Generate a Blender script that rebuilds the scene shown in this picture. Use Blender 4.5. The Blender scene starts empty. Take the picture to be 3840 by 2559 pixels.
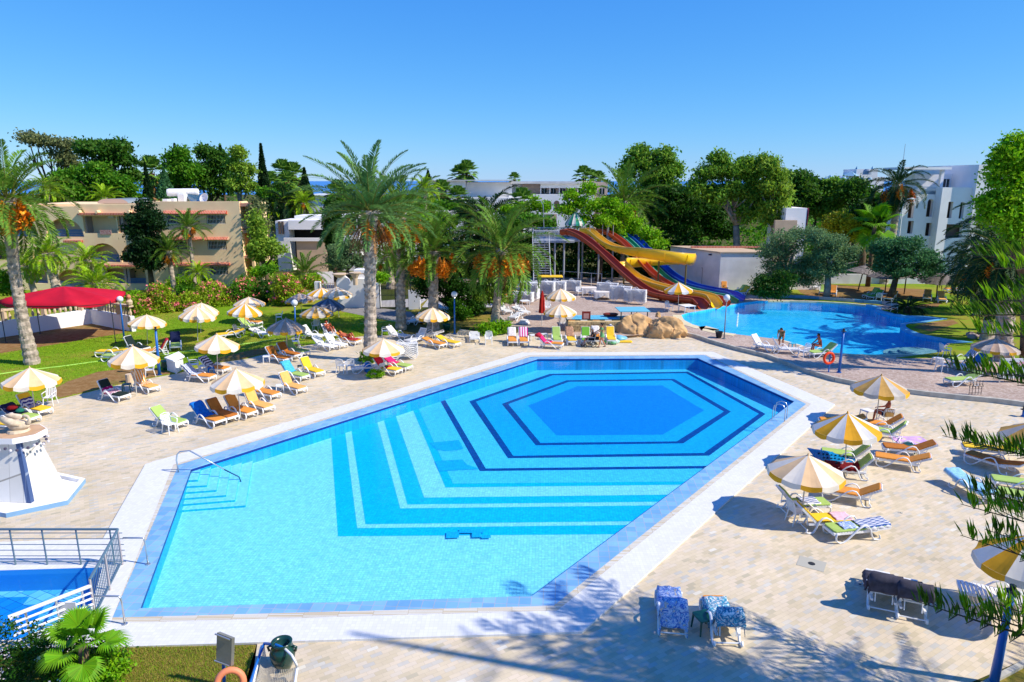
import bpy, bmesh, math, random
import numpy as np
from mathutils import Vector, Matrix
from mathutils import noise as NZ
from mathutils.geometry import tessellate_polygon
R = math.radians
random.seed(7)
SC = bpy.context.scene
COL = SC.collection
# ---------------------------------------------------------------- camera, sky, sun, exposure
CAM_H = 11.0
PITCH = R(13.0)
FOC = 2600.0            # focal length in pixels of a 3840 px wide picture
cam = bpy.data.objects.new('camera', bpy.data.cameras.new('camera'))
COL.objects.link(cam)
cam.location = (0, 0, CAM_H)
cam.rotation_euler = (math.pi/2 - PITCH, 0, 0)
cam.data.sensor_width = 36.0
cam.data.lens = FOC/3840*36
cam.data.clip_start = 0.1
cam.data.clip_end = 60000
SC.camera = cam
SUN_EL, SUN_AZ = R(43), R(105)      # azimuth clockwise from +Y (the view direction)
world = bpy.data.worlds.new('World'); SC.world = world; world.use_nodes = True
wn = world.node_tree; wn.nodes.clear()
wo = wn.nodes.new('ShaderNodeOutputWorld'); wb = wn.nodes.new('ShaderNodeBackground')
ws = wn.nodes.new('ShaderNodeTexSky'); ws.sky_type = 'NISHITA'; ws.sun_disc = False
ws.sun_elevation = SUN_EL; ws.sun_rotation = SUN_AZ
ws.altitude = 0; ws.air_density = 1.0; ws.dust_density = 0.0; ws.ozone_density = 3.0
# the picture's sky is a deep, saturated blue: each channel of the physical sky gets its own contrast
wsep = wn.nodes.new('ShaderNodeSeparateColor'); wcmb = wn.nodes.new('ShaderNodeCombineColor')
wn.links.new(ws.outputs[0], wsep.inputs[0])
for i, (pw, kk) in enumerate(((1.2, .031), (.78, .122), (.33, .475))):
    m1 = wn.nodes.new('ShaderNodeMath'); m1.operation = 'POWER'; m1.inputs[1].default_value = pw
    m2 = wn.nodes.new('ShaderNodeMath'); m2.operation = 'MULTIPLY'; m2.inputs[1].default_value = kk/(.1*2**.25)
    wn.links.new(wsep.outputs[i], m1.inputs[0]); wn.links.new(m1.outputs[0], m2.inputs[0]); wn.links.new(m2.outputs[0], wcmb.inputs[i])
wn.links.new(wcmb.outputs[0], wb.inputs['Color'])
wb.inputs['Strength'].default_value = 0.1
wn.links.new(wb.outputs[0], wo.inputs['Surface'])
sl = bpy.data.lights.new('sun', 'SUN'); sl.energy = 4.4; sl.angle = R(0.5); sl.color = (1.0, 0.92, 0.79)
so = bpy.data.objects.new('sun', sl); COL.objects.link(so)
sd = Vector((math.sin(SUN_AZ)*math.cos(SUN_EL), math.cos(SUN_AZ)*math.cos(SUN_EL), math.sin(SUN_EL)))
so.rotation_euler = sd.to_track_quat('Z', 'Y').to_euler()
so.location = (30, 0, 40)
SC.view_settings.view_transform = 'Standard'; SC.view_settings.look = 'None'
SC.view_settings.exposure = 0.45; SC.view_settings.gamma = 1.0
SC.cycles.max_bounces = 8; SC.cycles.transparent_max_bounces = 12
SC.cycles.use_denoising = True

# ---------------------------------------------------------------- picture measurements -> world
REG = dict(A=(0,1050), B=(900,1050), C=(1800,1000), D=(2880,1000), E=(0,1500), F=(2880,1400), H=(0,1920),
           I=(700,1919), J=(2200,1919), K=(2880,1919), W=(0,480), X=(960,480), Y=(1920,480), Z=(2880,480),
           P=(1150,1400), Q=(1950,1480), S=(1900,760))
REG2 = dict(M=(3400,800), N=(3400,1240), L=(0,1300))
def src(r, x, y):
    if r in REG: o = REG[r]; return o[0]+x/2.45, o[1]+y/2.45
    if r in REG2: o = REG2[r]; return o[0]+x/3.5636, o[1]+y/3.5636
    return x*1.632, y*1.632          # 'O': the whole picture at 2353 px
CP, SP = math.cos(PITCH), math.sin(PITCH)
def ray(r, x, y):
    sx, sy = src(r, x, y)
    a, b = (sx-1920)/FOC, (1279.5-sy)/FOC
    return Vector((a, CP+b*SP, -SP+b*CP))
def G(r, x, y, z=0.0):
    d = ray(r, x, y); return Vector((0,0,CAM_H)) + d*((z-CAM_H)/d.z)
def GS(r, x, y, a, b):               # onto the sloping plane z = a + b*Y
    d = ray(r, x, y); t = (a-CAM_H)/(d.z-b*d.y); return Vector((0,0,CAM_H)) + d*t
def P3(r, x, y, Y):
    d = ray(r, x, y); return Vector((0,0,CAM_H)) + d*(Y/d.y)

# ---------------------------------------------------------------- object helpers
def tag(o, label=None, cat=None, group=None, kind=None):
    if label: o['label'] = label
    if cat: o['category'] = cat
    if group: o['group'] = group
    if kind: o['kind'] = kind
    return o
def thing(name, label, cat, loc=(0,0,0), rz=0, group=None):
    o = bpy.data.objects.new(name, None); COL.objects.link(o)
    o.location = loc; o.rotation_euler = (0,0,rz); o.empty_display_size = .1
    return tag(o, label, cat, group)
def link(name, me, parent=None):
    o = bpy.data.objects.new(name, me); COL.objects.link(o)
    if parent is not None: o.parent = parent
    return o
def dup(root, loc=None, rz=None, label=None, group=None, scale=None):
    r = root.copy(); COL.objects.link(r)
    if loc is not None: r.location = loc
    if rz is not None: r.rotation_euler = (0,0,rz)
    if scale is not None: r.scale = (scale,)*3 if isinstance(scale,(int,float)) else scale
    if label: r['label'] = label
    if group: r['group'] = group
    for ch in KIDS(root):
        c = ch.copy(); COL.objects.link(c); c.parent = r
        for g in KIDS(ch):
            d = g.copy(); COL.objects.link(d); d.parent = c
    return r
_kids = {}
def KIDS(o): return list(_kids.get(o, [])) if o in _kids else list(o.children)
def snap(root):                       # remembers a prototype's tree (cheap lookups)
    ch = list(root.children); _kids[root] = ch
    for c in ch: _kids[c] = list(c.children)
    return root

class MB:
    def __init__(s): s.v=[]; s.f=[]; s.m=[]
    def add(s, vs, fs, m=0):
        b=len(s.v); s.v += [tuple(v) for v in vs]; s.f += [tuple(b+i for i in f) for f in fs]; s.m += [m]*len(fs); return s
    def poly(s, pts, m=0): return s.add(pts, [tuple(range(len(pts)))], m)
    def box(s, x0,y0,z0,x1,y1,z1, m=0, M=None):
        vs=[Vector(p) for p in ((x0,y0,z0),(x1,y0,z0),(x1,y1,z0),(x0,y1,z0),(x0,y0,z1),(x1,y0,z1),(x1,y1,z1),(x0,y1,z1))]
        if M is not None: vs=[M@v for v in vs]
        return s.add(vs, [(0,3,2,1),(4,5,6,7),(0,1,5,4),(1,2,6,5),(2,3,7,6),(3,0,4,7)], m)
    def rbox(s, x0,y0,z0,x1,y1,z1, r, m=0):      # box with chamfered vertical edges
        pts=[(x0+r,y0),(x1-r,y0),(x1,y0+r),(x1,y1-r),(x1-r,y1),(x0+r,y1),(x0,y1-r),(x0,y0+r)]
        return s.prism(pts, z0, z1, m)
    def prism(s, pts, z0, z1, m=0, ms=None):
        n=len(pts); ms = m if ms is None else ms
        a = sum(pts[i][0]*pts[(i+1)%n][1]-pts[(i+1)%n][0]*pts[i][1] for i in range(n))
        if a < 0: pts = list(reversed(pts))
        vs=[(p[0],p[1],z0) for p in pts]+[(p[0],p[1],z1) for p in pts]
        s.add(vs, [tuple(range(n-1,-1,-1)), tuple(range(n,2*n))], m)
        b=len(s.v)-2*n
        for i in range(n):
            j=(i+1)%n; s.f.append((b+i,b+j,b+n+j,b+n+i)); s.m.append(ms)
        return s
    def tube(s, path, rad, n=8, m=0, cap=True, sx=1.0, sy=1.0, up=None):
        P=[Vector(p) for p in path]; k=len(P)
        if not isinstance(rad,(list,tuple)): rad=[rad]*k
        T=[(P[min(i+1,k-1)]-P[max(i-1,0)]).normalized() for i in range(k)]
        u = Vector(up) if up else (Vector((0,0,1)) if abs(T[0].z)<.9 else Vector((1,0,0)))
        vs=[]
        for i in range(k):
            b=T[i].cross(u)
            if b.length<1e-4: b=T[i].orthogonal()
            b.normalize(); c=b.cross(T[i]).normalized(); u=c if not up else u
            for j in range(n):
                a=2*math.pi*j/n+math.pi/n
                vs.append(P[i]+b*(math.cos(a)*rad[i]*sx)+c*(math.sin(a)*rad[i]*sy))
        fs=[]
        for i in range(k-1):
            for j in range(n):
                q=(j+1)%n; fs.append((i*n+j,i*n+q,(i+1)*n+q,(i+1)*n+j))
        if cap: fs += [tuple(range(n-1,-1,-1)), tuple((k-1)*n+j for j in range(n))]
        return s.add(vs, fs, m)
    def lathe(s, prof, n=16, m=0, loc=(0,0,0), sx=1, sy=1):
        vs=[]; k=len(prof)
        for (r,z) in prof:
            for j in range(n):
                a=2*math.pi*j/n; vs.append((loc[0]+r*math.cos(a)*sx, loc[1]+r*math.sin(a)*sy, loc[2]+z))
        fs=[(i*n+j,i*n+(j+1)%n,(i+1)*n+(j+1)%n,(i+1)*n+j) for i in range(k-1) for j in range(n)]
        if prof[0][0]>1e-4: fs.append(tuple(range(n-1,-1,-1)))
        if prof[-1][0]>1e-4: fs.append(tuple((k-1)*n+j for j in range(n)))
        return s.add(vs, fs, m)
    def sheet(s, loops, z, m=0):      # outer loop + holes at height z (number or function of the point)
        zz = z if callable(z) else (lambda p: z)
        L=[[Vector((p[0],p[1],0)) for p in l] for l in loops]
        flat=[p for l in L for p in l]
        tr=tessellate_polygon(L)
        vs=[(p.x,p.y,zz(p)) for p in flat]; fs=[]
        for t in tr:
            a,b,c=[flat[i] for i in t]
            ar=(b.x-a.x)*(c.y-a.y)-(c.x-a.x)*(b.y-a.y)
            if abs(ar)<1e-7: continue
            fs.append(tuple(t) if ar>0 else tuple(reversed(t)))
        return s.add(vs, fs, m)
    def skirt(s, loop, z0, z1, m=0, closed=True, inward=False):
        n=len(loop); f0=z0 if callable(z0) else (lambda p:z0); f1=z1 if callable(z1) else (lambda p:z1)
        a = sum(loop[i][0]*loop[(i+1)%n][1]-loop[(i+1)%n][0]*loop[i][1] for i in range(n))
        if (a<0) != inward: loop=list(reversed(loop))
        lp=[Vector((p[0],p[1],0)) for p in loop]
        for i in range(n if closed else n-1):
            p,q=lp[i],lp[(i+1)%n]
            s.add([(p.x,p.y,f0(p)),(q.x,q.y,f0(q)),(q.x,q.y,f1(q)),(p.x,p.y,f1(p))],[(0,1,2,3)],m)
        return s
    def build(s, name, mats, parent=None, smooth=False, loc=None, bevel=0, weld=False):
        me=bpy.data.meshes.new(name); me.from_pydata(s.v,[],s.f)
        if not isinstance(mats,(list,tuple)): mats=[mats]
        for m in mats: me.materials.append(m)
        if len(mats)>1: me.polygons.foreach_set('material_index', s.m)
        if weld:
            bm=bmesh.new(); bm.from_mesh(me); bmesh.ops.remove_doubles(bm,verts=bm.verts,dist=1e-4); bm.to_mesh(me); bm.free()
        if smooth: me.polygons.foreach_set('use_smooth',[True]*len(me.polygons))
        me.update(); o=link(name, me, parent)
        if loc is not None: o.location=loc
        if bevel:
            b=o.modifiers.new('bevel','BEVEL'); b.width=bevel; b.segments=2; b.limit_method='ANGLE'; b.angle_limit=R(40)
        return o
def np_mesh(name, V, nper, mat, parent=None, smooth=False):   # V: (N, nper, 3) separate faces
    n=V.shape[0]; me=bpy.data.meshes.new(name)
    me.vertices.add(n*nper); me.vertices.foreach_set('co', V.reshape(-1).astype(np.float32))
    me.loops.add(n*nper); me.loops.foreach_set('vertex_index', np.arange(n*nper,dtype=np.int32))
    me.polygons.add(n); me.polygons.foreach_set('loop_start', np.arange(0,n*nper,nper,dtype=np.int32))
    me.polygons.foreach_set('loop_total', np.full(n,nper,dtype=np.int32))
    me.materials.append(mat); me.update(calc_edges=True); me.validate()
    return link(name, me, parent) if parent is not False else me

# ---------------------------------------------------------------- materials
def lin(r,g,b,k=1.0):
    f=lambda c: ((c/255)/12.92 if c/255<=.04045 else ((c/255+.055)/1.055)**2.4)
    return (f(r)*k, f(g)*k, f(b)*k, 1)
_mats={}
def mat(name, col, rough=.7, var=0.0, vs=3.0, bump=0.0, bs=20.0, metal=0.0, spec=.3, isl=0.0, trans=0.0, hue=0.0, col2=None):
    if name in _mats: return _mats[name]
    m=bpy.data.materials.new(name); m.use_nodes=True; nt=m.node_tree; N=nt.nodes; K=nt.links
    b=N['Principled BSDF']; b.inputs['Roughness'].default_value=rough; b.inputs['Metallic'].default_value=metal
    b.inputs['Specular IOR Level'].default_value=spec
    c0=col; tc=N.new('ShaderNodeTexCoord'); out=None
    rgb=N.new('ShaderNodeRGB'); rgb.outputs[0].default_value=c0; cur=rgb.outputs[0]
    if col2 is not None or var:
        nz=N.new('ShaderNodeTexNoise'); nz.inputs['Scale'].default_value=vs; nz.inputs['Detail'].default_value=4
        K.new(tc.outputs['Object'], nz.inputs['Vector'])
        mx=N.new('ShaderNodeMix'); mx.data_type='RGBA'
        rp=N.new('ShaderNodeValToRGB'); rp.color_ramp.elements[0].position=.38; rp.color_ramp.elements[1].position=.62
        K.new(nz.outputs[0], rp.inputs[0]); K.new(rp.outputs[0], mx.inputs[0])
        ca = tuple(c*(1-var) for c in c0[:3])+(1,)
        cb = col2 if col2 is not None else tuple(min(1,c*(1+var)) for c in c0[:3])+(1,)
        mx.inputs[6].default_value=ca; mx.inputs[7].default_value=cb; cur=mx.outputs[2]
    if isl:
        ge=N.new('ShaderNodeNewGeometry'); hs=N.new('ShaderNodeHueSaturation')
        mr=N.new('ShaderNodeMapRange'); mr.inputs[3].default_value=1-isl; mr.inputs[4].default_value=1+isl
        K.new(ge.outputs['Random Per Island'], mr.inputs[0]); K.new(mr.outputs[0], hs.inputs['Value'])
        if hue:
            ml=N.new('ShaderNodeMath'); ml.operation='MULTIPLY'; ml.inputs[1].default_value=7.31
            fr=N.new('ShaderNodeMath'); fr.operation='FRACT'
            K.new(ge.outputs['Random Per Island'], ml.inputs[0]); K.new(ml.outputs[0], fr.inputs[0])
            m2=N.new('ShaderNodeMapRange'); m2.inputs[3].default_value=.5-hue; m2.inputs[4].default_value=.5+hue
            K.new(fr.outputs[0], m2.inputs[0]); K.new(m2.outputs[0], hs.inputs['Hue'])
        K.new(cur, hs.inputs['Color']); cur=hs.outputs[0]
    K.new(cur, b.inputs['Base Color'])
    if bump:
        nb=N.new('ShaderNodeTexNoise'); nb.inputs['Scale'].default_value=bs; nb.inputs['Detail'].default_value=3
        K.new(tc.outputs['Object'], nb.inputs['Vector'])
        bp=N.new('ShaderNodeBump'); bp.inputs['Strength'].default_value=bump; bp.inputs['Distance'].default_value=.03
        K.new(nb.outputs[0], bp.inputs['Height']); K.new(bp.outputs[0], b.inputs['Normal'])
    if trans:
        tr=N.new('ShaderNodeBsdfTranslucent'); ms=N.new('ShaderNodeMixShader'); ms.inputs[0].default_value=trans
        K.new(cur, tr.inputs['Color']); K.new(b.outputs[0], ms.inputs[1]); K.new(tr.outputs[0], ms.inputs[2])
        K.new(ms.outputs[0], N['Material Output'].inputs['Surface'])
    _mats[name]=m; return m
def brick_mat(name, stops, w, h, rot=0, mortar=.004, mcol=None, rough=.6, stain_or_glint=0.0, stain_or_glint_scale=.3, offset=.5, spec=.3, bump=0.0, stcol=None):
    """tiles whose colour varies tile by tile along a ramp of stops"""
    m=bpy.data.materials.new(name); m.use_nodes=True; nt=m.node_tree; N=nt.nodes; K=nt.links
    b=N['Principled BSDF']; b.inputs['Roughness'].default_value=rough; b.inputs['Specular IOR Level'].default_value=spec
    tc=N.new('ShaderNodeTexCoord'); mp=N.new('ShaderNodeMapping'); mp.inputs['Rotation'].default_value=(0,0,rot)
    K.new(tc.outputs['Object'], mp.inputs[0])
    br=N.new('ShaderNodeTexBrick'); br.offset=offset
    br.inputs['Color1'].default_value=(0,0,0,1); br.inputs['Color2'].default_value=(1,1,1,1); br.inputs['Mortar'].default_value=(.5,.5,.5,1)
    br.inputs['Scale'].default_value=1.0; br.inputs['Brick Width'].default_value=w; br.inputs['Row Height'].default_value=h
    br.inputs['Mortar Size'].default_value=mortar; br.inputs['Mortar Smooth'].default_value=.1
    K.new(mp.outputs[0], br.inputs['Vector'])
    rp=N.new('ShaderNodeValToRGB'); cr=rp.color_ramp
    while len(cr.elements)<len(stops): cr.elements.new(.5)
    for e,(p,c) in zip(cr.elements, stops): e.position=p; e.color=c
    K.new(br.outputs['Color'], rp.inputs[0])
    mx=N.new('ShaderNodeMix'); mx.data_type='RGBA'; K.new(br.outputs['Fac'], mx.inputs[0]); K.new(rp.outputs[0], mx.inputs[6])
    mx.inputs[7].default_value = mcol or (.3,.27,.22,1); cur=mx.outputs[2]
    if stain_or_glint:
        nz=N.new('ShaderNodeTexNoise'); nz.inputs['Scale'].default_value=stain_or_glint_scale; nz.inputs['Detail'].default_value=6; nz.inputs['Roughness'].default_value=.65
        K.new(tc.outputs['Object'], nz.inputs['Vector'])
        r2=N.new('ShaderNodeValToRGB'); r2.color_ramp.elements[0].position=.35; r2.color_ramp.elements[1].position=.65
        K.new(nz.outputs[0], r2.inputs[0])
        m2=N.new('ShaderNodeMix'); m2.data_type='RGBA'; m2.blend_type='MULTIPLY'; m2.inputs[0].default_value=stain_or_glint
        mc=N.new('ShaderNodeMix'); mc.data_type='RGBA'; mc.inputs[6].default_value=stcol or (.62,.6,.58,1); mc.inputs[7].default_value=(1,1,1,1)
        K.new(r2.outputs[0], mc.inputs[0]); K.new(cur, m2.inputs[6]); K.new(mc.outputs[2], m2.inputs[7]); cur=m2.outputs[2]
    K.new(cur, b.inputs['Base Color'])
    if bump:
        bp=N.new('ShaderNodeBump'); bp.inputs['Strength'].default_value=bump; bp.inputs['Distance'].default_value=.01; bp.invert=True
        K.new(br.outputs['Fac'], bp.inputs['Height']); K.new(bp.outputs[0], b.inputs['Normal'])
    return m
def water_mat(name, tint, wave=6.0, strength=.12, gloss=1.33, dist=.02, caustic_tint=0):
    m=bpy.data.materials.new(name); m.use_nodes=True; nt=m.node_tree; N=nt.nodes; K=nt.links; N.remove(N['Principled BSDF'])
    t=N.new('ShaderNodeBsdfTransparent'); t.inputs[0].default_value=tint
    g=N.new('ShaderNodeBsdfGlossy'); g.inputs['Roughness'].default_value=.03
    fr=N.new('ShaderNodeFresnel'); fr.inputs['IOR'].default_value=gloss
    tc=N.new('ShaderNodeTexCoord'); nz=N.new('ShaderNodeTexNoise'); nz.inputs['Scale'].default_value=wave; nz.inputs['Detail'].default_value=3
    bp=N.new('ShaderNodeBump'); bp.inputs['Strength'].default_value=strength; bp.inputs['Distance'].default_value=dist
    K.new(tc.outputs['Object'], nz.inputs['Vector']); K.new(nz.outputs[0], bp.inputs['Height'])
    if caustic_tint:                          # noise in the tint imitates caustic light with clearer and darker patches
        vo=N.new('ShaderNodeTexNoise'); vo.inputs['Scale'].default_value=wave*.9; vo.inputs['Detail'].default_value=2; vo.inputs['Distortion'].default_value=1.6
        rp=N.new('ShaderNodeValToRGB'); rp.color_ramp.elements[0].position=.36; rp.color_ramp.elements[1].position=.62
        rp.color_ramp.elements[0].color=tuple(c*(caustic_tint+(1-caustic_tint)*(.35+.5*i/2)) for i,c in enumerate(tint[:3]))+(1,); rp.color_ramp.elements[1].color=tint
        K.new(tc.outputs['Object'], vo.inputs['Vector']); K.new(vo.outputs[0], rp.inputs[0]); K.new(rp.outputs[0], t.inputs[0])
    K.new(bp.outputs[0], g.inputs['Normal']); K.new(bp.outputs[0], fr.inputs['Normal'])
    ms=N.new('ShaderNodeMixShader'); K.new(fr.outputs[0], ms.inputs[0]); K.new(t.outputs[0], ms.inputs[1]); K.new(g.outputs[0], ms.inputs[2])
    K.new(ms.outputs[0], N['Material Output'].inputs['Surface']); return m
WHITE = mat('white_plastic', lin(245,245,245,.86), .45, spec=.4)
WPAINT = mat('white_paint', lin(240,240,240,.8), .8, var=.06, vs=2)
METAL = mat('steel', (.55,.58,.6,1), .3, metal=.8)
# ================================================================ SETTING
def xy(v): return (v[0], v[1])
# --- main pool outlines (water edge, blue coping, white border)
water = [G('O',439,1079,.03), G('O',1234,826,.03), G('O',1603,824,.03), G('O',1825,924,.03), G('O',1222,1372,.03), G('O',322,1400,.03)]
blue  = [G('E',1640,600,.05), G('C',470,830,.05), G('C',2065,815,.05), G('D',350,1265,.05), G('O',1272,1393,.05), G('H',1035,975,.05)]
cream = [G('O',398,1069,.05), G('O',1216,816.5,.05), G('O',1622,815.5,.05), G('O',1864,929,.05), G('O',1280,1404,.05), G('H',1015,1025,.05)]
white = [G('E',1335,590,.06), G('C',385,790,.06), G('C',2140,783,.06), G('D',615,1265,.06), G('O',1338,1452,.06), G('H',1045,1240,.06),
         G('H',-900,1262,.06), G('E',-900,1335,.06), G('E',945,1275,.06)]
small = [G('H',-900,565,.06), G('H',938,510,.06), G('H',830,905,.06), G('H',-100,1340,.06), G('H',-900,1660,.06)]
water=[xy(p) for p in water]; blue=[xy(p) for p in blue]; cream=[xy(p) for p in cream]; white=[xy(p) for p in white]; small=[xy(p) for p in small]
small[3]=(small[3][0],small[3][1])
T=.2                                   # level of the upper terrace
# --- curved pool
p2px=[('S',1600,1035),('S',1625,1080),('S',1700,1120),('S',1800,1150),('S',1900,1180),('C',2010,555),('C',2100,580),('C',2220,605),('C',2352,622),
      ('D',100,668),('D',220,700),('D',340,735),('D',470,768),('D',620,795),('D',800,808),('D',980,812),('D',1150,806),('D',1320,806),('D',1500,815),('D',1590,812),
      ('D',1600,740),('D',1660,700),('D',1830,697),('D',1640,680),('D',1500,655),('D',1360,625),('D',1270,590),('D',1222,560),('D',1218,535),('D',1260,520),('D',1400,512),
      ('D',1600,482),('D',1450,468),('D',1250,458),('D',1120,436),('D',1020,412),('D',990,395),('D',1010,378),('D',900,355),('D',700,336),('D',450,322),('D',200,316),('D',0,316),
      ('S',2300,905),('S',2150,925),('S',1950,962),('S',1760,1000),('S',1660,1015)]
pool2=[xy(G(*p,T)) for p in p2px]
# --- upper terrace outline (kerb in front)
kerb=[('C',1850,600),('C',1990,632),('C',2130,680),('C',2352,742),('D',0,812),('D',200,887),('D',400,962),('D',620,1025),('D',850,1070),('D',1050,1100),('D',1250,1128),('D',1480,1157),('D',1700,1180),('D',1900,1200),('D',2100,1218),('D',2352,1250),('D',2900,1300)]
kerbp=[xy(G(*p,T)) for p in kerb]
tl=[('C',1300,640),('C',800,640),('C',455,612),('C',440,555),('C',270,548),('C',170,440),('C',190,330)]
terr=kerbp+[(60,20),(60,90),(16,90),(16,79),(-9,79),(-9,66)]+list(reversed([xy(G(*p,T)) for p in tl]))

pav = brick_mat('stone_paving', [(0,lin(208,196,166,.84)),(.1,lin(228,210,174,.86)),(.45,lin(234,216,184,.88)),(.7,lin(238,219,190,.88)),(.88,lin(226,215,194,.86)),(.97,lin(212,208,196,.84)),(1,lin(242,234,214,.88))],
          .28,.125, rot=R(-32), mortar=.003, mcol=lin(214,196,166,.8), stain_or_glint=.85, stain_or_glint_scale=.35, rough=.75, stcol=(.76,.755,.74,1))
pink = brick_mat('pink_paving', [(0,lin(196,168,148,.74)),(.5,lin(216,190,170,.76)),(1,lin(228,208,190,.78))], .12,.12, mortar=.006, mcol=lin(200,180,165,.7), stain_or_glint=.6, stain_or_glint_scale=.4, rough=.8)
whitetile = brick_mat('white_tile', [(0,lin(238,237,232,.80)),(1,lin(246,245,241,.82))], .11,.11, mortar=.004, mcol=lin(225,225,222,.84), stain_or_glint=.35, stain_or_glint_scale=.6, offset=0, rough=.6, stcol=(.85,.84,.8,1))
creamt = brick_mat('cream_grating', [(0,lin(226,205,165,.8)),(.4,lin(240,232,214,.82)),(1,lin(246,246,240,.84))], .9,.04, mortar=.007, mcol=lin(205,190,160,.75), stain_or_glint=.3, offset=.0)
bluet = brick_mat('blue_coping_tile', [(0,lin(122,180,226,.85)),(.5,lin(134,190,235,.87)),(1,lin(146,200,240,.88))], .32,.32, rot=R(4), mortar=.008, mcol=lin(190,195,200,.75), stain_or_glint=.35, stain_or_glint_scale=.9, offset=0, rough=.4)
def ground_mat(name, c1, c2, c3, s1=.18, s2=2.5, p=.5):
    m=bpy.data.materials.new(name); m.use_nodes=True; nt=m.node_tree; N=nt.nodes; K=nt.links; b=N['Principled BSDF']; b.inputs['Roughness'].default_value=.95; b.inputs['Specular IOR Level'].default_value=.1
    tc=N.new('ShaderNodeTexCoord')
    a=N.new('ShaderNodeTexNoise'); a.inputs['Scale'].default_value=s1; a.inputs['Detail'].default_value=5; a.inputs['Roughness'].default_value=.6
    d=N.new('ShaderNodeTexNoise'); d.inputs['Scale'].default_value=s2; d.inputs['Detail'].default_value=6; d.inputs['Roughness'].default_value=.75
    for n in (a,d): K.new(tc.outputs['Object'], n.inputs['Vector'])
    ra=N.new('ShaderNodeValToRGB'); ra.color_ramp.elements[0].position=p-.06; ra.color_ramp.elements[1].position=p+.06
    K.new(a.outputs[0], ra.inputs[0]); m1=N.new('ShaderNodeMix'); m1.data_type='RGBA'; K.new(ra.outputs[0], m1.inputs[0]); m1.inputs[6].default_value=c1; m1.inputs[7].default_value=c2
    rd=N.new('ShaderNodeValToRGB'); rd.color_ramp.elements[0].position=.42; rd.color_ramp.elements[1].position=.68
    K.new(d.outputs[0], rd.inputs[0]); m2=N.new('ShaderNodeMix'); m2.data_type='RGBA'; K.new(rd.outputs[0], m2.inputs[0]); K.new(m1.outputs[2], m2.inputs[6]); m2.inputs[7].default_value=c3
    K.new(m2.outputs[2], b.inputs['Base Color'])
    bp=N.new('ShaderNodeBump'); bp.inputs['Strength'].default_value=.6; bp.inputs['Distance'].default_value=.05; K.new(d.outputs[0], bp.inputs['Height']); K.new(bp.outputs[0], b.inputs['Normal'])
    return m
lawnm = ground_mat('lawn', lin(116,150,24,.75), lin(168,150,62,.75), lin(134,176,30,.8), p=.5)
earthm = ground_mat('earth', lin(150,112,66,.75), lin(128,120,50,.7), lin(178,144,98,.75), s1=.3, p=.6)
drym = ground_mat('dry_grass', lin(160,140,66,.75), lin(178,150,84,.75), lin(104,124,32,.7), s1=.9, s2=3.2, p=.5)
landm = ground_mat('land', lin(88,98,40,.6), lin(140,124,76,.6), lin(70,88,26,.6), s1=.05, s2=.6)

def rect(x0,y0,x1,y1): return [(x0,y0),(x1,y0),(x1,y1),(x0,y1)]
# ground sheet to the sea, with openings for the three basins
tag(MB().sheet([rect(-900,-60,900,590), water, small, pool2], -.012).build('ground', landm), kind='structure')
tag(MB().sheet([rect(-30000,590,30000,40000)], -.6).build('sea', water_mat('sea_water',(0,0,0,1))), kind='structure')
sm=mat('sea_blue', lin(10,92,190,.75), .25, col2=lin(24,120,215,.8), vs=.01); bpy.data.objects['sea'].data.materials[0]=sm
# stone paving round the pools
pa=[xy(G('E',-700,145)), xy(G('E',0,100)), xy(G('A',260,1150)), xy(G('A',545,1095)), xy(G('A',800,1035)), xy(G('A',1000,985)), xy(G('A',1380,905)), xy(G('A',1620,862)), xy(G('A',1990,765)), xy(G('B',60,725)), xy(G('B',210,688)),
    xy(G('B',620,600)), xy(G('B',900,555)), xy(G('B',1110,520)), xy(G('B',1480,505)), xy(G('B',1900,500)), xy(G('C',-210,570)), xy(G('C',0,600)), xy(G('C',300,625)), xy(G('C',440,575)), xy(G('C',800,600)), xy(G('C',1500,605)), *[(p[0],p[1]+.06) for p in kerbp], (60,kerbp[-1][1]), (60,14.3), xy(G('K',2352,1360)), xy(G('K',1700,1640)), (10,12.5), (6,9), xy(G('I',600,1568)), xy(G('I',650,1210)), (-9.2,14.9), (-40,15.5), (-40,24)]
tag(MB().sheet([pa, white], 0.0).build('stone_paving', pav), kind='structure')
tag(MB().sheet([white, cream, small], .06).skirt(white,-.02,.06).build('pool_border_paving', whitetile), kind='structure')
tag(MB().sheet([cream, blue], .062).build('overflow_grating', creamt), kind='structure')
tag(MB().sheet([blue, water], .058).skirt(water,-.06,.058,inward=True).build('pool_coping', bluet), kind='structure')
# terrace
tag(MB().sheet([terr, pool2], T).build('upper_terrace', pink), kind='structure')
kc=mat('kerb_concrete', lin(205,200,185,.75), .85, var=.12, vs=3)
kb=MB()
lo=[Vector((p[0],p[1],0)) for p in kerbp]
for i in range(len(lo)-1):
    a,b=lo[i],lo[i+1]; d=(b-a).normalized(); n=Vector((d.y,-d.x,0))*.1
    kb.add([(a-n*.8)+Vector((0,0,-.01)),(b-n*.8)+Vector((0,0,-.01)),(b+n)+Vector((0,0,-.01)),(a+n)+Vector((0,0,-.01)),(a-n*.8)+Vector((0,0,T+.05)),(b-n*.8)+Vector((0,0,T+.05)),(b+n)+Vector((0,0,T+.05)),(a+n)+Vector((0,0,T+.05))],[(4,5,6,7),(0,1,5,4),(3,7,6,2),(0,4,7,3),(1,2,6,5)])
tag(kb.build('terrace_kerb', kc), kind='structure')
tl2=[xy(G(*p,T)) for p in tl]
b=MB()
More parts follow.
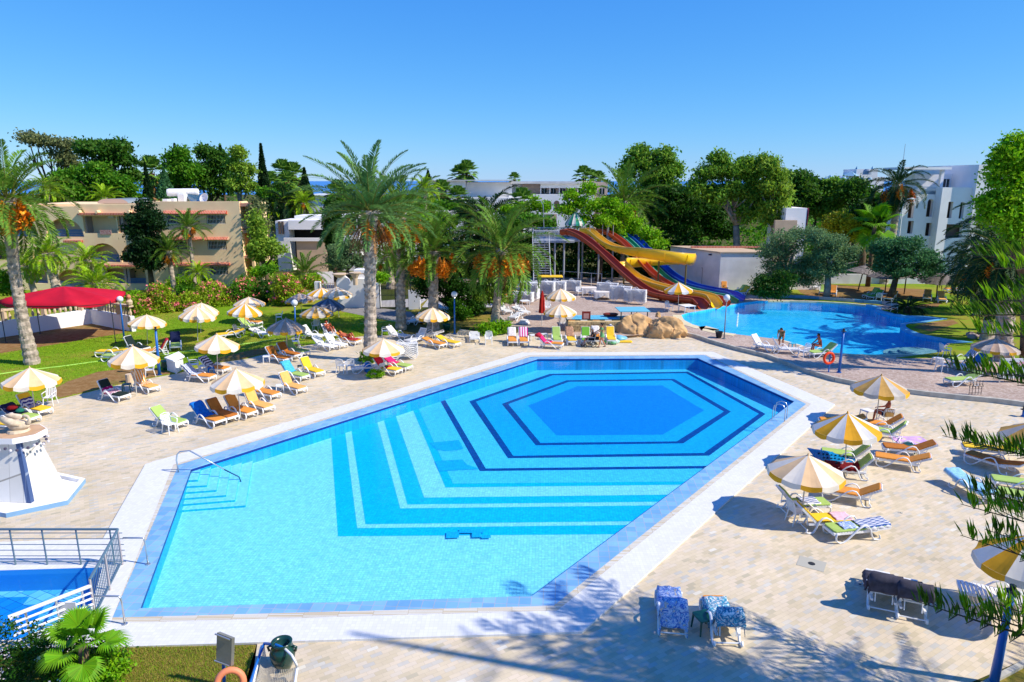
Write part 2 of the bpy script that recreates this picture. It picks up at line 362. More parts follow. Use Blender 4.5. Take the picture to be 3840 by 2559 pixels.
for p,q in zip(tl2,tl2[1:]):
    p=Vector((p[0],p[1],0)); q=Vector((q[0],q[1],0)); d=(q-p).normalized(); n=Vector((d.y,-d.x,0))*.14
    b.add([Vector((v.x,v.y,z)) for z in (-.01,T+.03) for v in (p-n*.5,q-n*.5,q+n*.5,p+n*.5)],[(4,5,6,7),(0,1,5,4),(1,2,6,5),(2,3,7,6),(3,0,4,7)])
tag(b.build('terrace_step', kc), kind='structure')
# lawns
def sheet_obj(name, pts, z, m, thick=0): 
    b=MB().sheet([pts], z)
    if thick: b.skirt(pts, z-thick, z)
    return tag(b.build(name, m), kind='structure')
lawn=[xy(G('A',-700,1290)), xy(G('A',545,1094)), xy(G('A',800,1034)), xy(G('A',1000,984)), xy(G('A',1380,904)), xy(G('A',1620,861)), xy(G('A',1990,764)), xy(G('B',60,724)), xy(G('B',210,687)), xy(G('B',620,599)), xy(G('B',900,554)), xy(G('B',1110,519)),
      xy(G('B',1480,504)), xy(G('B',1480,380)), xy(G('B',1180,340)), xy(G('B',930,290)), xy(G('B',700,230)), (-18,71),(-60,71),(-60,24)]
sheet_obj('lawn', lawn, .03, lawnm, .05)
earth1=[xy(G('A',560,1088)), xy(G('A',1000,982)), xy(G('A',1380,902)), xy(G('A',1600,860)), xy(G('A',1300,800)), xy(G('A',900,850)), xy(G('A',620,940)), xy(G('A',430,1050))]
sheet_obj('bare_earth', earth1, .036, earthm)
earth2=[xy(G('A',-500,700)), xy(G('A',0,680)), xy(G('A',500,600)), xy(G('A',1100,500)), xy(G('A',1180,470)), xy(G('A',840,405)), xy(G('A',0,535)), xy(G('A',-500,600))]
sheet_obj('bare_earth', earth2, .036, earthm)
earth3=[xy(G('B',0,735)), xy(G('B',210,685)), xy(G('B',600,598)), xy(G('B',420,590)), xy(G('B',100,650)), xy(G('A',2000,720)), xy(G('A',2000,760))]
sheet_obj('bare_earth', earth3, .036, earthm)
lawn2=[xy(G('B',1980,500)), xy(G('B',1700,420)), xy(G('B',1560,300)), (-8,66), (-8.1,55), xy(G('C',165,440)), xy(G('C',265,545)), xy(G('C',250,612)), xy(G('C',0,594)), xy(G('C',-160,545))]
sheet_obj('planted_strip', lawn2, .03, drym, .05)
tag(MB().sheet([[xy(G('I',640,1230)), xy(G('H',1045,1250)), xy(G('H',-900,1700)), (-14,5),(-3,5), xy(G('I',540,1568))]], .012).build('dry_grass_bed', drym), kind='structure')
sheet_obj('lawn_corner', [xy(G('K',2352,1430)), xy(G('K',2120,1568)), (12,11),(20,11),(20,15)], .02, drym, .03)
tag(MB().tube([G('K',2700,1240,.03),G('K',2352,1405,.03),G('K',2060,1560,.03),G('K',1700,1760,.03)],.09,4).build('lawn_kerb', kc), kind='structure')
far=[('D',90,292),('D',400,310),('D',700,330),('D',1000,352),('D',1190,345),('D',1200,400),('D',1080,395),('D',1035,400),('D',1120,432),('D',1300,455),('D',1450,462),('D',1610,478),('D',1450,516),('D',1290,528),('D',1240,545),('D',1290,580),('D',1400,615),('D',1560,650),('D',1660,672),('D',1840,696),('D',1680,706),('D',1620,745),('D',1625,780)]
lawn3=[xy(G(*p,T+.03)) for p in far]+[(24,42),(60,42),(60,90),(16,90),(19.5,72)]
sheet_obj('far_lawn', lawn3, T+.03, lawnm, .04)
for pp in ([('D',240,175),('D',420,150),('D',760,180),('D',1260,200),('D',1500,215),('D',1400,300),('D',1200,300),('D',900,310),('D',400,290),('D',300,240)],
           [('D',1260,380),('D',1400,350),('D',1600,330),('D',1560,370),('D',1300,400)],[('D',1330,560),('D',1450,520),('D',1700,490),('D',1750,520),('D',1500,600)]):
    sheet_obj('bare_earth', [xy(G(*p,T+.036)) for p in pp], T+.036, earthm)
# low blue tiled wall behind the curved pool
lw=[G('D',92,262,.5),G('D',370,270,.5),G('D',640,290,.5),G('D',900,310,.5),G('D',1050,320,.5),G('D',1200,335,.5)]
bt2=brick_mat('blue_wall_tile', [(0,lin(70,150,190,.7)),(.7,lin(110,180,215,.7)),(.8,lin(215,205,200,.7)),(1,lin(225,215,205,.7))], 1.3,2.0, mortar=.01, mcol=lin(90,160,190,.6))
b=MB()
for p,q in zip(lw,lw[1:]):
    d=(q-p).normalized(); n=Vector((-d.y,d.x,0))*.3
    vs=[Vector((v.x,v.y,z)) for z in (T-.01,.5) for v in (p,q,q+n,p+n)]
    b.add(vs,[(4,5,6,7),(0,1,5,4),(2,3,7,6),(3,0,4,7),(1,2,6,5)])
tag(b.build('low_tiled_wall', bt2), 'low curved wall of blue and white tiles behind the curved pool','wall')
# grey path by the gate
sheet_obj('grey_path', [xy(G('B',930,262)),xy(G('B',1280,262)),xy(G('B',1570,300)),xy(G('B',1680,400)),xy(G('B',1480,400)),xy(G('B',1180,345)),xy(G('B',930,292))], .045, mat('path_asphalt', lin(170,165,160,.6), .9, var=.1))
sheet_obj('garden_road', [xy(G('X',560,1320)),xy(G('X',700,1320)),xy(G('X',860,1568)),xy(G('X',560,1568))], .045, mat('path_pale', lin(215,210,205,.65), .9, var=.1))
sheet_obj('road', [(-16,63),(-16,61),(0,61),(0,67),(-6,67)], .02, _mats['path_pale'])

# ---------------------------------------------------------------- MAIN POOL
FA,FB=-.29,-.010
_c3,_d3=Vector(water[3]),Vector(water[4]); _n3=Vector((-(_c3-_d3).y,(_c3-_d3).x)).normalized()
def fz(p): return FA+FB*p[1]
def F(r,x,y):
    p=GS(r,x,y,FA,FB)
    return p
TILE='pool_tile_'
def ptile(n,c,k=.8,vari=.10,w=.10):  # tile and noise mottle in the colour imitates sparkling ripple light
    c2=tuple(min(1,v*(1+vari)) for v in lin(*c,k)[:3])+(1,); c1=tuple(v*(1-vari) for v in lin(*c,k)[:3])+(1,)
    return brick_mat(TILE+n, [(0,c1),(.5,lin(*c,k)),(1,c2)], w,w, rot=R(3), mortar=.006, mcol=tuple(v*.75 for v in lin(*c,k)[:3])+(1,), offset=0, rough=.4, stain_or_glint=.45, stain_or_glint_scale=7, stcol=(.70,.86,.95,1))
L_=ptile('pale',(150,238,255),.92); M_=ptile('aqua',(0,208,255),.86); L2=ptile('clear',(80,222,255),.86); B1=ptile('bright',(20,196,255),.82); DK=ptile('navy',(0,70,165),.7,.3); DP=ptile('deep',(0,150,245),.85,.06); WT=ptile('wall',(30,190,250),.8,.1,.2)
out=[(p.x,p.y) for p in (Vector((q[0],q[1],0)) for q in water)]
cen=Vector((sum(p[0] for p in water)/6,sum(p[1] for p in water)/6))
big=[tuple((Vector(p)-cen)*1.04+cen) for p in water]
layers=[(big,L_)]
tr_=[(60,60),(-60,60)]                                   # corners beyond the basin, hidden under the deck
def lshape(st,co,rt,m):
    s,c=F(*st),F(*co); s2=s+(s-c)*.25; a=src(*co); b=src(*rt); run=[]
    for i in range(1,34):              # the long leg, followed point by point down into the trough
        q=F('O',*[(a[k]+(b[k]-a[k])*i/14)/1.632 for k in (0,1)]); run.append(xy(q))
        if (Vector(xy(q))-_d3).dot(_n3)<-.6: break
    layers.append(([xy(s2),xy(c)]+run+[(30,44),(-10,44)],m))
lshape(('P',225,595),('P',287,1500),('Q',800,1285),M_)
lshape(('P',355,550),('P',465,1425),('Q',930,1200),L_)
lshape(('P',413,535),('P',540,1390),('Q',980,1168),M_)
lshape(('P',650,455),('P',860,1245),('Q',1150,1022),L_)
lshape(('P',712,440),('P',925,1210),('Q',1200,990),M_)
lshape(('P',820,400),('P',1080,1147),('Q',1280,925),L_)
lshape(('P',980,350),('P',1275,1055),('Q',1380,835),M_)
lshape(('P',1030,335),('P',1345,1020),('Q',1420,805),L2)
lshape(('P',1230,265),('P',1590,905),('Q',1650,685),DK)
lshape(('P',1275,255),('P',1645,882),('Q',1700,662),L2)
def hexa(l,m):
    P=[src(*p) for p in l]; out_=[]
    for a,b in zip(P,P[1:]+P[:1]): out_+=[xy(F('O',*[(a[k]+(b[k]-a[k])*i/8)/1.632 for k in (0,1)])) for i in range(8)]
    layers.append((out_,m))
hexa([('P',1130,645),('P',1400,620),('P',1440,700),('P',1390,712),('P',1270,722),('P',1190,705)],B1)
hexa([('P',1175,815),('P',1430,800),('P',1470,845),('P',1560,875),('P',1580,888),('P',1215,908)],B1)
hexa([('P',1495,265),('C',640,992),('C',1910,972),('Q',2255,185),('Q',1740,568),('P',1850,788)],DK)
hexa([('P',1555,268),('C',668,1006),('C',1893,986),('Q',2195,185),('Q',1690,545),('P',1898,768)],B1)
hexa([('P',1793,290),('C',795,1052),('C',1783,1039),('Q',1937,165),('Q',1500,457),('P',2105,672)],DK)
hexa([('P',1852,292),('C',815,1067),('C',1757,1053),('Q',1872,165),('Q',1440,440),('P',2148,650)],B1)
hexa([('Q',75,110),('C',895,1108),('C',1675,1100),('Q',1690,155),('Q',1310,378),('Q',335,385)],DP)
for l in ([(1283,1472),(1400,1468),(1400,1525),(1283,1530)],[(1402,1445),(1628,1443),(1630,1480),(1402,1482)],[(1517,1480),(1603,1480),(1605,1522),(1519,1524)],[(1605,1505),(1690,1502),(1692,1530),(1607,1532)]):
    hexa([('P',)+p for p in l],B1)
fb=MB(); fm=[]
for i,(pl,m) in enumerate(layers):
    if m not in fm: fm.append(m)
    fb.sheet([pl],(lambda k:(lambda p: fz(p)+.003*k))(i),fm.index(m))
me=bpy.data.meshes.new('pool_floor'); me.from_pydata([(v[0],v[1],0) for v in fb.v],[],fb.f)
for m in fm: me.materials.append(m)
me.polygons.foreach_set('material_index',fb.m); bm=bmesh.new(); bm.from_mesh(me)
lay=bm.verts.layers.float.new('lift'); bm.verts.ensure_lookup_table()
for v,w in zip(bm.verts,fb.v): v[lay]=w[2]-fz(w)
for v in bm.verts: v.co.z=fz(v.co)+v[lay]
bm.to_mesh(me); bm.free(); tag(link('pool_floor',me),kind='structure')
wl_=[]
for a,b in zip(water,water[1:]+water[:1]): wl_+=[tuple(Vector(a).lerp(Vector(b),i/24)) for i in range(24)]
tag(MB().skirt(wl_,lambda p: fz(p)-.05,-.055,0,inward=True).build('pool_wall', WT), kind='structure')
dln=mat('waterline_tile', lin(10,60,150,.7), .4)
tag(MB().skirt([tuple((Vector(p)-cen)*.9996+cen) for p in water],-.07,.03,0,inward=True).build('waterline', dln), kind='structure')
tag(MB().sheet([water],-.05).build('pool_water', water_mat('pool_water',(.89,.975,1,1),7,.25,1.2,caustic_tint=.7)), kind='structure')
# corner steps
st=MB(); FC=Vector((water[0][0],water[0][1],0))
steps=[((1720,740),(1818,735),(1842,640)),((1712,795),(1900,785),(1940,615)),((1700,850),(1988,828),(2032,600)),((1690,905),(2075,875),(2125,580)),((1680,960),(2160,920),(2225,560)),((1668,1015),(2255,970),(2325,545))]
for k,(a,c,f) in enumerate(steps):
    z=-.07-.075*k; A_,C_,B_=(G('E',*q,z) for q in (a,c,f))
    st.prism([xy(FC+Vector((-.25,.12,0))),xy(A_-(C_-A_)*.15),xy(C_),xy(B_+(B_-C_)*.15)],-.9,z,0,1)
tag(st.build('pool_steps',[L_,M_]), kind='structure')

# ---------------------------------------------------------------- SMALL POOL (bottom left) and CURVED POOL
s_t=brick_mat('small_pool_tile', [(0,lin(90,200,250,.88)),(1,lin(140,225,255,.9))], .33,.33, rot=R(25), mortar=.008, mcol=lin(20,120,200,.7), offset=0, stain_or_glint=.3)
s_d=brick_mat('small_pool_deep_tile', [(0,lin(0,140,235,.85)),(1,lin(30,160,245,.85))], .33,.33, rot=R(25), mortar=.008, mcol=lin(10,90,180,.7), offset=0)
b=MB().sheet([small],-.62,0).skirt(small,-.63,.061,2,inward=True)
b.sheet([[xy(G('H',-900,850,-.74)),xy(G('H',280,815,-.74)),xy(G('H',215,890,-.74)),xy(G('H',420,885,-.74)),xy(G('H',200,1300,-.74)),(-14,8),(-25,8)]],-.615,1)
tag(b.build('small_pool_basin',[s_t,s_d,mat('small_pool_wall', lin(50,160,235,.85),.4)]), kind='structure')
tag(MB().sheet([small],-.1).build('small_pool_water', water_mat('small_water',(.8,.95,1,1),6,.1,1.2,caustic_tint=.9)), kind='structure')
c_t=brick_mat('curved_pool_tile', [(0,lin(30,190,245,.92)),(1,lin(80,212,252,.94))], .25,.25, mortar=.006, mcol=lin(20,150,220,.8), offset=0, stain_or_glint=.2, stain_or_glint_scale=.5)
tag(MB().sheet([pool2],-.7).skirt(pool2,-.71,T+.001,inward=True).build('curved_pool_basin', c_t), kind='structure')
tag(MB().sheet([pool2],T-.12).build('curved_pool_water', water_mat('curved_water',(.74,.95,1,1),2.2,.35,1.16,.05)), kind='structure')
# pale rim of the curved pool: left arc (cream) and right arcs (blue)
def rim(px,w,z,m,name):
    P=[G(*p,T) for p in px]; b=MB()
    for i in range(len(P)-1):
        a,c=P[i],P[i+1]; t0=(P[min(i+1,len(P)-1)]-P[max(i-1,0)]).normalized(); t1=(P[min(i+2,len(P)-1)]-P[i]).normalized()
        n0=Vector((-t0.y,t0.x,0))*w; n1=Vector((-t1.y,t1.x,0))*w
        vs=[Vector((v.x,v.y,zz)) for zz in (T-.14,z) for v in (a-n0*.05,c-n1*.05,c+n1,a+n0)]
        b.add(vs,[(4,5,6,7),(0,1,5,4),(2,3,7,6)]+([(3,0,4,7)] if i==0 else [])+([(1,2,6,5)] if i==len(P)-2 else []))
    return tag(b.build(name,m), kind='structure')
creamr=mat('cream_rim', lin(238,222,180,.8), .7, var=.06); bluer=mat('blue_rim', lin(110,190,230,.75), .5, var=.08)
rim([p for p in reversed(p2px[0:9])],.7,T+.02,creamr,'pool_rim')
rim([p for p in reversed(p2px[9:20])],.25,T+.02,creamr,'pool_rim')
rim([p for p in p2px[21:39]],-.35,T+.06,bluer,'pool_rim')
rim([p for p in p2px[38:43]],-.25,T+.02,creamr,'pool_rim')
# round shallow steps in the curved pool
rb=MB(); c0=G('D',1400,745,T)
for r,z in ((1.75,-.3),(1.4,-.16),(1.0,-.04)):
    rb.prism([(c0.x+r*1.25*math.cos(a*.1963),c0.y+r*1.15*math.sin(a*.1963)) for a in range(32)],-.72,z)
tag(rb.build('round_pool_steps', brick_mat('step_tile',[(0,lin(120,170,190,.7)),(1,lin(170,200,205,.75))],.25,.25,mortar=.006,offset=0)), kind='structure')
# ================================================================ VEGETATION
def leafm(n,c,k=.5,isl=.35,hue=.02,tr=.42,rough=.6): return mat('leaf_'+n, lin(*c,min(1.3,k*2.1)), rough, isl=isl, hue=hue, trans=tr, spec=.25)
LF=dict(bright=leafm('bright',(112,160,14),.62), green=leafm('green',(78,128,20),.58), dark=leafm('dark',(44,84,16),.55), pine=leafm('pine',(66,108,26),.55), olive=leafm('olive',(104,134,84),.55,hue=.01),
        euc=leafm('euc',(104,142,40),.6), yell=leafm('yellow',(160,160,30),.6), conif=leafm('conifer',(28,62,24),.5), willow=leafm('willow',(120,150,44),.6), grey=leafm('grey',(120,130,80),.5), bluegreen=leafm('bluegreen',(66,116,66),.55),
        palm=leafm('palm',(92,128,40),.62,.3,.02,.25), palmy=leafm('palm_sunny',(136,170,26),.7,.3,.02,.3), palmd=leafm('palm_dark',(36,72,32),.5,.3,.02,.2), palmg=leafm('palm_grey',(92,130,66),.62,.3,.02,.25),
        fan=leafm('fan',(104,160,14),.48,.25,.015,.3), arau=leafm('araucaria',(120,158,20),.6,.4,.02,.3), arad=leafm('araucaria_dark',(84,122,24),.6,.4,.02,.3), oleander=leafm('oleander',(134,158,30),.62,.45,.03))
BARK=mat('bark', lin(120,100,78,.6), .95, var=.3, vs=3, bump=.6, bs=8)
BARKG=mat('bark_grey', lin(172,160,142,.65), .95, var=.25, vs=2, bump=.6, bs=8)
PBARK=mat('palm_bark', lin(186,170,152,.8), .95, var=.35, vs=4, bump=.9, bs=9)
DATES=mat('date_orange', lin(240,140,16,.85), .5, isl=.35, hue=.015)
DEADF=mat('dead_frond', lin(176,130,84,.7), .9, isl=.35, hue=.01)
BLOSS=mat('blossom_pink', lin(240,120,120,.85), .7, isl=.25, hue=.02)
BLOSW=mat('blossom_white', lin(225,215,220,.8), .7, isl=.2)

def leaf_quads(rng, ctr, size, up=.35, asp=.55):
    n=len(ctr); nrm=rng.normal(size=(n,3)); nrm[:,2]+=up; nrm/=np.linalg.norm(nrm,axis=1)[:,None]
    t=rng.normal(size=(n,3)); t-= (t*nrm).sum(1)[:,None]*nrm; t/=np.linalg.norm(t,axis=1)[:,None]
    b=np.cross(nrm,t); s=(size*rng.uniform(.6,1.3,n))[:,None]
    a=t*s*.5; c=b*s*.5*asp
    return np.stack([ctr-a, ctr+c*1.0-a*.1, ctr+a, ctr-c-a*.1],axis=1)
def crown_pts(rng, blobs, n, clump=.5, per=22, shell=.55):
    """leaf positions: many small clumps spread through ellipsoids"""
    w=np.array([b[1][0]*b[1][1]+b[1][0]*b[1][2]+b[1][1]*b[1][2] for b in blobs]); w=w/w.sum()
    nc=max(8,n//per); ids=rng.choice(len(blobs),nc,p=w)
    c=np.array([b[0] for b in blobs])[ids]; r=np.array([b[1] for b in blobs])[ids]
    d=rng.normal(size=(nc,3)); d/=np.linalg.norm(d,axis=1)[:,None]
    rad=(shell+(1.05-shell)*rng.random(nc)**.6)[:,None]
    cc=c+d*r*rad
    sz=clump*rng.uniform(.6,1.4,nc)
    p=np.repeat(cc,per,axis=0)+rng.normal(size=(nc*per,3))*np.repeat(sz,per)[:,None]*np.array([1,1,.65])*.6
    return p
_seed=[11]
def tree(name, label, cat, base, blobs, leaf, n, size, clump=.6, trunk=.25, bark=None, limbs=5, group=None, shell=.5, per=22, up=.35, asp=.55, flowers=None, drop=None):
    """blobs: [(centre, (rx,ry,rz))] in world coordinates; base: point on the ground"""
    _seed[0]+=1; rng=np.random.default_rng(_seed[0]); base=Vector(base)
    root=thing(name,label,cat,base,0,group); B0=np.array(base)
    bl=[]
    for c,r in blobs:                      # break every ellipsoid into a smaller core and irregular lobes
        c=np.array(c)-B0; r=np.array(r)
        if not trunk or min(r)<.7: bl.append((c,r)); continue
        bl.append((c,r*.74))
        for _ in range(6):
            d=rng.normal(size=3); d/=np.linalg.norm(d); d[2]=abs(d[2])*.9-.15; bl.append((c+d*r*rng.uniform(.6,.86),r*rng.uniform(.26,.44)*np.array([1,1,rng.uniform(.7,1.1)])))
    p=crown_pts(rng,bl,n,clump,per,shell); p=p[p[:,2]>.05]
    q=leaf_quads(rng,p,size,up,asp)
    if drop: q[:,2,2]-=drop*rng.random(len(q))
    np_mesh('crown' if trunk else 'foliage', q, 4, LF[leaf], root)
    if flowers:
        fm_,fn,fs=flowers; f=crown_pts(rng,bl,fn,clump*.8,9,.95); f=f[f[:,2]>.3]
        np_mesh('blossom', leaf_quads(rng,f,fs,.8,.9),4,fm_,root)
    if trunk:
        tb=MB(); cen_=sum((Vector(c) for c,_ in bl),Vector())/len(bl); lowz=min(c[2]-r[2] for c,r in bl)
        fork=Vector((cen_.x*.4,cen_.y*.4,max(.6,min(lowz+.6,cen_.z*.55))))
        tb.tube([(0,0,-.1),fork*.5+Vector((.08,0,0)),fork],[trunk*1.2,trunk,trunk*.8],8)
        k=0
        for c,r in sorted(bl,key=lambda t:-t[1][0])[:limbs]:
            e=Vector(c)+Vector((0,0,r[2]*.35)); mid=(fork+e)/2+Vector((rng.uniform(-.4,.4),rng.uniform(-.4,.4),-.2*r[2]))
            tb.tube([fork,mid,e],[trunk*.6,trunk*.38,trunk*.12],6)
            for _ in range(3):
                e2=mid+(Vector(c)-mid)*.5+Vector((rng.normal()*r[0]*.6,rng.normal()*r[1]*.6,rng.random()*r[2]*.6)); tb.tube([mid,e2],[trunk*.25,trunk*.08],5)
        tb.build('trunk', bark or BARK, root, smooth=True)
    return root
def PB(reg, lst, Y, dy=1.0, zr=1.0):
    """ellipsoids from (x, y, half-width[, half-height]) in a zoomed view, put at distance Y"""
    out=[]; k=2.45 if reg in REG else (3.5636 if reg in REG2 else 1/1.632)
    for t in lst:
        x,y,r=t[:3]; h=t[3] if len(t)>3 else r; yo=t[4] if len(t)>4 else 0
        p=P3(reg,x,y,Y+yo); sc=FOC/(p.y*CP+(CAM_H-p.z)*SP)*k
        out.append((tuple(p),(r/sc, r/sc*dy, h/sc*zr)))
    return out
def base_under(reg,x,Y,z=0): p=P3(reg,x,900,Y); return (p.x,Y,z)

# ---------------------------------------------------------------- date palms
def frond_np(rng, az, el, L, droop, nl, lw, ll, vee=.5):
    k=14; s=np.linspace(0,1,k); e=el-droop*s**1.4
    dx=np.cos(e); dz=np.sin(e); ds=L/(k-1)
    x=np.concatenate([[0],np.cumsum((dx[1:]+dx[:-1])/2*ds)]); z=np.concatenate([[0],np.cumsum((dz[1:]+dz[:-1])/2*ds)])
    ca,sa=math.cos(az),math.sin(az)
    P=np.stack([x*ca,x*sa,z],1); T_=np.stack([dx*ca,dx*sa,dz],1); S=np.array([-sa,ca,0.]); U=np.cross(T_,S)*-1
    t=np.linspace(.14,.99,nl); pos=np.stack([np.interp(t,s,P[:,i]) for i in range(3)],1); tan=np.stack([np.interp(t,s,T_[:,i]) for i in range(3)],1); upv=np.stack([np.interp(t,s,U[:,i]) for i in range(3)],1)
    upv*=np.sign(upv[:,2:3]+1e-6)
    ln=ll*(np.sin(np.pi*np.clip(t*.86+.12,0,1))**.6)*.9+.05*ll
    quads=[]
    for sg in (-1,1):
        a=np.radians(rng.normal(38,7,nl)+ (1-t)*18)[:,None]
        d=tan*np.cos(a)+ (S*sg)*np.sin(a) + upv*vee*rng.uniform(.3,1.2,(nl,1)) ; d/=np.linalg.norm(d,axis=1)[:,None]
        w=np.cross(d,upv); w/=np.linalg.norm(w,axis=1)[:,None]+1e-9; w=w*lw*.5
        tip=pos+d*ln[:,None]; tip[:,2]-=ln*.12*rng.random(nl)
        m=pos+d*(ln*.45)[:,None]+upv*.02
        quads.append(np.stack([pos-w*.4,m-w,tip,m+w],1))
    return np.concatenate(quads), P
def palm_proto(seed, nf, L, droop, nl, lw, ll, leaf, elr=(-35,82), dead=0, deadlen=1.2):
    rng=np.random.default_rng(seed); qs=[]; rb=MB()
    for i in range(nf):
        u=(i+.5)/nf; el=math.radians(elr[1]+(elr[0]-elr[1])*u**.85+rng.normal(0,5)); az=i*2.39996+rng.normal(0,.12)
        Lf=L*(.86+.14*math.sin(math.pi*min(1,u*1.3)))*rng.uniform(.92,1.06)
        q,P=frond_np(rng,az,el,Lf,droop*rng.uniform(.8,1.25)*(.75+.4*u),nl,lw,ll)
        off=np.array([math.cos(az)*.12,math.sin(az)*.12,-.25*u]); qs.append(q+off)
        rb.tube([tuple(P[j]+off) for j in (0,3,6,9,13)],[.035,.028,.02,.013,.005],4,cap=False)
    V=np.concatenate(qs)
    me=np_mesh('crown',V,4,LF[leaf],False)
    mr=bpy.data.meshes.new('rachis'); mr.from_pydata(rb.v,[],rb.f); mr.materials.append(mat('rachis_'+leaf, lin(150,150,60,.6),.7))
    md=None
    if dead:
        qs=[]
        for i in range(dead):
            az=rng.random()*6.28; el=math.radians(rng.uniform(-88,-50)); q,P=frond_np(rng,az,el,deadlen*rng.uniform(.6,1.2),.2,14,.05,.3,.2)
            qs.append(q+np.array([math.cos(az)*.3,math.sin(az)*.3,-.35-rng.random()*.6]))
            n=6; w=np.array([-math.sin(az),math.cos(az),0])*.05
            for j in range(0,12,3):
                a,b=P[j]+np.array([math.cos(az)*.3,math.sin(az)*.3,-.35]),P[min(13,j+3)]+np.array([math.cos(az)*.3,math.sin(az)*.3,-.35]); qs.append(np.stack([a-w,a+w,b+w,b-w])[None])
        md=np_mesh('dead_fronds',np.concatenate(qs),4,DEADF,False)
    return me,mr,md
def date_bunch(seed, n=340, r=.34):
    rng=np.random.default_rng(seed); d=rng.normal(size=(n,3)); d/=np.linalg.norm(d,axis=1)[:,None]; c=d*r*rng.uniform(.3,1,(n,1))*np.array([1,1,1.25]); c[:,2]-=r*.9
    q=leaf_quads(rng,c,r*.34,0,.7)
    st=np.stack([np.stack([np.array([0,0,.35])+c[i]*.0,np.array([.015,0,.35]),c[i]+[.008,0,0],c[i]]) for i in range(0,n,6)])
    return np_mesh('date_bunch',np.concatenate([q,st]),4,DATES,False)
PAL={}
PAL['big']=palm_proto(1,46,4.7,1.0,68,.07,.62,'palmg',(-14,86),34,2.0)
PAL['std']=palm_proto(2,46,3.8,1.35,54,.06,.55,'palm',(-38,84),16,1.2)
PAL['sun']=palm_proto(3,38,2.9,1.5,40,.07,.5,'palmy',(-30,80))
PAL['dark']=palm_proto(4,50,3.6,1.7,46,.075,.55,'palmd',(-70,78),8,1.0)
PAL['up']=palm_proto(5,34,3.4,1.0,44,.065,.5,'palm',(-20,84),10,1.0)
BUN=[date_bunch(31),date_bunch(32)]
def palm(kind, label, base, top, tr, scale=1.0, dates=0, dsp=.9, bend=0.0, group='date palms', seed=0, dsc=1.0, dstar=None):
    """base and top of the trunk in the world; tr = trunk radius"""
    base=Vector(base); top=Vector(top); rng=random.Random(seed*7+3)
    root=thing('date_palm',label,'palm tree',base,0,group)
    h=top-base; n=max(10,int(h.length/.22)); path=[]; rad=[]
    for i in range(n+1):
        u=i/n; p=h*u+Vector((bend*math.sin(math.pi*u),0,0)); path.append(p)
        rr=tr*(1.25-.35*min(1,u*4)) if u<.25 else tr*(.9+.05*math.sin(u*9)); 
        if u>.86: rr*=1+.5*(u-.86)/.14
        rad.append(rr*(1.07 if i%2 else .94))
    tb=MB(); tb.tube(path,rad,14)
    # diamond leaf scars: stubs that stick out
    for i in range(int(n*2.2)):
        u=.04+.94*rng.random(); a=rng.random()*6.283; p=h*u+Vector((bend*math.sin(math.pi*u),0,0)); r0=tr*(.92 if u>.2 else 1.05)
        d=Vector((math.cos(a),math.sin(a),.0)); q=p+d*r0*.9; t=Vector((-d.y,d.x,0))
        tb.add([q-t*.09*tr/.3,q+t*.09*tr/.3,q+d*.10*tr/.3+Vector((0,0,.11)),q+Vector((0,0,-.12))],[(0,1,2),(1,3,2),(3,0,2)])
    tb.build('trunk',PBARK,root)
    me,mr,md=PAL[kind]
    c=link('crown',me,root); c.location=h; c.scale=(scale,)*3; c.rotation_euler=(0,0,rng.random()*6.28)
    r2=link('rachis',mr,c)
    if md: d_=link('dead_fronds',md,root); d_.location=h; d_.scale=(scale,)*3; d_.rotation_euler=(0,0,rng.random()*6)
    for i in range(dates):
        a=(-math.pi/2+(i-(dates-1)/2)*(2.6/max(1,dates-1)) if dates>1 else -1.2)+rng.uniform(-.2,.2)
        o=link('date_bunch',BUN[i%2],root); o.location=h+Vector((math.cos(a)*dsp,math.sin(a)*dsp,-.32*dsp-rng.random()*.5)); o.scale=(dsc,)*3; o.rotation_euler=(0,0,rng.random()*6)
    return root
def palm_px(kind,label,breg,bx,by,treg,tx,ty,w,scale=1,**kw):
    """trunk base by its pixel on the ground, trunk top by its pixel at the same distance (Y may be given instead of by)"""
    b = G(breg,bx,by) if by>0 else None
    if b is None: Y=-by; b=Vector(base_under(breg,bx,Y))
    return palm(kind,label,b,P3(treg,tx,ty,b.y),w,scale,**kw)
palm_px('big','tallest date palm, thick grey trunk beside the pool deck, brown dead fronds under its crown','B',1200,745,'X',1045,760,.40,1.02,dates=3,dsp=1.3,dsc=1.2,seed=1)
palm_px('std','leaning date palm on the lawn at the left edge, trunk bending over the red gazebo','A',300,775,'W',70,640,.36,1.15,dates=4,dsp=1.0,bend=-.25,seed=2,dsc=2.0)
palm_px('std','date palm with many orange date bunches just right of the tallest palm','B',1480,455,'X',1320,820,.36,1.22,dates=8,dsp=1.6,seed=3,dsc=1.5)
palm_px('up','shorter date palm with orange bunches behind the blue lamp post','B',1775,470,'X',1630,1130,.42,1.2,dates=6,dsp=1.45,seed=4,dsc=1.45)
palm_px('std','date palm with two wide orange bunches beside the stacked loungers','C',130,590,'X',2260,1110,.33,1.3,dates=7,dsp=1.7,seed=5,dsc=1.5)
palm_px('dark','dark upright date palm crown behind the orange-fruited palms','X',2090,-78,'X',2100,840,.4,1.6,dates=2,seed=6)
palm_px('up','broad date palm with one orange bunch behind the water slides','Y',1030,-80,'Y',1040,670,.35,1.7,dates=2,seed=7,dsc=1.3)
palm_px('dark','round-headed date palm in front of the white hotel block','Z',1120,-74,'Z',1190,520,.38,1.05,dates=3,dsp=1.4,bend=.3,seed=8,dsc=1.5)
palm_px('up','slim date palm with small orange bunches against the tan hotel wall','W',1735,-68,'W',1730,910,.2,.72,dates=3,dsp=.5,seed=9,dsc=.8)
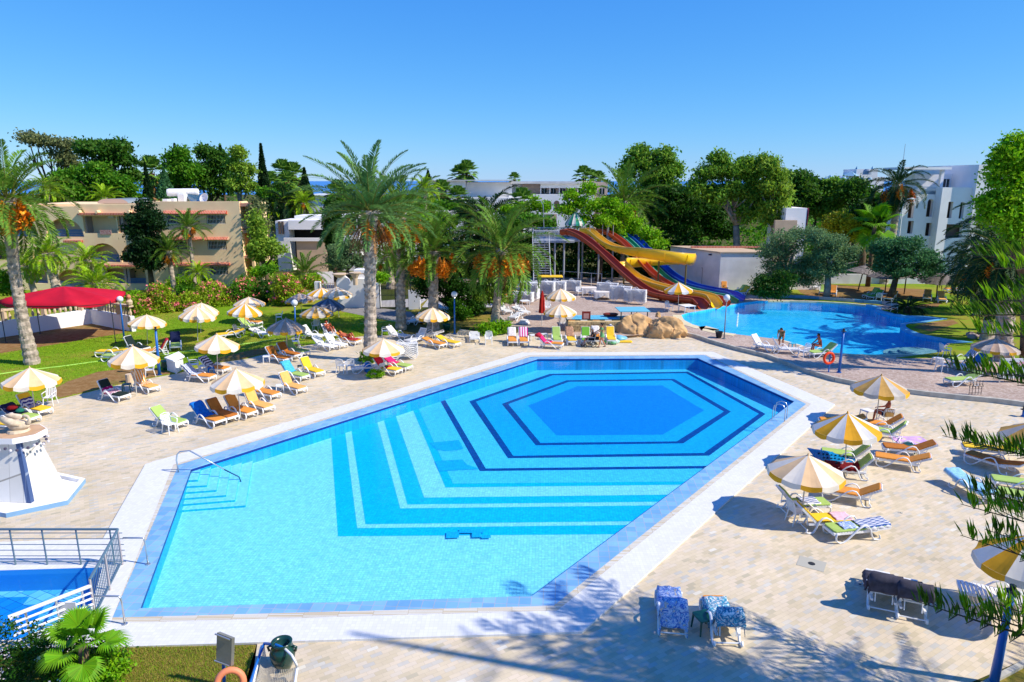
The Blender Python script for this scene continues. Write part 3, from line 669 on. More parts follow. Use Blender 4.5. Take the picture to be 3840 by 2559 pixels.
palm_px('up','date palm with a stout crown left of the slim palm by the tan hotel','W',1540,-66,'W',1545,1130,.25,.75,dates=3,dsp=.6,seed=10,dsc=.8)
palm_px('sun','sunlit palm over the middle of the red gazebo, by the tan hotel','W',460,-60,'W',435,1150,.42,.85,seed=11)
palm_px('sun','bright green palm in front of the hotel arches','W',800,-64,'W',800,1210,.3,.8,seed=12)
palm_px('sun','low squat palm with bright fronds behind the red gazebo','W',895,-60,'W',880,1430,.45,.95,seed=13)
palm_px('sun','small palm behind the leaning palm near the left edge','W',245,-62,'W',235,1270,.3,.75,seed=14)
palm_px('up','squat green palm between the flowering shrubs and the gate','B',600,110,'X',450,1330,.3,.86,seed=15)
palm_px('std','palm growing on the road side behind the two tall palms','X',1220,-72,'X',1215,1180,.45,.7,dates=2,seed=16)
palm_px('sun','little young palm at the corner of the tan hotel','W',1825,-66,'W',1820,1330,.16,.55,seed=17)
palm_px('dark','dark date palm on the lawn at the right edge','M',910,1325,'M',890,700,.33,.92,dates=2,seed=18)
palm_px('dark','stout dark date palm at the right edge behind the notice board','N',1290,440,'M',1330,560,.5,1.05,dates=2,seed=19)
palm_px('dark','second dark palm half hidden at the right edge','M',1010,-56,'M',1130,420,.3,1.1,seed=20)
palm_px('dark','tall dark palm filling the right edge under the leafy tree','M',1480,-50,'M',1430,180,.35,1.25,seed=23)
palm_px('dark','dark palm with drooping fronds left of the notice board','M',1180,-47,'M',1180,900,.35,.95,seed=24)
palm_px('sun','pale palm behind the tan hotel roof at the left','W',440,-95,'W',430,560,.3,.95,seed=21)
palm_px('sun','short palm behind the curved roof lantern of the tan hotel','W',960,-95,'W',960,640,.3,.95,seed=22)
for i,(x,y,s,l) in enumerate([(180,800,1.0,'bushy palm at the foot of the garden behind the low white house'),(270,690,1.1,'palm left of the low white house roof'),(430,690,1.1,'palm with an orange bunch left of the cypress'),(130,720,.9,'small palm below the giant conifer'),(1550,560,1.0,'palm left of the fan palms by the far hotel')]):
    palm_px('dark' if i%2 else 'sun',l,'X',x,-98,'X',x,y,.3,s,seed=30+i,dates=1 if i==2 else 0)
# ---------------------------------------------------------------- fan palms
def fan_proto(seed,nf,L,blade,leaf,nb=22,lw=.06,skirt=False):
    rng=np.random.default_rng(seed); qs=[]
    for i in range(nf):
        u=(i+.5)/nf; az=i*2.39996; el=math.radians(80-130*u+rng.normal(0,6)); d=np.array([math.cos(az)*math.cos(el),math.sin(az)*math.cos(el),math.sin(el)])
        s=np.array([-math.sin(az),math.cos(az),0]); up=np.cross(d,s)*-1; up=up*np.sign(up[2]+1e-6)
        hub=d*L; qs.append(np.stack([-s*.02,s*.02,hub+s*.012,hub-s*.012])[None])
        for k in range(nb):
            a=math.radians(-110+220*k/(nb-1)); b=blade*(1-.25*(abs(a)/1.9)**2)*rng.uniform(.92,1.05)
            dd=d*math.cos(a)+s*math.sin(a)+up*(.25*abs(math.sin(a)))
            dd/=np.linalg.norm(dd); w=np.cross(dd,up); w/=np.linalg.norm(w)+1e-9
            m=hub+dd*b*.62+up*.03; tip=hub+dd*b; tip[2]-=b*.22
            w1=w*lw*.5
            qs.append(np.stack([hub-w1*.25,m-w1,m+up*.03,hub+w1*.0])[None]); qs.append(np.stack([hub,m+up*.03,m+w1,hub+w1*.25])[None]); qs.append(np.stack([m-w1,tip,m+w1,m+up*.03])[None])
    return np_mesh('crown',np.concatenate(qs),4,LF[leaf],False)
FANF=fan_proto(51,26,.9,.75,'palm',18,.13); FANN=fan_proto(52,13,.85,1.05,'fan',34,.085)
def fan_palm(label,base,top,tr,scale,me=None,group='fan palms'):
    base=Vector(base); top=Vector(top); root=thing('fan_palm',label,'palm tree',base,0,group); h=top-base
    MB().tube([(0,0,0),h*.5,h],[tr*1.3,tr,tr],8).build('trunk',BARK,root,smooth=True)
    c=link('crown',me or FANF,root); c.location=h; c.scale=(scale,)*3
    if me is None:
        rng=np.random.default_rng(3); p=rng.normal(size=(160,3))*np.array([.28,.28,.5])*scale+np.array(h)+np.array([0,0,-.9*scale]); np_mesh('dead_fronds',leaf_quads(rng,p,.5*scale,0,.4),4,DEADF,root)
    return root
for (x,y,Y,s,l) in [(245,420,150,2.2,'tall fan palm against the sea, left one of the close pair'),(345,440,150,2.1,'tall fan palm against the sea, right one of the close pair'),(285,500,140,1.7,'dark shorter fan palm below the pair against the sea'),(130,520,135,1.8,'fan palm beside the giant dark conifer'),
                    (1705,600,112,1.6,'fan palm in front of the far white hotel, left of its terrace'),(1855,640,112,1.4,'smaller fan palm in front of the far white hotel arches'),(1935,410,170,2.2,'fan palm rising above the far hotel roof'),(1868,450,170,2.1,'low fan palm beside the one above the far hotel roof'),(755,610,105,1.6,'fan palm behind the crown of the tallest date palm'),(838,640,110,1.4,'slender fan palm right behind the tallest date palm')]:
    t=P3('X',x,y,Y); fan_palm(l,(t.x,t.y,0),t,.22,s)
for (x,y,Y,s,l) in [(655,455,165,2.0,'fan palm above the far hotel roof near its right end'),(730,475,165,1.7,'second fan palm above the far hotel roof near its right end'),(90,690,112,1.8,'fan palm against the arches of the far hotel'),(20,475,170,1.3,'tiny fan palm top above the far hotel roof'),(795,480,165,1.6,'third fan palm at the right end of the far hotel roof')]:
    t=P3('Y',x,y,Y); fan_palm(l,(t.x,t.y,0),t,.22,s)
t=P3('W',1390,420,120); fan_palm('fan palm beside a thin dark conifer against the sky behind the tan hotel',(t.x,t.y,0),t,.25,2.2)
t=P3('Z',980,900,72); fan_palm('bright fan palm beside the white hotel block',(t.x,t.y,0),t,.2,1.6,FANN)
b_=G('H',780,1640,0); t=P3('H',765,1225,b_.y); fan_palm('big bright fan palm in the bed beside the railings, bottom left',b_,t,.1,.52,FANN,group=None)
# ---------------------------------------------------------------- broad trees, conifers, shrubs
tree('pine_tree','spreading green pine with bare limbs, top left behind the tan hotel','tree',base_under('W',1000,105),PB('W',[(1050,210,170,110),(800,190,110,95),(940,330,120,70),(1150,300,80,60),(1180,440,80,90)],105),'pine',9000,.55,.8,.5,BARKG,6)
tree('pine_tree','umbrella pine with a thin flat brown-green top at the upper left','tree',base_under('W',420,115),PB('W',[(330,110,140,35),(250,80,80,30),(450,130,100,35),(620,160,120,50),(560,260,90,80),(650,320,110,110)],115),'grey',6000,.5,.8,.4,BARK,6,shell=.3)
tree('broad_tree','dense dark tree below the pines behind the tan hotel','tree',base_under('W',880,100),PB('W',[(880,420,130,110),(700,480,140,150),(1000,540,140,140),(820,600,200,110),(1150,540,110,120),(1200,650,90,60),(560,520,120,150),(500,620,120,100)],100),'green',13000,.5,.8,.4)
tree('broad_tree','rounded bright-topped tree right of the gap behind the tan hotel','tree',base_under('W',1640,108),PB('W',[(1640,270,110,85),(1600,360,90,70),(1700,420,130,130),(1580,520,120,120)],108),'green',9000,.5,.8,.4)
tree('broad_tree','dark evergreen with yellowish top in the middle of the group behind the tan hotel roof','tree',base_under('W',1900,112),PB('W',[(1880,230,110,70),(2020,320,120,110),(1850,420,150,150),(1980,540,150,120),(2100,500,90,150)],112),'pine',11000,.5,.8,.4)
tree('eucalyptus_tree','airy blue-green eucalyptus beside the tan hotel roof','tree',base_under('W',2200,104),PB('W',[(2190,240,80,90),(2150,350,70,80),(2250,400,90,90),(2180,520,100,90),(2290,560,70,90)],104),'willow',6500,.45,.6,.3,BARKG,5,shell=.3)
def conifer(label, reg, x, ytop, ybase, hw, Y, leaf='conif', n=5000, size=.4, layered=True, name='conifer_tree'):
    top=P3(reg,x,ytop,Y); bot=P3(reg,x,ybase,Y); k=2.45 if reg in REG else 3.5636
    sc=FOC/(Y*CP+(CAM_H-bot.z)*SP)*k; rw=hw/sc; H=top.z-bot.z; _seed[0]+=1; rng=np.random.default_rng(_seed[0])
    root=thing(name,label,'tree',(top.x,Y,0))
    u=rng.random(n)**.7; lev=np.floor(u*26)/26+rng.normal(0,.006,n) if layered else u
    a=rng.random(n)*6.283; arm=np.floor(a/6.283*9)/9*6.283+rng.normal(0,.22,n) if layered else a
    r=rw*(lev if layered else np.sin(np.pi*np.clip(u*.8+.1,0,1))**.6)*rng.uniform(.35,1.05,n)
    z=top.z-u*0-lev*H; z-= r*.12
    P=np.stack([r*np.cos(arm),r*np.sin(arm),z],1); q=leaf_quads(rng,P,size,.2,.5)
    np_mesh('crown',q,4,LF[leaf],root)
    MB().tube([(0,0,-.1),(0,0,max(bot.z,1)),(0,0,top.z-.3)],[rw*.12+.12,rw*.08+.1,.03],7).build('trunk',BARK,root)
    return root
conifer('giant dark conical conifer behind the tan hotel, tallest spire on the left','X',42,155,690,72,115,n=9000,size=.55)
conifer('dark conical conifer standing against the sea','X',442,372,660,78,125,n=8000,size=.5)
conifer('small conifer tip over the far hotel','X',1580,392,520,45,150,n=2500,size=.5)
conifer('thin conifer tip at the left of the tree group behind the tan hotel','W',1602,150,420,50,116,n=2200,size=.5)
conifer('thin conifer tip poking above the middle of the tree group','W',2020,155,380,55,118,n=2200,size=.5)
conifer('slim dark conifer against the sea beside a fan palm','W',1330,325,640,48,104,n=3500,size=.4)
conifer('loose conifer behind the tan hotel roof tanks','W',1500,375,640,100,100,'bluegreen',n=3500,size=.4)
conifer('dark cypress in front of the low white house','X',690,650,1150,95,74,'dark',n=9000,size=.28,layered=False,name='cypress_tree')
tree('cypress_tree','big ragged dark cypress covering the middle of the tan hotel','tree',base_under('W',1320,66),PB('W',[(1320,730,60,90),(1300,850,110,90),(1290,960,130,90),(1340,1060,160,110),(1290,1160,130,90),(1420,900,80,80),(1380,800,90,60),(1430,1150,90,90),(1380,1240,110,60)],66),'conif',16000,.3,.45,.25,shell=.3)
# right-hand trees
tree('broad_tree','tall rounded tree with olive top behind the slides','tree',base_under('Y',1300,95),PB('Y',[(1170,230,90,75),(1350,270,130,85),(1240,350,110,90),(1450,400,120,110),(1330,450,130,110),(1100,330,90,60),(1050,420,80,100),(1450,560,110,100),(1250,600,130,120)],95),'euc',15000,.45,.75,.45)
tree('eucalyptus_tree','broad eucalyptus with pale limbs right of the slides','tree',base_under('Y',2100,78),PB('Y',[(1780,420,110,110),(1915,290,90,85),(1900,420,110,100),(2060,400,130,120),(2180,330,90,90),(2230,460,130,120),(2320,330,90,90),(2060,580,140,120),(1880,620,120,110),(2250,640,130,120),(2150,780,130,110),(1700,560,100,110)],78),'euc',20000,.36,.6,.4,BARKG,8,drop=.2,shell=.4)
tree('eucalyptus_tree','sunny eucalyptus on the right side of the broad one','tree',base_under('Z',60,76),PB('Z',[(20,370,80,100),(90,430,90,80),(50,540,120,110),(130,620,80,90),(60,720,110,100),(30,830,80,60)],76),'willow',8000,.36,.6,.3,BARKG,6,drop=.2,shell=.4)
tree('broad_tree','deep dark tree mass between the slides and the hut','tree',base_under('Y',1600,84),PB('Y',[(1500,720,150,140),(1700,760,150,140),(1420,640,110,90),(1560,600,110,70),(1600,930,200,110),(1800,900,150,120),(1880,780,120,120),(1950,950,120,90),(1350,800,120,120)],84),'dark',16000,.42,.7,.4)
tree('citrus_tree','glossy bright green tree behind the top of the slides','tree',base_under('Y',800,76),PB('Y',[(560,640,110,80),(700,560,70,80),(500,760,100,80),(680,720,130,100),(860,720,130,90),(1000,790,140,100),(850,860,170,80),(1120,900,120,90),(1250,980,110,80),(1330,1060,130,80),(620,850,100,60),(1000,950,120,60)],76),'bright',17000,.3,.45,.3,shell=.6)
for i,(bl,lf,l,Y) in enumerate([([(280,470,110,90),(350,600,130,120),(250,700,100,120)],'pine','dark-green tree with a rounded top left of the far domes',108),([(430,560,90,100),(450,700,110,120)],'pine','tree right under the first pale dome',112),([(600,540,90,80),(640,660,120,110),(560,760,120,100)],'euc','olive-tinted tree below the far white domes',110),
        ([(810,530,90,70),(760,600,100,90),(850,650,130,130)],'pine','rounded tree below the far white palace',106),([(900,800,160,170),(800,900,140,120),(1000,760,90,150)],'dark','dark tree behind the round-headed palm',77.5)]):
    tree('broad_tree',l,'tree',base_under('Z',bl[0][0],Y),PB('Z',bl,Y),lf,7000,.5,.8,.35)
tree('autumn_tree','yellowish thin tree behind the olive trees','tree',base_under('Z',680,76),PB('Z',[(640,850,120,80),(740,900,100,90),(600,930,100,60),(780,1000,80,90)],76),'yell',5000,.3,.5,.2,shell=.3)
tree('olive_tree','large silvery olive tree right of the hut','tree',base_under('Z',200,66),PB('Z',[(120,1010,160,110),(330,980,130,100),(60,1150,160,120),(250,1140,160,120),(150,1290,190,110),(380,1250,120,110),(60,1390,170,80),(260,1400,150,80),(420,1390,140,90),(330,1330,160,110)],66),'olive',18000,.2,.4,.3,BARKG,6,up=.1)
tree('olive_tree','silvery olive tree behind the thatched parasols','tree',base_under('Z',600,64),PB('Z',[(480,1020,120,100),(620,1060,130,110),(540,1190,150,120),(720,1180,110,110),(640,1290,130,70),(470,1330,110,70)],64),'olive',15000,.2,.4,.3,BARKG,6,up=.1)
tree('olive_tree','rounded dark olive tree in front of the white hotel block','tree',base_under('Z',1190,63,T),PB('Z',[(1050,1110,110,100),(1190,1080,110,90),(1330,1080,100,90),(1130,1210,140,100),(1330,1210,140,100),(1480,1190,110,100),(1540,1280,90,80),(1200,1310,150,80),(1400,1320,120,60),(1050,1280,90,70)],63),'bluegreen',17000,.22,.4,.28,BARK,6,up=.1)
tree('plane_tree','tall leafy bright tree at the top right edge','tree',base_under('Z',2620,38),PB('Z',[(2300,130,110,90),(2200,230,110,80),(2330,300,110,110),(2180,340,80,50),(2050,370,60,60),(2230,450,110,90),(2080,500,80,50),(2330,560,110,110),(2150,620,130,60),(2000,700,70,50),(2150,750,140,80),(2300,760,110,110),(2060,820,100,60),(2250,900,120,90),(2330,1000,90,100)],38),'bright',15000,.22,.35,.3,shell=.4)
# willowy bushes in the middle
tree('pepper_tree','drooping yellow-green pepper tree behind the palm beside the loungers','tree',base_under('C',120,58),PB('C',[(60,60,130,110),(250,120,90,120),(180,250,110,110),(0,260,90,120),(300,-40,80,80),(120,-80,130,90)],58),'willow',13000,.22,.4,.2,drop=.4,shell=.5)
tree('pepper_tree','dark shady bush left of the drooping pepper tree','tree',base_under('B',1950,57),PB('B',[(1700,60,120,110),(1900,40,150,130),(2080,120,120,110),(1950,200,110,80),(2150,250,90,90),(1850,-80,130,70)],57),'dark',12000,.24,.4,.2,shell=.5)
tree('olive_tree','grey-green olive by the gate wall behind the squat palm','tree',base_under('X',820,72),PB('X',[(760,1130,100,80),(880,1100,90,90),(820,1230,130,90),(940,1230,80,90),(700,1240,70,70)],72),'olive',9000,.22,.4,.2,up=.1)
tree('broad_tree','feathery pale tree at the corner of the tan hotel','tree',base_under('X',60,68),PB('X',[(0,860,50,90),(80,1080,110,80),(30,980,70,90),(160,1120,100,70),(10,1150,110,70)],68),'willow',9000,.3,.5,.2,shell=.4)
tree('broad_tree','greyish bare-twigged tree behind the tan hotel corner','tree',base_under('X',10,71),PB('X',[(0,740,70,110),(40,900,90,80)],71),'grey',3500,.3,.5,.2,BARKG,shell=.2)
tree('broad_tree','dark round tree in front of the far hotel terrace','tree',base_under('X',1950,84),PB('X',[(1930,780,90,80),(1980,860,70,80)],84),'dark',4000,.3,.5,.2)
for i,(reg,bl,lf,l,Y,n) in enumerate([('X',[(1560,700,110,60),(1700,740,90,50),(1800,740,90,50),(1480,700,60,70)],'green','green hedge trees in front of the far white hotel',108,8000),
      ('Y',[(60,730,70,50),(210,700,45,70),(290,730,50,50),(-40,760,90,50)],'bright','green trees before the arches of the far hotel',108,4500),('Y',[(60,860,120,70),(200,850,90,60),(320,880,80,50),(-80,900,120,80)],'green','green shrubs left of the slide tower canopy',88,6000),
      ('X',[(200,560,80,60),(300,600,90,70),(200,680,70,60),(340,680,80,60)],'dark','dark bushy tree in front of the sea behind the low white house',118,7000),
      ('X',[(150,640,80,50),(60,600,60,60)],'green','low green tree at the foot of the giant conifer',100,3000),
      ('X',[(790,660,90,70),(900,700,80,60),(700,700,70,60)],'green','green trees behind the cypress',100,5000),
      ('X',[(1560,830,200,60),(1740,860,160,60)],'bright','sunny shrubs behind the shorter date palm',80,5000),
      ('X',[(1230,700,160,80),(1400,720,120,80)],'green','green tree between the trunks of the middle palms',96,5000)]):
    tree('broad_tree',l,'tree',base_under(reg,bl[0][0],Y),PB(reg,bl,Y),lf,n,.4,.6,.2)
# flowering oleanders and shrubs
SH='flowering oleander shrubs along the lawn'
for i,(reg,bl,Y,l) in enumerate([('A',[(1290,250,130,110),(1220,330,110,90),(1400,330,110,90)],58,'yellow-green oleander at the left end of the flowering row'),('A',[(1480,180,110,110),(1560,300,110,110),(1450,90,70,50)],59,'oleander with pale pink flowers, second in the row'),
      ('A',[(1750,230,120,110),(1650,330,110,90),(1850,300,110,90)],60,'oleander behind the pair of white parasols'),('A',[(1950,140,130,120),(2060,260,120,110)],62,'tall oleander with red-pink flowers in mid row'),
      ('A',[(2230,120,120,110),(2150,290,110,80)],63,'oleander with pink flowers left of the dark gap'),('B',[(60,80,110,90),(90,190,100,70)],64,'oleander with red flowers at the right end of the row'),
      ('B',[(420,40,110,90),(480,130,100,80),(370,160,80,60)],62,'oleander bush left of the squat palm'),('B',[(660,20,60,50)],66,'small pink oleander beside the gate post')]):
    tree('oleander_bush',l,'shrub',base_under(reg,bl[0][0],Y),PB(reg,bl,Y),'oleander' if i not in (4,) else 'green',6500,.2,.35,0,flowers=(BLOSS,700,.2),group=SH,shell=.6,drop=.1)
tree('dark_shrub','dark shaded shrub between the oleanders','shrub',base_under('B',240,64),PB('B',[(220,100,130,100),(160,200,120,60),(300,170,60,80)],64),'dark',6000,.22,.35,0)
tree('hedge','green hedge at the left edge behind the leaning palm','hedge',base_under('W',30,62),PB('W',[(40,1420,110,70),(0,1380,80,60),(90,1480,90,50)],62),'green',4000,.22,.35,0)
for (reg,bl,lf,Y,l,n) in [('W',[(1700,1420,150,70),(1850,1430,120,60),(1620,1460,100,50)],'bright',70,'sunny shrubs at the foot of the tan hotel',5000),('W',[(2200,1340,110,60),(2290,1360,80,50)],'grey',78,'greyish shrub at the right corner of the tan hotel',3000),
      ('X',[(60,1270,120,40),(110,1330,60,40)],'bright',72,'clipped hedge right of the tan hotel',3000),('X',[(20,1330,45,35)],'bright',66,'bright yellow-green clipped bush beside the oleanders',2000),('X',[(100,1300,70,30)],'green',66,'low round bush on the hotel lawn',1500),
      ('W',[(1010,1540,70,35),(1230,1550,70,40)],'bright',60,'low bushes behind the balustrade',3000),('X',[(520,1390,60,30)],'bright',66,'bright low bush beside the gate',1500),('X',[(1155,1375,50,30)],'bright',60,'bush in the round planter by the gate',1500),
      ('B',[(2040,310,70,50),(1990,250,60,50)],'green',55,'round bush behind the blue lamp post',2500),('C',[(90,570,110,40),(210,560,60,50)],'bright',50,'yellow-green grasses at the foot of the palm beside the loungers',2500),
      ('W',[(1800,1470,150,50),(1550,1510,150,50),(2250,1420,120,60)],'green',66,'mixed green shrubs behind the flowering row',5000),
      ('D',[(60,200,130,90),(150,120,110,80),(-60,180,90,90)],'dark',62,'dark undergrowth beneath the olive trees',7000)]:
    tree('shrub',l,'shrub',base_under(reg,bl[0][0],Y),PB(reg,bl,Y),lf,n,.2,.3,0)
# understorey that reads as one mass, and the far-off wood down to the sea
def mass(name,label,pts,leaf,n,size,clump,kind='stuff'):
    _seed[0]+=1; rng=np.random.default_rng(_seed[0]); p=crown_pts(rng,pts,n,clump,16,.6); p=p[p[:,2]>.05]
    return tag(np_mesh(name,leaf_quads(rng,p,size,.4),4,LF[leaf]),label,None,None,kind)
rg=random.Random(9)
for i,lf in enumerate(('dark','green','pine','euc')):
    bl=[]
    for _ in range(95):
        Y=rg.uniform(125,420); X=rg.uniform(-.85,.85)*Y; h=rg.uniform(2,4.6); 
        if -.05*Y<X<.12*Y and Y<165: continue
        if -.6*Y<X<-.15*Y: h*=.8
        bl.append(((X,Y,h*.4),(rg.uniform(5,11),rg.uniform(4,8),h)))
    mass('distant_wood',('far wood of dark trees towards the sea','far wood of green trees towards the sea','far wood of pines towards the sea','far wood of yellow-green trees towards the sea')[i],bl,lf,9000,1.3,1.6)
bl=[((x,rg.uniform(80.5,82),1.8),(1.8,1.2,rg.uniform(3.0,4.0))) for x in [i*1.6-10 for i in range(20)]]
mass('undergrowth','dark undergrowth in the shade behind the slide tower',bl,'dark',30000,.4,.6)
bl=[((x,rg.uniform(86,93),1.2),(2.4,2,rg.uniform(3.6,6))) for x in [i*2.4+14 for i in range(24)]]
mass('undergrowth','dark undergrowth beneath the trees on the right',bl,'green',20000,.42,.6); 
bl=[((x,rg.uniform(88,100),1.0),(2.6,3,rg.uniform(1.6,3.2))) for x in [i*2.6-66 for i in range(24)]]
mass('undergrowth','green undergrowth around the low white houses',bl,'green',9000,.4,.5)
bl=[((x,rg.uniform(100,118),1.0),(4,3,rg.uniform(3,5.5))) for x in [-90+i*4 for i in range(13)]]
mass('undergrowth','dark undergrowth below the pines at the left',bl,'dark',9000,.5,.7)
# bed bottom left
b0=G('H',250,1480,0)
tree('white_flower_bush','dark bush with small white flowers in the bottom left corner','shrub',b0,[((b0.x-.6,b0.y,.5),(1.3,.8,.6)),((b0.x+.7,b0.y-.2,.4),(1.0,.7,.5)),((b0.x-2,b0.y+.3,.5),(1.0,.8,.6)),((b0.x+1.6,b0.y-.3,.4),(.8,.7,.5))],'dark',9000,.09,.16,0,flowers=(BLOSW,420,.06),shell=.6)
b0=G('H',1000,1540,0)
tree('leafy_bush','bright leafy bush at the foot of the fan palm, bottom left','shrub',b0,[((b0.x,b0.y,.3),(.5,.4,.45)),((b0.x-.5,b0.y-.3,.3),(.5,.4,.4)),((b0.x+.2,b0.y-.4,.2),(.4,.3,.3))],'bright',3500,.09,.14,0)
b0=G('B',1220,750,0)
tree('leafy_bush','small leafy plant around the foot of the tallest palm','shrub',b0,[((b0.x-.2,b0.y-.5,.4),(.5,.3,.4))],'green',900,.15,.14,0)
b0=G('B',1240,900,0)
tree('leafy_bush','bright green potted plant under the parasol by the tallest palm','shrub',b0,[((b0.x,b0.y,.25),(.55,.3,.22))],'bright',900,.12,.1,0)
b0=G('D',1280,432,T)
cy=thing('cycad','dark cycad with a ring of stiff fronds beside the curved pool','plant',b0); MB().tube([(0,0,0),(0,0,.6)],[.3,.25],8).build('trunk',BARK,cy)
cm=palm_proto(61,30,1.7,.9,36,.06,.32,'palmd',(-5,50)); c_=link('crown',cm[0],cy); c_.location=(0,0,.6)
# real grass: tufts on the beds and the lawns
def inside(p,poly):
    x,y=p; c=False; n=len(poly)
    for i in range(n):
        (x0,y0),(x1,y1)=poly[i],poly[(i+1)%n]
        if (y0>y)!=(y1>y) and x<(x1-x0)*(y-y0)/(y1-y0)+x0: c=not c
    return c
def grass(name,label,poly,z,n,h,w,leaf,ymax=60,xlim=None,holes=()):
    rng=np.random.default_rng(len(label)); xs=[p[0] for p in poly]; ys=[p[1] for p in poly]; P=[]
    x0,x1=(xlim or (min(xs),max(xs)))
    while len(P)<n:
        p=(rng.uniform(x0,x1),rng.uniform(min(ys),min(ymax,max(ys))))
        if inside(p,poly) and not any(inside(p,q) for q in holes): P.append(p)
    P=np.array(P); a=rng.random(n)*6.283; d=np.stack([np.cos(a),np.sin(a),np.zeros(n)],1)*w; ln=rng.normal(0,.35,(n,2))*h; b0=np.concatenate([P,np.full((n,1),z)],1); t=b0+np.concatenate([ln,(h*rng.uniform(.5,1.2,n))[:,None]],1)
    return tag(np_mesh(name,np.stack([b0-d,b0+d,t],1),3,LF[leaf]),label,None,None,'stuff')
LF['grass']=leafm('grass',(134,166,30),.55,.35,.03); LF['straw']=leafm('straw',(172,160,80),.5,.3,.02)
bed=[xy(G('I',630,1240)), xy(G('H',1060,1255)), xy(G('H',300,1500)), (-6,12.2), xy(G('I',545,1560))]
grass('dry_grass','dry short grass on the bed at the bottom left',bed,.012,26000,.05,.008,'straw'); grass('green_grass','green grass blades in the bottom left bed',bed,.012,9000,.06,.008,'grass')
grass('lawn_grass','grass blades on the left lawn',lawn,.03,32000,.08,.02,'grass',58,(-34,0),(earth1,earth2,earth3))
# ---------------------------------------------------------------- Norfolk pine reaching in from the right
def pine_branch_mesh(seed,L=4.6,leaf='arau'):
    rng=np.random.default_rng(seed); qs=[]; tb=MB()
    n=30; path=[]
    for i in range(n+1):
        u=i/n; path.append(Vector((L*u, .12*math.sin(u*3), -.55*u*L*.18+ .75*u*u*.35)))
    tb.tube(path[::5],[.045,.04,.033,.025,.018,.011,.004],5)
    def spikes(p,d,ln,cnt,hh):
        s=np.array([-d[1],d[0],0]); s/=np.linalg.norm(s)+1e-9
        for j in range(cnt):
            q=p+d*ln*(j+.5+rng.uniform(-.4,.4))/cnt; h=hh*rng.uniform(.7,1.2)*(1-.35*j/cnt); ax=np.array([d[0]*.45+rng.normal(0,.13),d[1]*.45+rng.normal(0,.13),1.]); ax/=np.linalg.norm(ax)
            w=np.cross(ax,rng.normal(size=3)); w/=np.linalg.norm(w); w2=np.cross(ax,w)
            m=q+ax*h*.55+d*.01; t=q+ax*h+d*h*.15
            for ww in (w,w2): qs.append(np.stack([q-ww*.006,m-ww*.011,t,m+ww*.011]))
    for i in range(3,n):
        u=i/n; p=np.array(path[i]); env=math.sin(math.pi*min(1,u*1.02))**.5*(1.15-u*.75)
        for sg in (-1,1):
            if rng.random()<.3: continue
            ln=.85*env*rng.uniform(.7,1.1); d=np.array([.62,sg*.78,.05+rng.normal(0,.05)]); d/=np.linalg.norm(d)
            tb.tube([tuple(p),tuple(p+d*ln)],[.008,.004],4,cap=False)
            spikes(p,d,ln,int(6+9*env),.25)
    for i in range(int(n*.55),n): spikes(np.array(path[i]),np.array([1.,0,-.05]),L/n,2,.26)
    me=np_mesh('needles',np.stack(qs),4,LF[leaf],False)
    mt=bpy.data.meshes.new('twigs'); mt.from_pydata(tb.v,[],tb.f); mt.materials.append(BARK)
    return me,mt
PBM=[pine_branch_mesh(71),pine_branch_mesh(72,leaf='arad')]
TX,TY=15.6,9.9
npn=thing('norfolk_pine','tall Norfolk pine whose needle-tufted branches reach in from the right edge','tree',(TX,TY,0))
MB().tube([(0,0,-.1),(0,0,6),(0,0,19)],[.36,.27,.06],10).build('trunk',BARK,npn)
def add_branch(z,az,L,tilt,k):
    me,mt=PBM[k%2]; o=link('branch',mt,npn); o.location=(0,0,z); o.rotation_euler=(0,tilt,az); o.scale=(L/4.6,)*3
    link('needles',me,o); return o
def branch_to(reg,x,y,Y,z0,k):
    tip=P3(reg,x,y,Y); a=Vector((0,0,z0)); d=tip-Vector((TX,TY,0))-a; d.z+= .0
    az=math.atan2(d.y,d.x); h=math.hypot(d.x,d.y); tilt=-math.atan2(d.z+.12*h*.35,h); add_branch(z0,az,d.length,tilt,k)
for k,(reg,x,y,Y,z0) in enumerate([('Z',2060,1290,13.0,10.2),('Z',1900,1180,15.5,10.6),('D',1920,300,13.5,9.4),('D',1700,440,16.0,9.6),('D',1840,600,14.0,8.5),('D',1640,920,14.2,6.9),('D',1900,950,12.5,7.6),
        ('F',1605,570,13.5,5.6),('F',1830,640,15.3,5.9),('F',1800,1040,13.2,4.6),('F',1770,1195,12.2,4.2),('F',1960,1150,14.5,4.4),('F',1770,1480,12.6,3.2),('F',1990,1420,11.5,3.4),('K',1700,860,11.8,2.2),('K',1320,800,12.2,2.0),('K',2050,820,10.6,2.4),('Z',2150,1480,14.5,9.8)]):
    branch_to(reg,x,y,Y,z0,k)
rg=random.Random(5)
for w in range(12):                       # remaining whorls, mostly outside the picture: they cast the shade on the paving
    z=2.6+w*1.15
    for j in range(5):
        az=R(200)+j*R(50)+rg.uniform(-.2,.2)+w*.3
        if 2.7<az%6.283<3.9: continue
        if w>5 and j%2: continue
        add_branch(z,az,rg.uniform(3.6,4.6)*(1-.05*w),rg.uniform(-.05,.12),w+j)
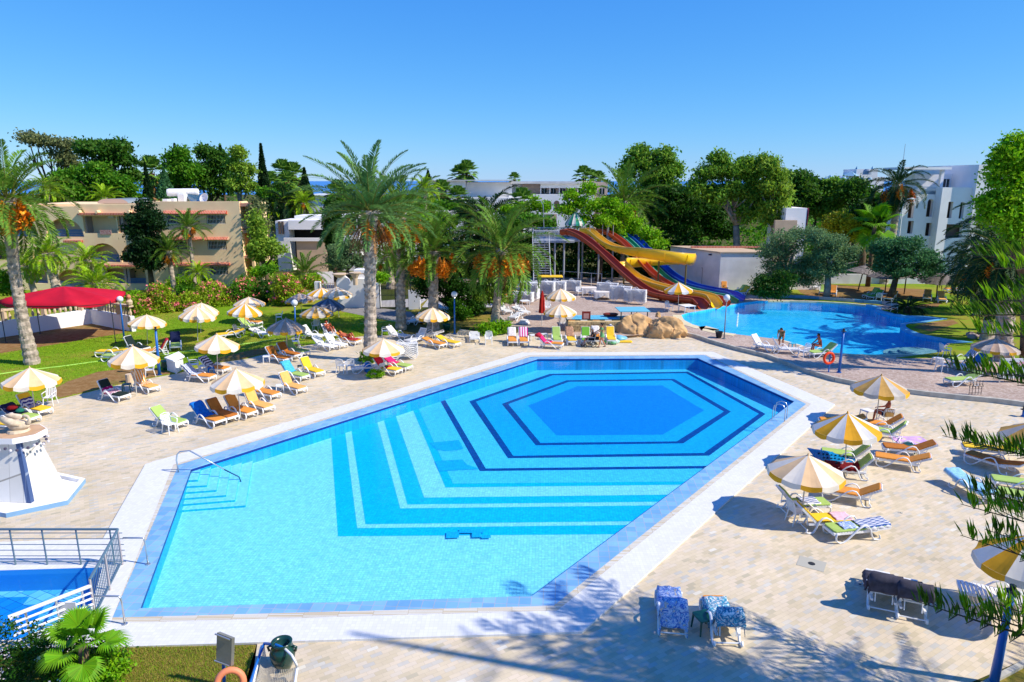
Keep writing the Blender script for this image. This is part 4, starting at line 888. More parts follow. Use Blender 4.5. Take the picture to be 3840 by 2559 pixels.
# ================================================================ BUILDINGS AND WALLS
TAN=mat('tan_render', lin(255,216,166,1), .9, var=.07, vs=.6, bump=.1, bs=12); TANS=mat('recess_shade_colour', lin(200,185,178,.7), .9)  # recess back wall has its shade put into a darker grey-lilac colour
TERRA=brick_mat('terracotta_tiles', [(0,lin(190,70,50,.75)),(1,lin(235,120,90,.75))], .16,.6, mortar=.03, mcol=lin(240,190,160,.7), offset=0)
GLASS=mat('dark_glass', lin(40,55,65,.5), .12, spec=.8); GRILLE=mat('window_grille', lin(235,230,215,.8), .5)
BLUEP=mat('blue_balcony', lin(96,136,176,.65), .6); HW=mat('hotel_white', lin(250,248,246,.9), .85, var=.04, vs=.5); PINKW=mat('pale_pink_wall', lin(235,205,185,.72), .9)
SHADEP=mat('brown_shutter', lin(138,118,104,.6), .8); CREAMW=mat('cream_wall', lin(228,200,168,.7), .9, var=.06, vs=1); GREYP=mat('grey_plaster', lin(232,228,224,.88), .9, var=.08, vs=.8, bump=.1)
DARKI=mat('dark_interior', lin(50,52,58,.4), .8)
def wall_xz(mb, outl, holes, y, th, m=0, mr=None):
    """upright wall facing the camera with openings; reveals included"""
    loops=[outl]+holes; L=[[Vector((p[0],p[1],0)) for p in l] for l in loops]; flat=[p for l in L for p in l]; tr=tessellate_polygon(L)
    for yy,flip in ((y,False),(y+th,True)):
        vs=[(p.x,yy,p.y) for p in flat]; fs=[]
        for t in tr:
            a,b,c=[flat[i] for i in t]; ar=(b.x-a.x)*(c.y-a.y)-(c.x-a.x)*(b.y-a.y)
            if abs(ar)<1e-7: continue
            t=tuple(t) if (ar>0) else tuple(reversed(t))
            fs.append(tuple(reversed(t)) if flip else t)
        mb.add(vs,fs,m)
    for l in loops:
        n=len(l)
        for i in range(n):
            a,b=l[i],l[(i+1)%n]; mb.add([(a[0],y,a[1]),(b[0],y,b[1]),(b[0],y+th,b[1]),(a[0],y+th,a[1])],[(0,1,2,3)],m if mr is None else mr)
def rc(x0,z0,x1,z1): return [(x0,z0),(x1,z0),(x1,z1),(x0,z1)]
def arch(x0,z0,x1,z1,n=10):
    r=(x1-x0)/2; cx=(x0+x1)/2; h=min(r,(z1-z0)*.95); zs=z1-h
    return [(x0,z0),(x1,z0)]+[(cx+r*math.cos(math.pi*i/n),zs+h*math.sin(math.pi*i/n)) for i in range(n+1)]
class Fac:                                # turns picture points into x,z on an upright plane
    def __init__(s,reg,Y,ox=0): s.r=reg; s.Y=Y; s.ox=ox
    def p(s,x,y): v=P3(s.r,x+s.ox,y,s.Y); return (v.x,v.z)
    def r4(s,x0,y0,x1,y1): a=s.p(x0,y1); b=s.p(x1,y0); return (a[0],a[1],b[0],b[1])
    def rect(s,*a): return rc(*s.r4(*a))
    def arch(s,*a): return arch(*s.r4(*a))
def window(parent, r, y, bars=0, frame=.07, name='window', fm=None, d=.12):
    x0,z0,x1,z1=r; b=MB(); fm=fm or GRILLE
    b.box(x0,y-.04,z0,x0+frame,y+.02,z1); b.box(x1-frame,y-.04,z0,x1,y+.02,z1); b.box(x0+frame,y-.04,z0,x1-frame,y+.02,z0+frame); b.box(x0+frame,y-.04,z1-frame,x1-frame,y+.02,z1)
    xm=(x0+x1)/2; b.box(xm-.03,y-.03,z0+frame,xm+.03,y+.02,z1-frame)
    w=b.build(name, fm, parent)
    MB().box(x0+.01,y+.03,z0+.01,x1-.01,y+.06,z1-.01).build('pane', GLASS, w)
    if bars:
        g=MB(); n=bars
        for i in range(1,n): x=x0+(x1-x0)*i/n; g.box(x-.014,y-.20,z0,x+.014,y-.17,z1)
        for z in (z0+.05,z0+(z1-z0)*.5,z1-.05): g.box(x0,y-.17,z-.015,x1,y-.145,z+.015)
        g.build('grille', GRILLE, w)
    return w
# --- tan hotel
f=Fac('W',71.0); Yb=71.0; th=thing('tan_hotel','long tan three-storey hotel with arches, terracotta ledges and barred windows, left','building',(P3('W',1200,900,Yb).x,Yb,0))
def H(mb,name,mats,parent=None,**k):
    o=mb.build(name,mats,parent or th,**k)
    if (parent or th)==th: o.matrix_parent_inverse=Matrix.Translation(-th.location)
    return o
X0=f.p(-900,900)[0]; X1=f.p(1385,900)[0]; zt=f.p(900,702)[1]; zt2=f.p(600,722)[1]; xs=f.p(690,700)[0]
holes=[f.arch(430,830,750,1003),f.arch(60,830,330,1003),f.rect(778,812,1062,968),f.rect(1092,812,1290,968),f.arch(822,1060,1085,1236),f.arch(1122,1060,1365,1236),f.arch(300,1070,560,1215),f.arch(-60,1070,160,1215),f.rect(985,1292,1330,1432),f.rect(265,1302,425,1430)]
a4=f.arch(515,1300,790,1470); a4[0]=(a4[0][0],.05); a4[1]=(a4[1][0],.05); holes.append(a4)
mb=MB(); wall_xz(mb,[(X0,-.1),(X1,-.1),(X1,zt),(xs,zt),(xs,zt2),(X0,zt2)],holes,Yb,.35)
H(mb,'facade_wall',TAN)
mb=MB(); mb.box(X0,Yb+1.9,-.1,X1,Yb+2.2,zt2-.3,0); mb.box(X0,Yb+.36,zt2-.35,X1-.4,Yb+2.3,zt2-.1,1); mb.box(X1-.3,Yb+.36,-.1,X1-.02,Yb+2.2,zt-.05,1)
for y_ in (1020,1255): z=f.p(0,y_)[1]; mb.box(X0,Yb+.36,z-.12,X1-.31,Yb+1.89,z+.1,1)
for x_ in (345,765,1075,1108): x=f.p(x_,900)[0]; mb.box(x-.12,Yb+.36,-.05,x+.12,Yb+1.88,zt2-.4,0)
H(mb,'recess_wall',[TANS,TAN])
for r in [(875,850,1020,955),(600,860,720,990),(900,1085,1045,1230),(1190,1085,1330,1230),(340,1310,400,1425),(1060,1300,1140,1430),(1160,1300,1270,1430),(620,1320,740,1470),(100,860,220,990)]:
    w=window(th,f.r4(*r),Yb+1.88); w.matrix_parent_inverse=Matrix.Translation(-th.location)
mb=MB()
for r in [(590,935,748,1000),(430,935,590,1000),(60,945,330,1000),(930,1165,1085,1234),(822,1165,900,1234),(1122,1165,1365,1234),(300,1175,560,1213),(520,1410,780,1468),(990,1385,1330,1430),(265,1410,425,1430)]:
    x0,z0,x1,z1=f.r4(*r)
    for k in range(4): z=z0+(z1-z0)*(k+.1)/4; mb.box(x0,Yb+.38,z,x1,Yb+.44,z+(z1-z0)*.2)
H(mb,'balcony_rail',BLUEP)
x0,z0,x1,z1=f.r4(925,938,1022,980); H(MB().box(x0,Yb-.09,z0,x1,Yb-.02,z1),'hung_blanket',mat('blanket',lin(225,200,190,.7),.9,col2=lin(180,90,80,.6),vs=12))
mb=MB(); x0,z0,x1,z1=f.r4(735,782,1240,800); mb.box(x0,Yb-.45,z0,x1,Yb-.003,z1,0)
for x_ in (745,910,1200): x,z=f.p(x_,772); mb.tube([(x,Yb-.5,z),(x,Yb+.2,z)],.16,8,1)
for r in ((600,1032,760,1050),(915,1258,1380,1272),(300,1225,560,1240)): x0,z0,x1,z1=f.r4(*r); mb.box(x0,Yb-.35,z0,x1,Yb-.003,z1,0)
H(mb,'roof_ledge',[TERRA,TAN])
# right-hand block
Y2=Yb-.8; g=Fac('W',Y2); XR0=g.p(1372,900)[0]; XR1=g.p(2215,900)[0]; zr=g.p(1800,676)[1]
wins=[(1530,800,1692,882),(1897,798,2065,882),(1560,1040,1712,1122),(1908,1036,2077,1120),(1640,1276,1732,1352),(1925,1268,2090,1352)]
mb=MB(); wall_xz(mb,rc(XR0,-.1,XR1,zr),[g.rect(*r) for r in wins],Y2,.3); mb.box(XR0,Y2+.31,-.1,XR0+.25,Y2+2.2,zr-.02); mb.box(XR1-.25,Y2+.31,-.1,XR1-.001,Y2+2.2,zr-.02)
mb.box(XR0+.26,Y2+.31,zr-.5,XR1-.26,Y2+2.1,zr-.3)
H(mb,'block_wall',TAN)
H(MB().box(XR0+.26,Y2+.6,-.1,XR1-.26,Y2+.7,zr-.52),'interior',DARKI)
for r in wins: w=window(th,g.r4(*r),Y2+.22,bars=13); w.matrix_parent_inverse=Matrix.Translation(-th.location)
for r in [(1508,758,2086,786),(1560,1000,2100,1024),(1575,1234,2112,1258)]:
    x0,z0,x1,z1=g.r4(*r); b=MB(); b.add([(x0,Y2-.003,z1),(x1,Y2-.003,z1),(x1,Y2-.45,z0),(x0,Y2-.45,z0),(x0,Y2-.003,z0-.1),(x1,Y2-.003,z0-.1)],[(0,3,2,1),(3,4,5,2),(0,4,3),(1,2,5)]); H(b,'tiled_ledge',TERRA)
mb=MB(); zz=[(690,722),(930,968)]; XA=XR1+.003; XB=g.p(2296,900)[0]
mb.box(XA,Y2+1.6,-.1,XB,Y2+2.0,zr-.4,0); mb.box(XB-.25,Y2+.4,-.1,XB,Y2+1.59,zr-.35,0)
for a,b2 in zz: z0=g.p(0,b2)[1]; z1=g.p(0,a)[1]; mb.box(XA,Y2+.1,z0,XB+.25,Y2+1.58,z0+.3,1)
for z_ in (1200,): z0=g.p(0,z_)[1]; mb.box(XA,Y2+.1,z0,XB+.1,Y2+1.58,z0+.25,1)
H(mb,'balcony_column',[TAN,mat('balcony_pink',lin(235,170,140,.7),.8)])
mb=MB(); x0,z0,x1,z1=g.r4(2225,850,2285,925)
for i in range(8): x=x0+(x1-x0)*i/7; mb.box(x-.012,Y2+.2,z0,x+.012,Y2+.225,z1)
mb.box(x0,Y2+.19,z1,x1,Y2+.24,z1+.04); H(mb,'balcony_rail',GRILLE)
# roof things (each stands on the roof)
MB_=MB().box(XR0-14,Y2+2.25,-.1,XR1-1.2,Y2+11,zr-.35); H(MB_,'rear_block',TAN)
rx=Fac('W',Y2+5)
for i,x_ in enumerate((1620,1700)):
    x,z=rx.p(x_,594); o=tag(MB().lathe([(.0,-.9),(.36,-.88),(.4,-.7),(.4,.7),(.36,.88),(0,.9)],16).build('water_tank',[WHITE]),('left' if i==0 else 'right')+' one of two white solar water tanks on the hotel roof','water tank',None); o.location=(x,Y2+5+i*1.1,z); o.rotation_euler=(0,R(90),R(12))
x0,z0,x1,z1=rx.r4(1690,612,1815,684); tag(MB().add([(x0,Y2+5.5,z1),(x0+1.6,Y2+6.6,z1),(x1+.5,Y2+5.6,z0),(x0+1.2,Y2+4.2,z0),(x0,Y2+5.5,z1-.1),(x0+1.6,Y2+6.6,z1-.1),(x1+.5,Y2+5.6,z0-.1),(x0+1.2,Y2+4.2,z0-.1)],[(0,3,2,1),(4,5,6,7),(0,1,5,4),(1,2,6,5),(2,3,7,6),(3,0,4,7)]).build('solar_panel',mat('solar_panel',lin(60,100,130,.6),.15,spec=.8)),'sloping blue-grey solar panel under the roof tanks','solar panel')
def rb(name,l,c,reg,r,Y,d,m): F_=Fac(reg,Y); x0,z0,x1,z1=F_.r4(*r); return tag(MB().box(x0,Y,z0,x1,Y+d,z1).build(name,m,bevel=.03),l,c)
rb('roof_cabinet','white louvred cabinet on the hotel roof between tanks and panel','cabinet','W',(1636,608,1690,684),Y2+4.5,.8,WHITE)
rb('air_conditioner','left air conditioner box on the tan hotel roof','air conditioner','W',(1492,655,1540,684),Y2+4,.7,WHITE)
rb('air_conditioner','second air conditioner box on the roof, nearer the tanks','air conditioner','W',(1570,650,1600,684),Y2+4,.7,WHITE)
rb('air_conditioner','air conditioner high on the recessed balcony wall of the tan hotel','air conditioner','W',(990,805,1042,832),Yb+1.3,.45,WHITE)
x,z=rx.p(1885,652); o=tag(MB().lathe([(0,0),(.25,.04),(.45,.13),(.55,.22),(.53,.23),(.43,.15),(0,.03)],16).tube([(0,0,0),(0,0,.55)],.015,5).tube([(0,0,0),(-.6,0,-.2)],.04,5).build('satellite_dish',WHITE),'satellite dish on the right end of the tan hotel roof','satellite dish'); o.location=(x,Y2+5,z); o.rotation_euler=(R(70),0,R(-20))
mb=MB(); xl,zl=f.p(735,702); xr,_=f.p(1028,702); zl2=f.p(0,660)[1]; n=12; pts=[(xl+(xr-xl)*(.5-.5*math.cos(math.pi*i/n)),zl+(zl2-zl)*min(1,1.25*math.sin(math.pi*i/n))) for i in range(n+1)]
for yy in (Yb+3,Yb+8): mb.add([(p[0],yy,p[1]) for p in pts],[tuple(range(n+1))])
for a,b2 in zip(pts,pts[1:]): mb.add([(a[0],Yb+3,a[1]),(b2[0],Yb+3,b2[1]),(b2[0],Yb+8,b2[1]),(a[0],Yb+8,a[1])],[(0,1,2,3)],1)
o=mb.build('roof_lantern',[PINKW,mat('lantern_glass',lin(170,180,180,.6),.3)],th); o.matrix_parent_inverse=Matrix.Translation(-th.location)
# --- low white house in the middle distance
def building(name,label,reg,Y,specs,cat='building'):
    """specs: (part name, (x0,y0,x1,y1), y offset, depth, material[, arch])"""
    F_=Fac(reg,Y); x,_=F_.p(sum(specs[0][1][::2])/2,0); root=thing(name,label,cat,(x,Y,0)); 
    for s in specs:
        F2=Fac(reg,Y+s[2]); x0,z0,x1,z1=F2.r4(*s[1]); 
        if len(s)>5 and s[5]=='ground': z0=-.1
        if len(s)>5 and s[5]=='arch':
            mb=MB(); pts=arch(x0,z0,x1,z1,8); n=len(pts)
            mb.add([(p[0],Y+s[2],p[1]) for p in pts],[tuple(range(n))]); 
        elif s[0]=='window':
            b=MB().box(x0,Y+s[2],z0,x1,Y+s[2]+.1,z1); o=b.build('window',s[4],root); o.matrix_parent_inverse=Matrix.Translation(-root.location)
            fr=MB(); t=.08
            fr.box(x0-t,Y+s[2]-.04,z0-t,x1+t,Y+s[2]-.003,z0); fr.box(x0-t,Y+s[2]-.04,z1,x1+t,Y+s[2]-.003,z1+t); fr.box((x0+x1)/2-t/2,Y+s[2]-.04,z0,(x0+x1)/2+t/2,Y+s[2]-.003,z1)
            fr.build('window_frame',WPAINT,o); continue
        else: mb=MB().box(x0,Y+s[2],z0,x1,Y+s[2]+s[3],z1)
        o=mb.build(s[0],s[4],root); o.matrix_parent_inverse=Matrix.Translation(-root.location)
    return root
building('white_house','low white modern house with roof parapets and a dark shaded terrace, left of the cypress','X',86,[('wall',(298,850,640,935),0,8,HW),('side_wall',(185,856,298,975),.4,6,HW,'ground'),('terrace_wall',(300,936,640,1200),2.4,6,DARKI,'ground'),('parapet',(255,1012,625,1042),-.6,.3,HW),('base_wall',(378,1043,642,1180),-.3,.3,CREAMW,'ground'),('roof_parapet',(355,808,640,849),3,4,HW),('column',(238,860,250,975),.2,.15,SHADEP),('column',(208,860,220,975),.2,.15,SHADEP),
    ('tall_wall',(782,798,936,1000),1,8,HW,'ground'),('window',(880,830,975,930),.85,.1,GLASS)])
building('white_house','long low white building with a flat grey roof behind the tall palms','X',94,[('wall',(936,800,1800,900),0,7,HW,'ground'),('roof',(930,782,1880,800),-.4,8,GREYP),('window',(1000,830,1180,880),-.12,.1,GLASS),('window',(1300,830,1420,880),-.12,.1,GLASS),('side_wall',(1800,800,1990,870),-.5,7,HW,'ground')])
building('beach_building','long low pale roof near the sea, left of the tallest palm','X',250,[('wall',(480,625,700,700),0,15,GREYP,'ground'),('roof',(470,612,705,626),-1,16,HW)])
building('beach_building','pale building behind the giant conifer','X',190,[('wall',(60,640,150,730),0,12,GREYP,'ground'),('roof',(55,612,160,641),-1,14,HW)])
# --- far white hotel
Yf=138
sp=[('wall',(1500,486,1900,640),2,14,HW,'ground'),('fascia',(1580,482,1920,546),0,1.99,HW),('wall',(1900,500,2352,640),2.5,14,HW,'ground'),('lower_wall',(1480,640,2352,780),-1.5,3.4,HW,'ground'),('roof_edge',(1570,478,2360,486),-1,17,GREYP)]
for x in (1600,1690,1795,1860): sp.append(('window',(x,550,x+58,612),1.85,.1,GLASS))
for x in (1600,1680,1760,1860): sp.append(('arch',(x,655,x+45,735),-1.53,.1,SHADEP,'arch'))
building('far_hotel','far white two-storey hotel wing behind the middle palms','X',Yf,sp)
sp=[('upper_wall',(0,515,260,610),3,12,HW,'ground'),('pink_wall',(92,516,262,606),2.4,.55,PINKW),('fascia',(262,512,758,552),0,3,HW),('roof_edge',(-10,492,650,514),-1,16,GREYP),('back_wall',(262,552,760,612),2.2,.7,PINKW),('end_wall',(758,498,880,740),1,14,PINKW,'ground'),('lower_wall',(-30,613,758,760),-2,4,HW,'ground'),('roof_box',(640,490,765,512),3,8,PINKW),('garden_wall',(170,755,370,790),-14,.4,HW,'ground')]
for x in (268,352,438,522,608,682): sp.append(('window',(x+6,556,x+50,606),2.05,.1,GLASS)); sp.append(('column',(x-7,552,x,612),.1,.4,HW))
sp.append(('window',(130,572,164,600),2.25,.1,GLASS)); sp.append(('window',(805,555,850,612),.85,.1,GLASS))
for x in (110,312,385): sp.append(('arch',(x,668,x+52,745),-2.04,.1,SHADEP,'arch'))
building('far_hotel','far pale pink hotel wing with a row of loggia windows above the striped canopy','Y',Yf+3,sp)
building('white_wall_building','white wall with a pink edge seen between the trees, right of the eucalyptus','Z',74,[('wall',(150,738,362,960),0,5,HW,'ground'),('pink_edge',(362,738,374,900),-.05,5,mat('pink_edge',lin(190,70,110,.6),.8)),('lower_wall',(60,850,270,960),-.5,.4,CREAMW,'ground')])
building('road_side_wall','cream garden wall behind the slide tower','S',96,[('wall',(230,108,460,200),0,.4,CREAMW,'ground'),('coping',(225,98,440,110),-.1,.6,GREYP)],'wall')
# --- right white hotel block
Yw=79; q=Fac('Z',Yw); hw=thing('white_hotel','white hotel block with deep window openings and a roof terrace, right','building',(q.p(1600,900)[0],Yw,0))
def HB(mb,name,mats,parent=None):
    o=mb.build(name,mats,parent or hw)
    if parent is None: o.matrix_parent_inverse=Matrix.Translation(-hw.location)
    return o
qa=Fac('Z',Yw+1.2); xa,xb=qa.p(1205,900)[0],qa.p(1570,900)[0]; zt_=qa.p(0,612)[1]
mb=MB(); wall_xz(mb,rc(xa,-.1,xb,zt_),[qa.rect(1280,690,1350,830),qa.arch(1450,655,1525,818),qa.rect(1275,856,1340,972),qa.rect(1440,874,1510,994)],Yw+1.2,.5); mb.box(xa,Yw+1.71,-.1,xa+.3,Yw+4,zt_-.01); HB(mb,'recessed_wall',HW)
qb=Fac('Z',Yw); xc,xd=qb.p(1558,900)[0],qb.p(1862,900)[0]; zb=qb.p(0,548)[1]
mb=MB(); wall_xz(mb,rc(xc,-.1,xd,zb),[qb.rect(1640,680,1705,830),qb.rect(1750,685,1810,835),qb.rect(1625,886,1790,1012)],Yw,.45); mb.box(xc,Yw+.46,-.1,xc+.3,Yw+1.19,zb-.01); mb.box(xc+.31,Yw+.46,zb-.4,xd,Yw+5,zb-.2); HB(mb,'front_wall',HW)
HB(MB().box(xa+.31,Yw+2.6,-.1,xb-.1,Yw+2.7,zt_-.1),'opening_back',SHADEP); HB(MB().box(xc+.31,Yw+.9,-.1,xd,Yw+1,zb-.5),'shutter_panel',SHADEP)
qc=Fac('Z',Yw-.6); xe=qc.p(1858,900)[0]; mb=MB(); mb.box(xe+.01,Yw-.6,-.1,xe+22,Yw+12,qc.p(0,338)[1]); HB(mb,'tower_wall',HW)
qd=Fac('Z',Yw+4); x0,z0,x1,z1=qd.r4(1325,428,1860,640); HB(MB().box(x0,Yw+4,zt_-.5,x1,Yw+6,z1),'upper_wall',HW)
x0,z0,x1,z1=qb.r4(1318,366,1775,428); HB(MB().box(x0,Yw+1.6,z0+.55,x1,Yw+6,z1+.1).box(x1-.6,Yw+2.5,zb-.1,x1-.25,Yw+2.9,z0+.54),'roof_slab',HW)
x0,z0,x1,z1=qd.r4(1593,466,1672,550); w=window(hw,(x0,z0,x1,z1),Yw+3.93,name='terrace_door',fm=WPAINT); w.matrix_parent_inverse=Matrix.Translation(-hw.location)
qe=Fac('Z',Yw+1.3); x0,z0,x1,z1=qe.r4(1340,545,1558,612); mb=MB()
for i in range(26): x=x0+(x1-x0)*i/25; mb.box(x-.015,Yw+1.3,z0,x+.015,Yw+1.34,z1)
mb.box(x0,Yw+1.28,z1,x1,Yw+1.36,z1+.06); HB(mb,'terrace_railing',mat('pale_blue_rail',lin(150,190,215,.7),.5))
x0,z0=q.p(1505,380); x1,z1=q.p(1540,120); tag(MB().tube([(x0,Yw+6,z0-1.5),(x1,Yw+6,z1)],[.08,.03],6).build('antenna',METAL),'tall thin leaning antenna on the white hotel roof','antenna')
# --- far palace with domes
Yp=300; qp=Fac('Z',Yp); pal=thing('white_palace','distant white palace hotel with pale blue domes and pointed towers','building',(qp.p(800,0)[0],Yp,0))
def HP(mb,name,m): o=mb.build(name,m,pal); o.matrix_parent_inverse=Matrix.Translation(-pal.location)
DOME=mat('pale_dome',lin(150,195,220,.75),.5)
for r in [(500,490,560,560),(570,465,650,560),(655,475,760,580),(740,440,880,560),(830,378,1050,560),(1040,450,1120,560)]:
    x0,z0,x1,z1=qp.r4(*r); HP(MB().box(x0,Yp+r[0]*.004,-1,x1,Yp+12+r[0]*.004,z1),'wing_wall',HW)
for x,y,r in [(527,482,24),(690,475,24),(735,480,18),(850,478,20),(930,475,18)]:
    a=qp.p(x,y); rr=(qp.p(x+r,y)[0]-a[0]); HP(MB().lathe([(rr,0),(rr*.95,rr*.45),(rr*.7,rr*.85),(rr*.35,rr*1.08),(0,rr*1.2)],16,0,(a[0],Yp-.5,a[1])),'dome',DOME)
for x0_,x1_,yb_,yt_ in [(735,880,442,398),(568,652,466,430),(845,872,378,350),(990,1018,378,350)]:
    a=qp.p(x0_,yb_); b2=qp.p(x1_,yt_); cx=(a[0]+b2[0])/2; w_=(b2[0]-a[0])/2; HP(MB().lathe([(w_*1.3,0),(0,b2[1]-a[1])],4,0,(cx,Yp+4,a[1])),'pointed_roof',DOME)
x0,z0,x1,z1=qp.r4(860,380,950,430); HP(MB().lathe([((x1-x0)/2,0),((x1-x0)*.45,(z1-z0)*.7),((x1-x0)*.3,z1-z0)],14,0,((x0+x1)/2,Yp-1,z0)),'barrel_roof',mat('slate_dome',lin(170,185,200,.7),.6))
# --- hut with flat roof right of the slides
c=G('Y',1897,1490,T); far_=P3('Y',1455,1108,76.5); hz=P3('Y',1897,1150,c.y).z
dl=Vector((far_.x-c.x,far_.y-c.y,0)); hut=thing('pool_hut','grey-white flat-roofed hut right of the blue slide','building',c)
mb=MB(); mb.prism([(0,0),(5.2,0),(5.2+dl.x*.9,dl.y),(dl.x,dl.y)],0,hz-T); mb.build('wall',GREYP,hut)
mb=MB(); mb.prism([(-.15,-.12),(5.3,-.12),(5.3+dl.x*.9,dl.y),(dl.x-.1,dl.y)],hz-T+.003,hz-T+.12); mb.build('roof',CREAMW,hut)
mb=MB(); mb.box(dl.x*.55,dl.y*.6,hz-T+.123,dl.x*.55+7.2,dl.y*.6+.3,hz-T+.3); mb.build('roof_ledge',TERRA,hut)
tag(MB().box(0,0,0,.3,.16,.14).build('wall_lamp',mat('lamp_dark',lin(40,60,110,.5),.4),loc=(c.x+dl.x*.2-.2,c.y+dl.y*.2-.3,hz-.35)),'small dark floodlight on the hut wall','lamp')
# walls on the right
e=G('Y',2100,1470,T); w2=P3('Y',2100,1305,e.y).z
tag(MB().box(c.x+5.21,c.y+.05,T,c.x+11,c.y+.35,w2+.1).build('garden_wall',HW),'low white wall stepping down right of the hut','wall')
mb=MB(); a=G('Z',440,1478,T+.03); mb.box(c.x+11.2,74,T,60,74.3,P3('Z',800,1345,74).z); tag(mb.build('garden_wall',GREYP),'long pale shaded wall behind the thatched parasols','wall')
# --- gazebo court walls and balustrade
def wall_run(p,q,z0,z1,th,m,name='wall',label=None,cat='wall',mb=None):
    d=(q-p); d.z=0; n=Vector((-d.y,d.x,0)).normalized()*th; b=mb or MB()
    vs=[Vector((v.x,v.y,z)) for z in (z0,z1) for v in (p,q,q+n,p+n)]; b.add(vs,[(0,3,2,1),(4,5,6,7),(0,1,5,4),(1,2,6,5),(2,3,7,6),(3,0,4,7)])
    return b
pa_=G('A',-120,550,.03); pb_=G('A',842,404,.03); pc_=G('A',1215,478,.03)
whz=P3('A',842,272,pb_.y).z
court=thing('balustrade_wall','white court wall topped with a cream stone balustrade behind the red gazebo','wall',pb_)
for nm,p,q in (('wall',pa_,pb_),('wall',pb_,pc_)):
    o=wall_run(p,q,-.05,whz,.3,HW).build(nm,HW,court); o.matrix_parent_inverse=Matrix.Translation(-pb_)
BAL=mat('balustrade_stone',lin(232,205,172,.75),.85)
for p,q in ((pa_,pb_),(pb_,pc_)):
    d=q-p; n=int(d.length/.36); b=MB(); nn=Vector((-d.y,d.x,0)).normalized()*.15
    for i in range(n):
        c0_=p+d*((i+.5)/n)+nn
        if i%7==3: b.box(c0_.x-.14,c0_.y-.14,whz,c0_.x+.14,c0_.y+.14,whz+.86)
        else: b.lathe([(.05,0),(.1,.1),(.11,.22),(.05,.42),(.045,.6),(.08,.66)],6,0,(c0_.x,c0_.y,whz+.04))
    o=b.build('baluster_row',BAL,court); o.matrix_parent_inverse=Matrix.Translation(-pb_)
    o=wall_run(p-nn*.1,q-nn*.1,whz+.7,whz+.82,.34,BAL).build('coping',BAL,court); o.matrix_parent_inverse=Matrix.Translation(-pb_)
o=tag(MB().lathe([(.12,0),(.2,.05),(.24,.25),(.14,.4),(.16,.45)],10).lathe([(.0,.45),(.14,.5),(.17,.62),(.1,.76),(0,.8)],10,1).build('stone_urn',[BAL,mat('terracotta',lin(232,150,110,.75),.8)]),'round terracotta urn on the end of the balustrade','urn'); o.location=(G('A',1180,300).x*0+P3('A',1180,232,pc_.y).x,pc_.y+.15,whz+.86)
# --- gate walls
gw=thing('gate_wall','white garden wall with a stepped top beside the metal gate','wall',G('B',1080,255))
yg=G('B',1080,258).y
def GW(mb,name,m): o=mb.build(name,m,gw); o.matrix_parent_inverse=Matrix.Translation(-gw.location)
fg=Fac('B',yg)
wl=[fg.p(885,10),fg.p(905,-30),fg.p(960,-35),fg.p(1000,0),fg.p(1010,30),fg.p(1040,-10),fg.p(1150,-10),fg.p(1150,30),fg.p(1283,35)]
mb=MB(); wall_xz(mb,[(wl[-1][0],0),]+list(reversed(wl))+[(wl[0][0],0)],[],yg,.35); GW(mb,'wall',HW)
mb=MB(); x0,z0,x1,z1=fg.r4(1040,-85,1145,-12); mb.box(x0,yg+.36,0,x1,yg+1.5,z1); GW(mb,'raised_block',HW)
tag(MB().box(*(lambda r:(r[0],yg-.8,0,r[2],yg-.5,r[3]))(fg.r4(1565,85,1662,300))).build('gate_post_wall',HW),'short white wall right of the metal gate','wall')
def bars(name,label,reg,Y,r,n,m,spike=True,cat='gate'):
    F_=Fac(reg,Y); x0,z0,x1,z1=F_.r4(*r); z0=.05; root=thing(name,label,cat,((x0+x1)/2,Y,0)); b=MB(); dx=root.location.x
    for i in range(n+1):
        x=x0+(x1-x0)*i/n-dx; b.tube([(x,0,z0),(x,0,z1+(.12*math.sin(i*math.pi/n) if spike else 0))],.018,4)
    b.build('bars',m,root); b=MB()
    for z in (z0+.12,z1-.15,(z0+z1)*.55): b.box(x0-dx,-.03,z-.02,x1-dx,.03,z+.02)
    for x in (x0-dx,x1-dx): b.box(x-.04,-.04,z0,x+.04,.04,z1)
    b.build('frame',m,root); return root
IRON=mat('gate_iron',lin(60,66,74,.5),.5)
bars('metal_gate','left leaf of the dark iron gate between the palms','B',yg-.6,(1290,40,1425,270),12,IRON); bars('metal_gate','right leaf of the dark iron gate beside the white post','B',yg-.75,(1432,40,1565,280),12,IRON)
bars('metal_gate','pale cream lattice gate behind the gate wall','B',yg+4,(735,20,870,110),7,CREAMW,False)
tag(MB().box(*(lambda r:(r[0],yg+4,0,r[2],yg+4.4,r[3]))(Fac('B',yg+4).r4(690,20,733,150))).build('gate_post',HW),'white gate post left of the cream lattice gate','post')
x,z=Fac('X',yg+.2).p(770,1390); tag(MB().lathe([(.1,0),(.14,.05),(.12,.14),(.5,.4),(.62,.5),(.62,.56),(.5,.5)],14).build('stone_planter',BAL,loc=(x,yg+.15,z-.05),smooth=True),'wide stone bowl planter on the gate wall','planter')
x,z=Fac('X',yg-.2).p(920,1440); tag(MB().lathe([(.2,0),(.22,.6),(.4,.95),(.5,1.05),(.5,1.12)],12).box(-.75,-.12,.95,.75,.12,1.03).build('stone_urn',BAL,loc=(x,yg-.45,z)),'tall cream urn fixed on the gate wall','urn')
x,z=Fac('X',66).p(1150,1410); tag(MB().lathe([(.25,0),(.35,.1),(.8,.35),(.85,.42)],14).build('stone_planter',BAL,loc=(x,62,max(0,z))),'round planter with a clipped bush by the gate','planter')
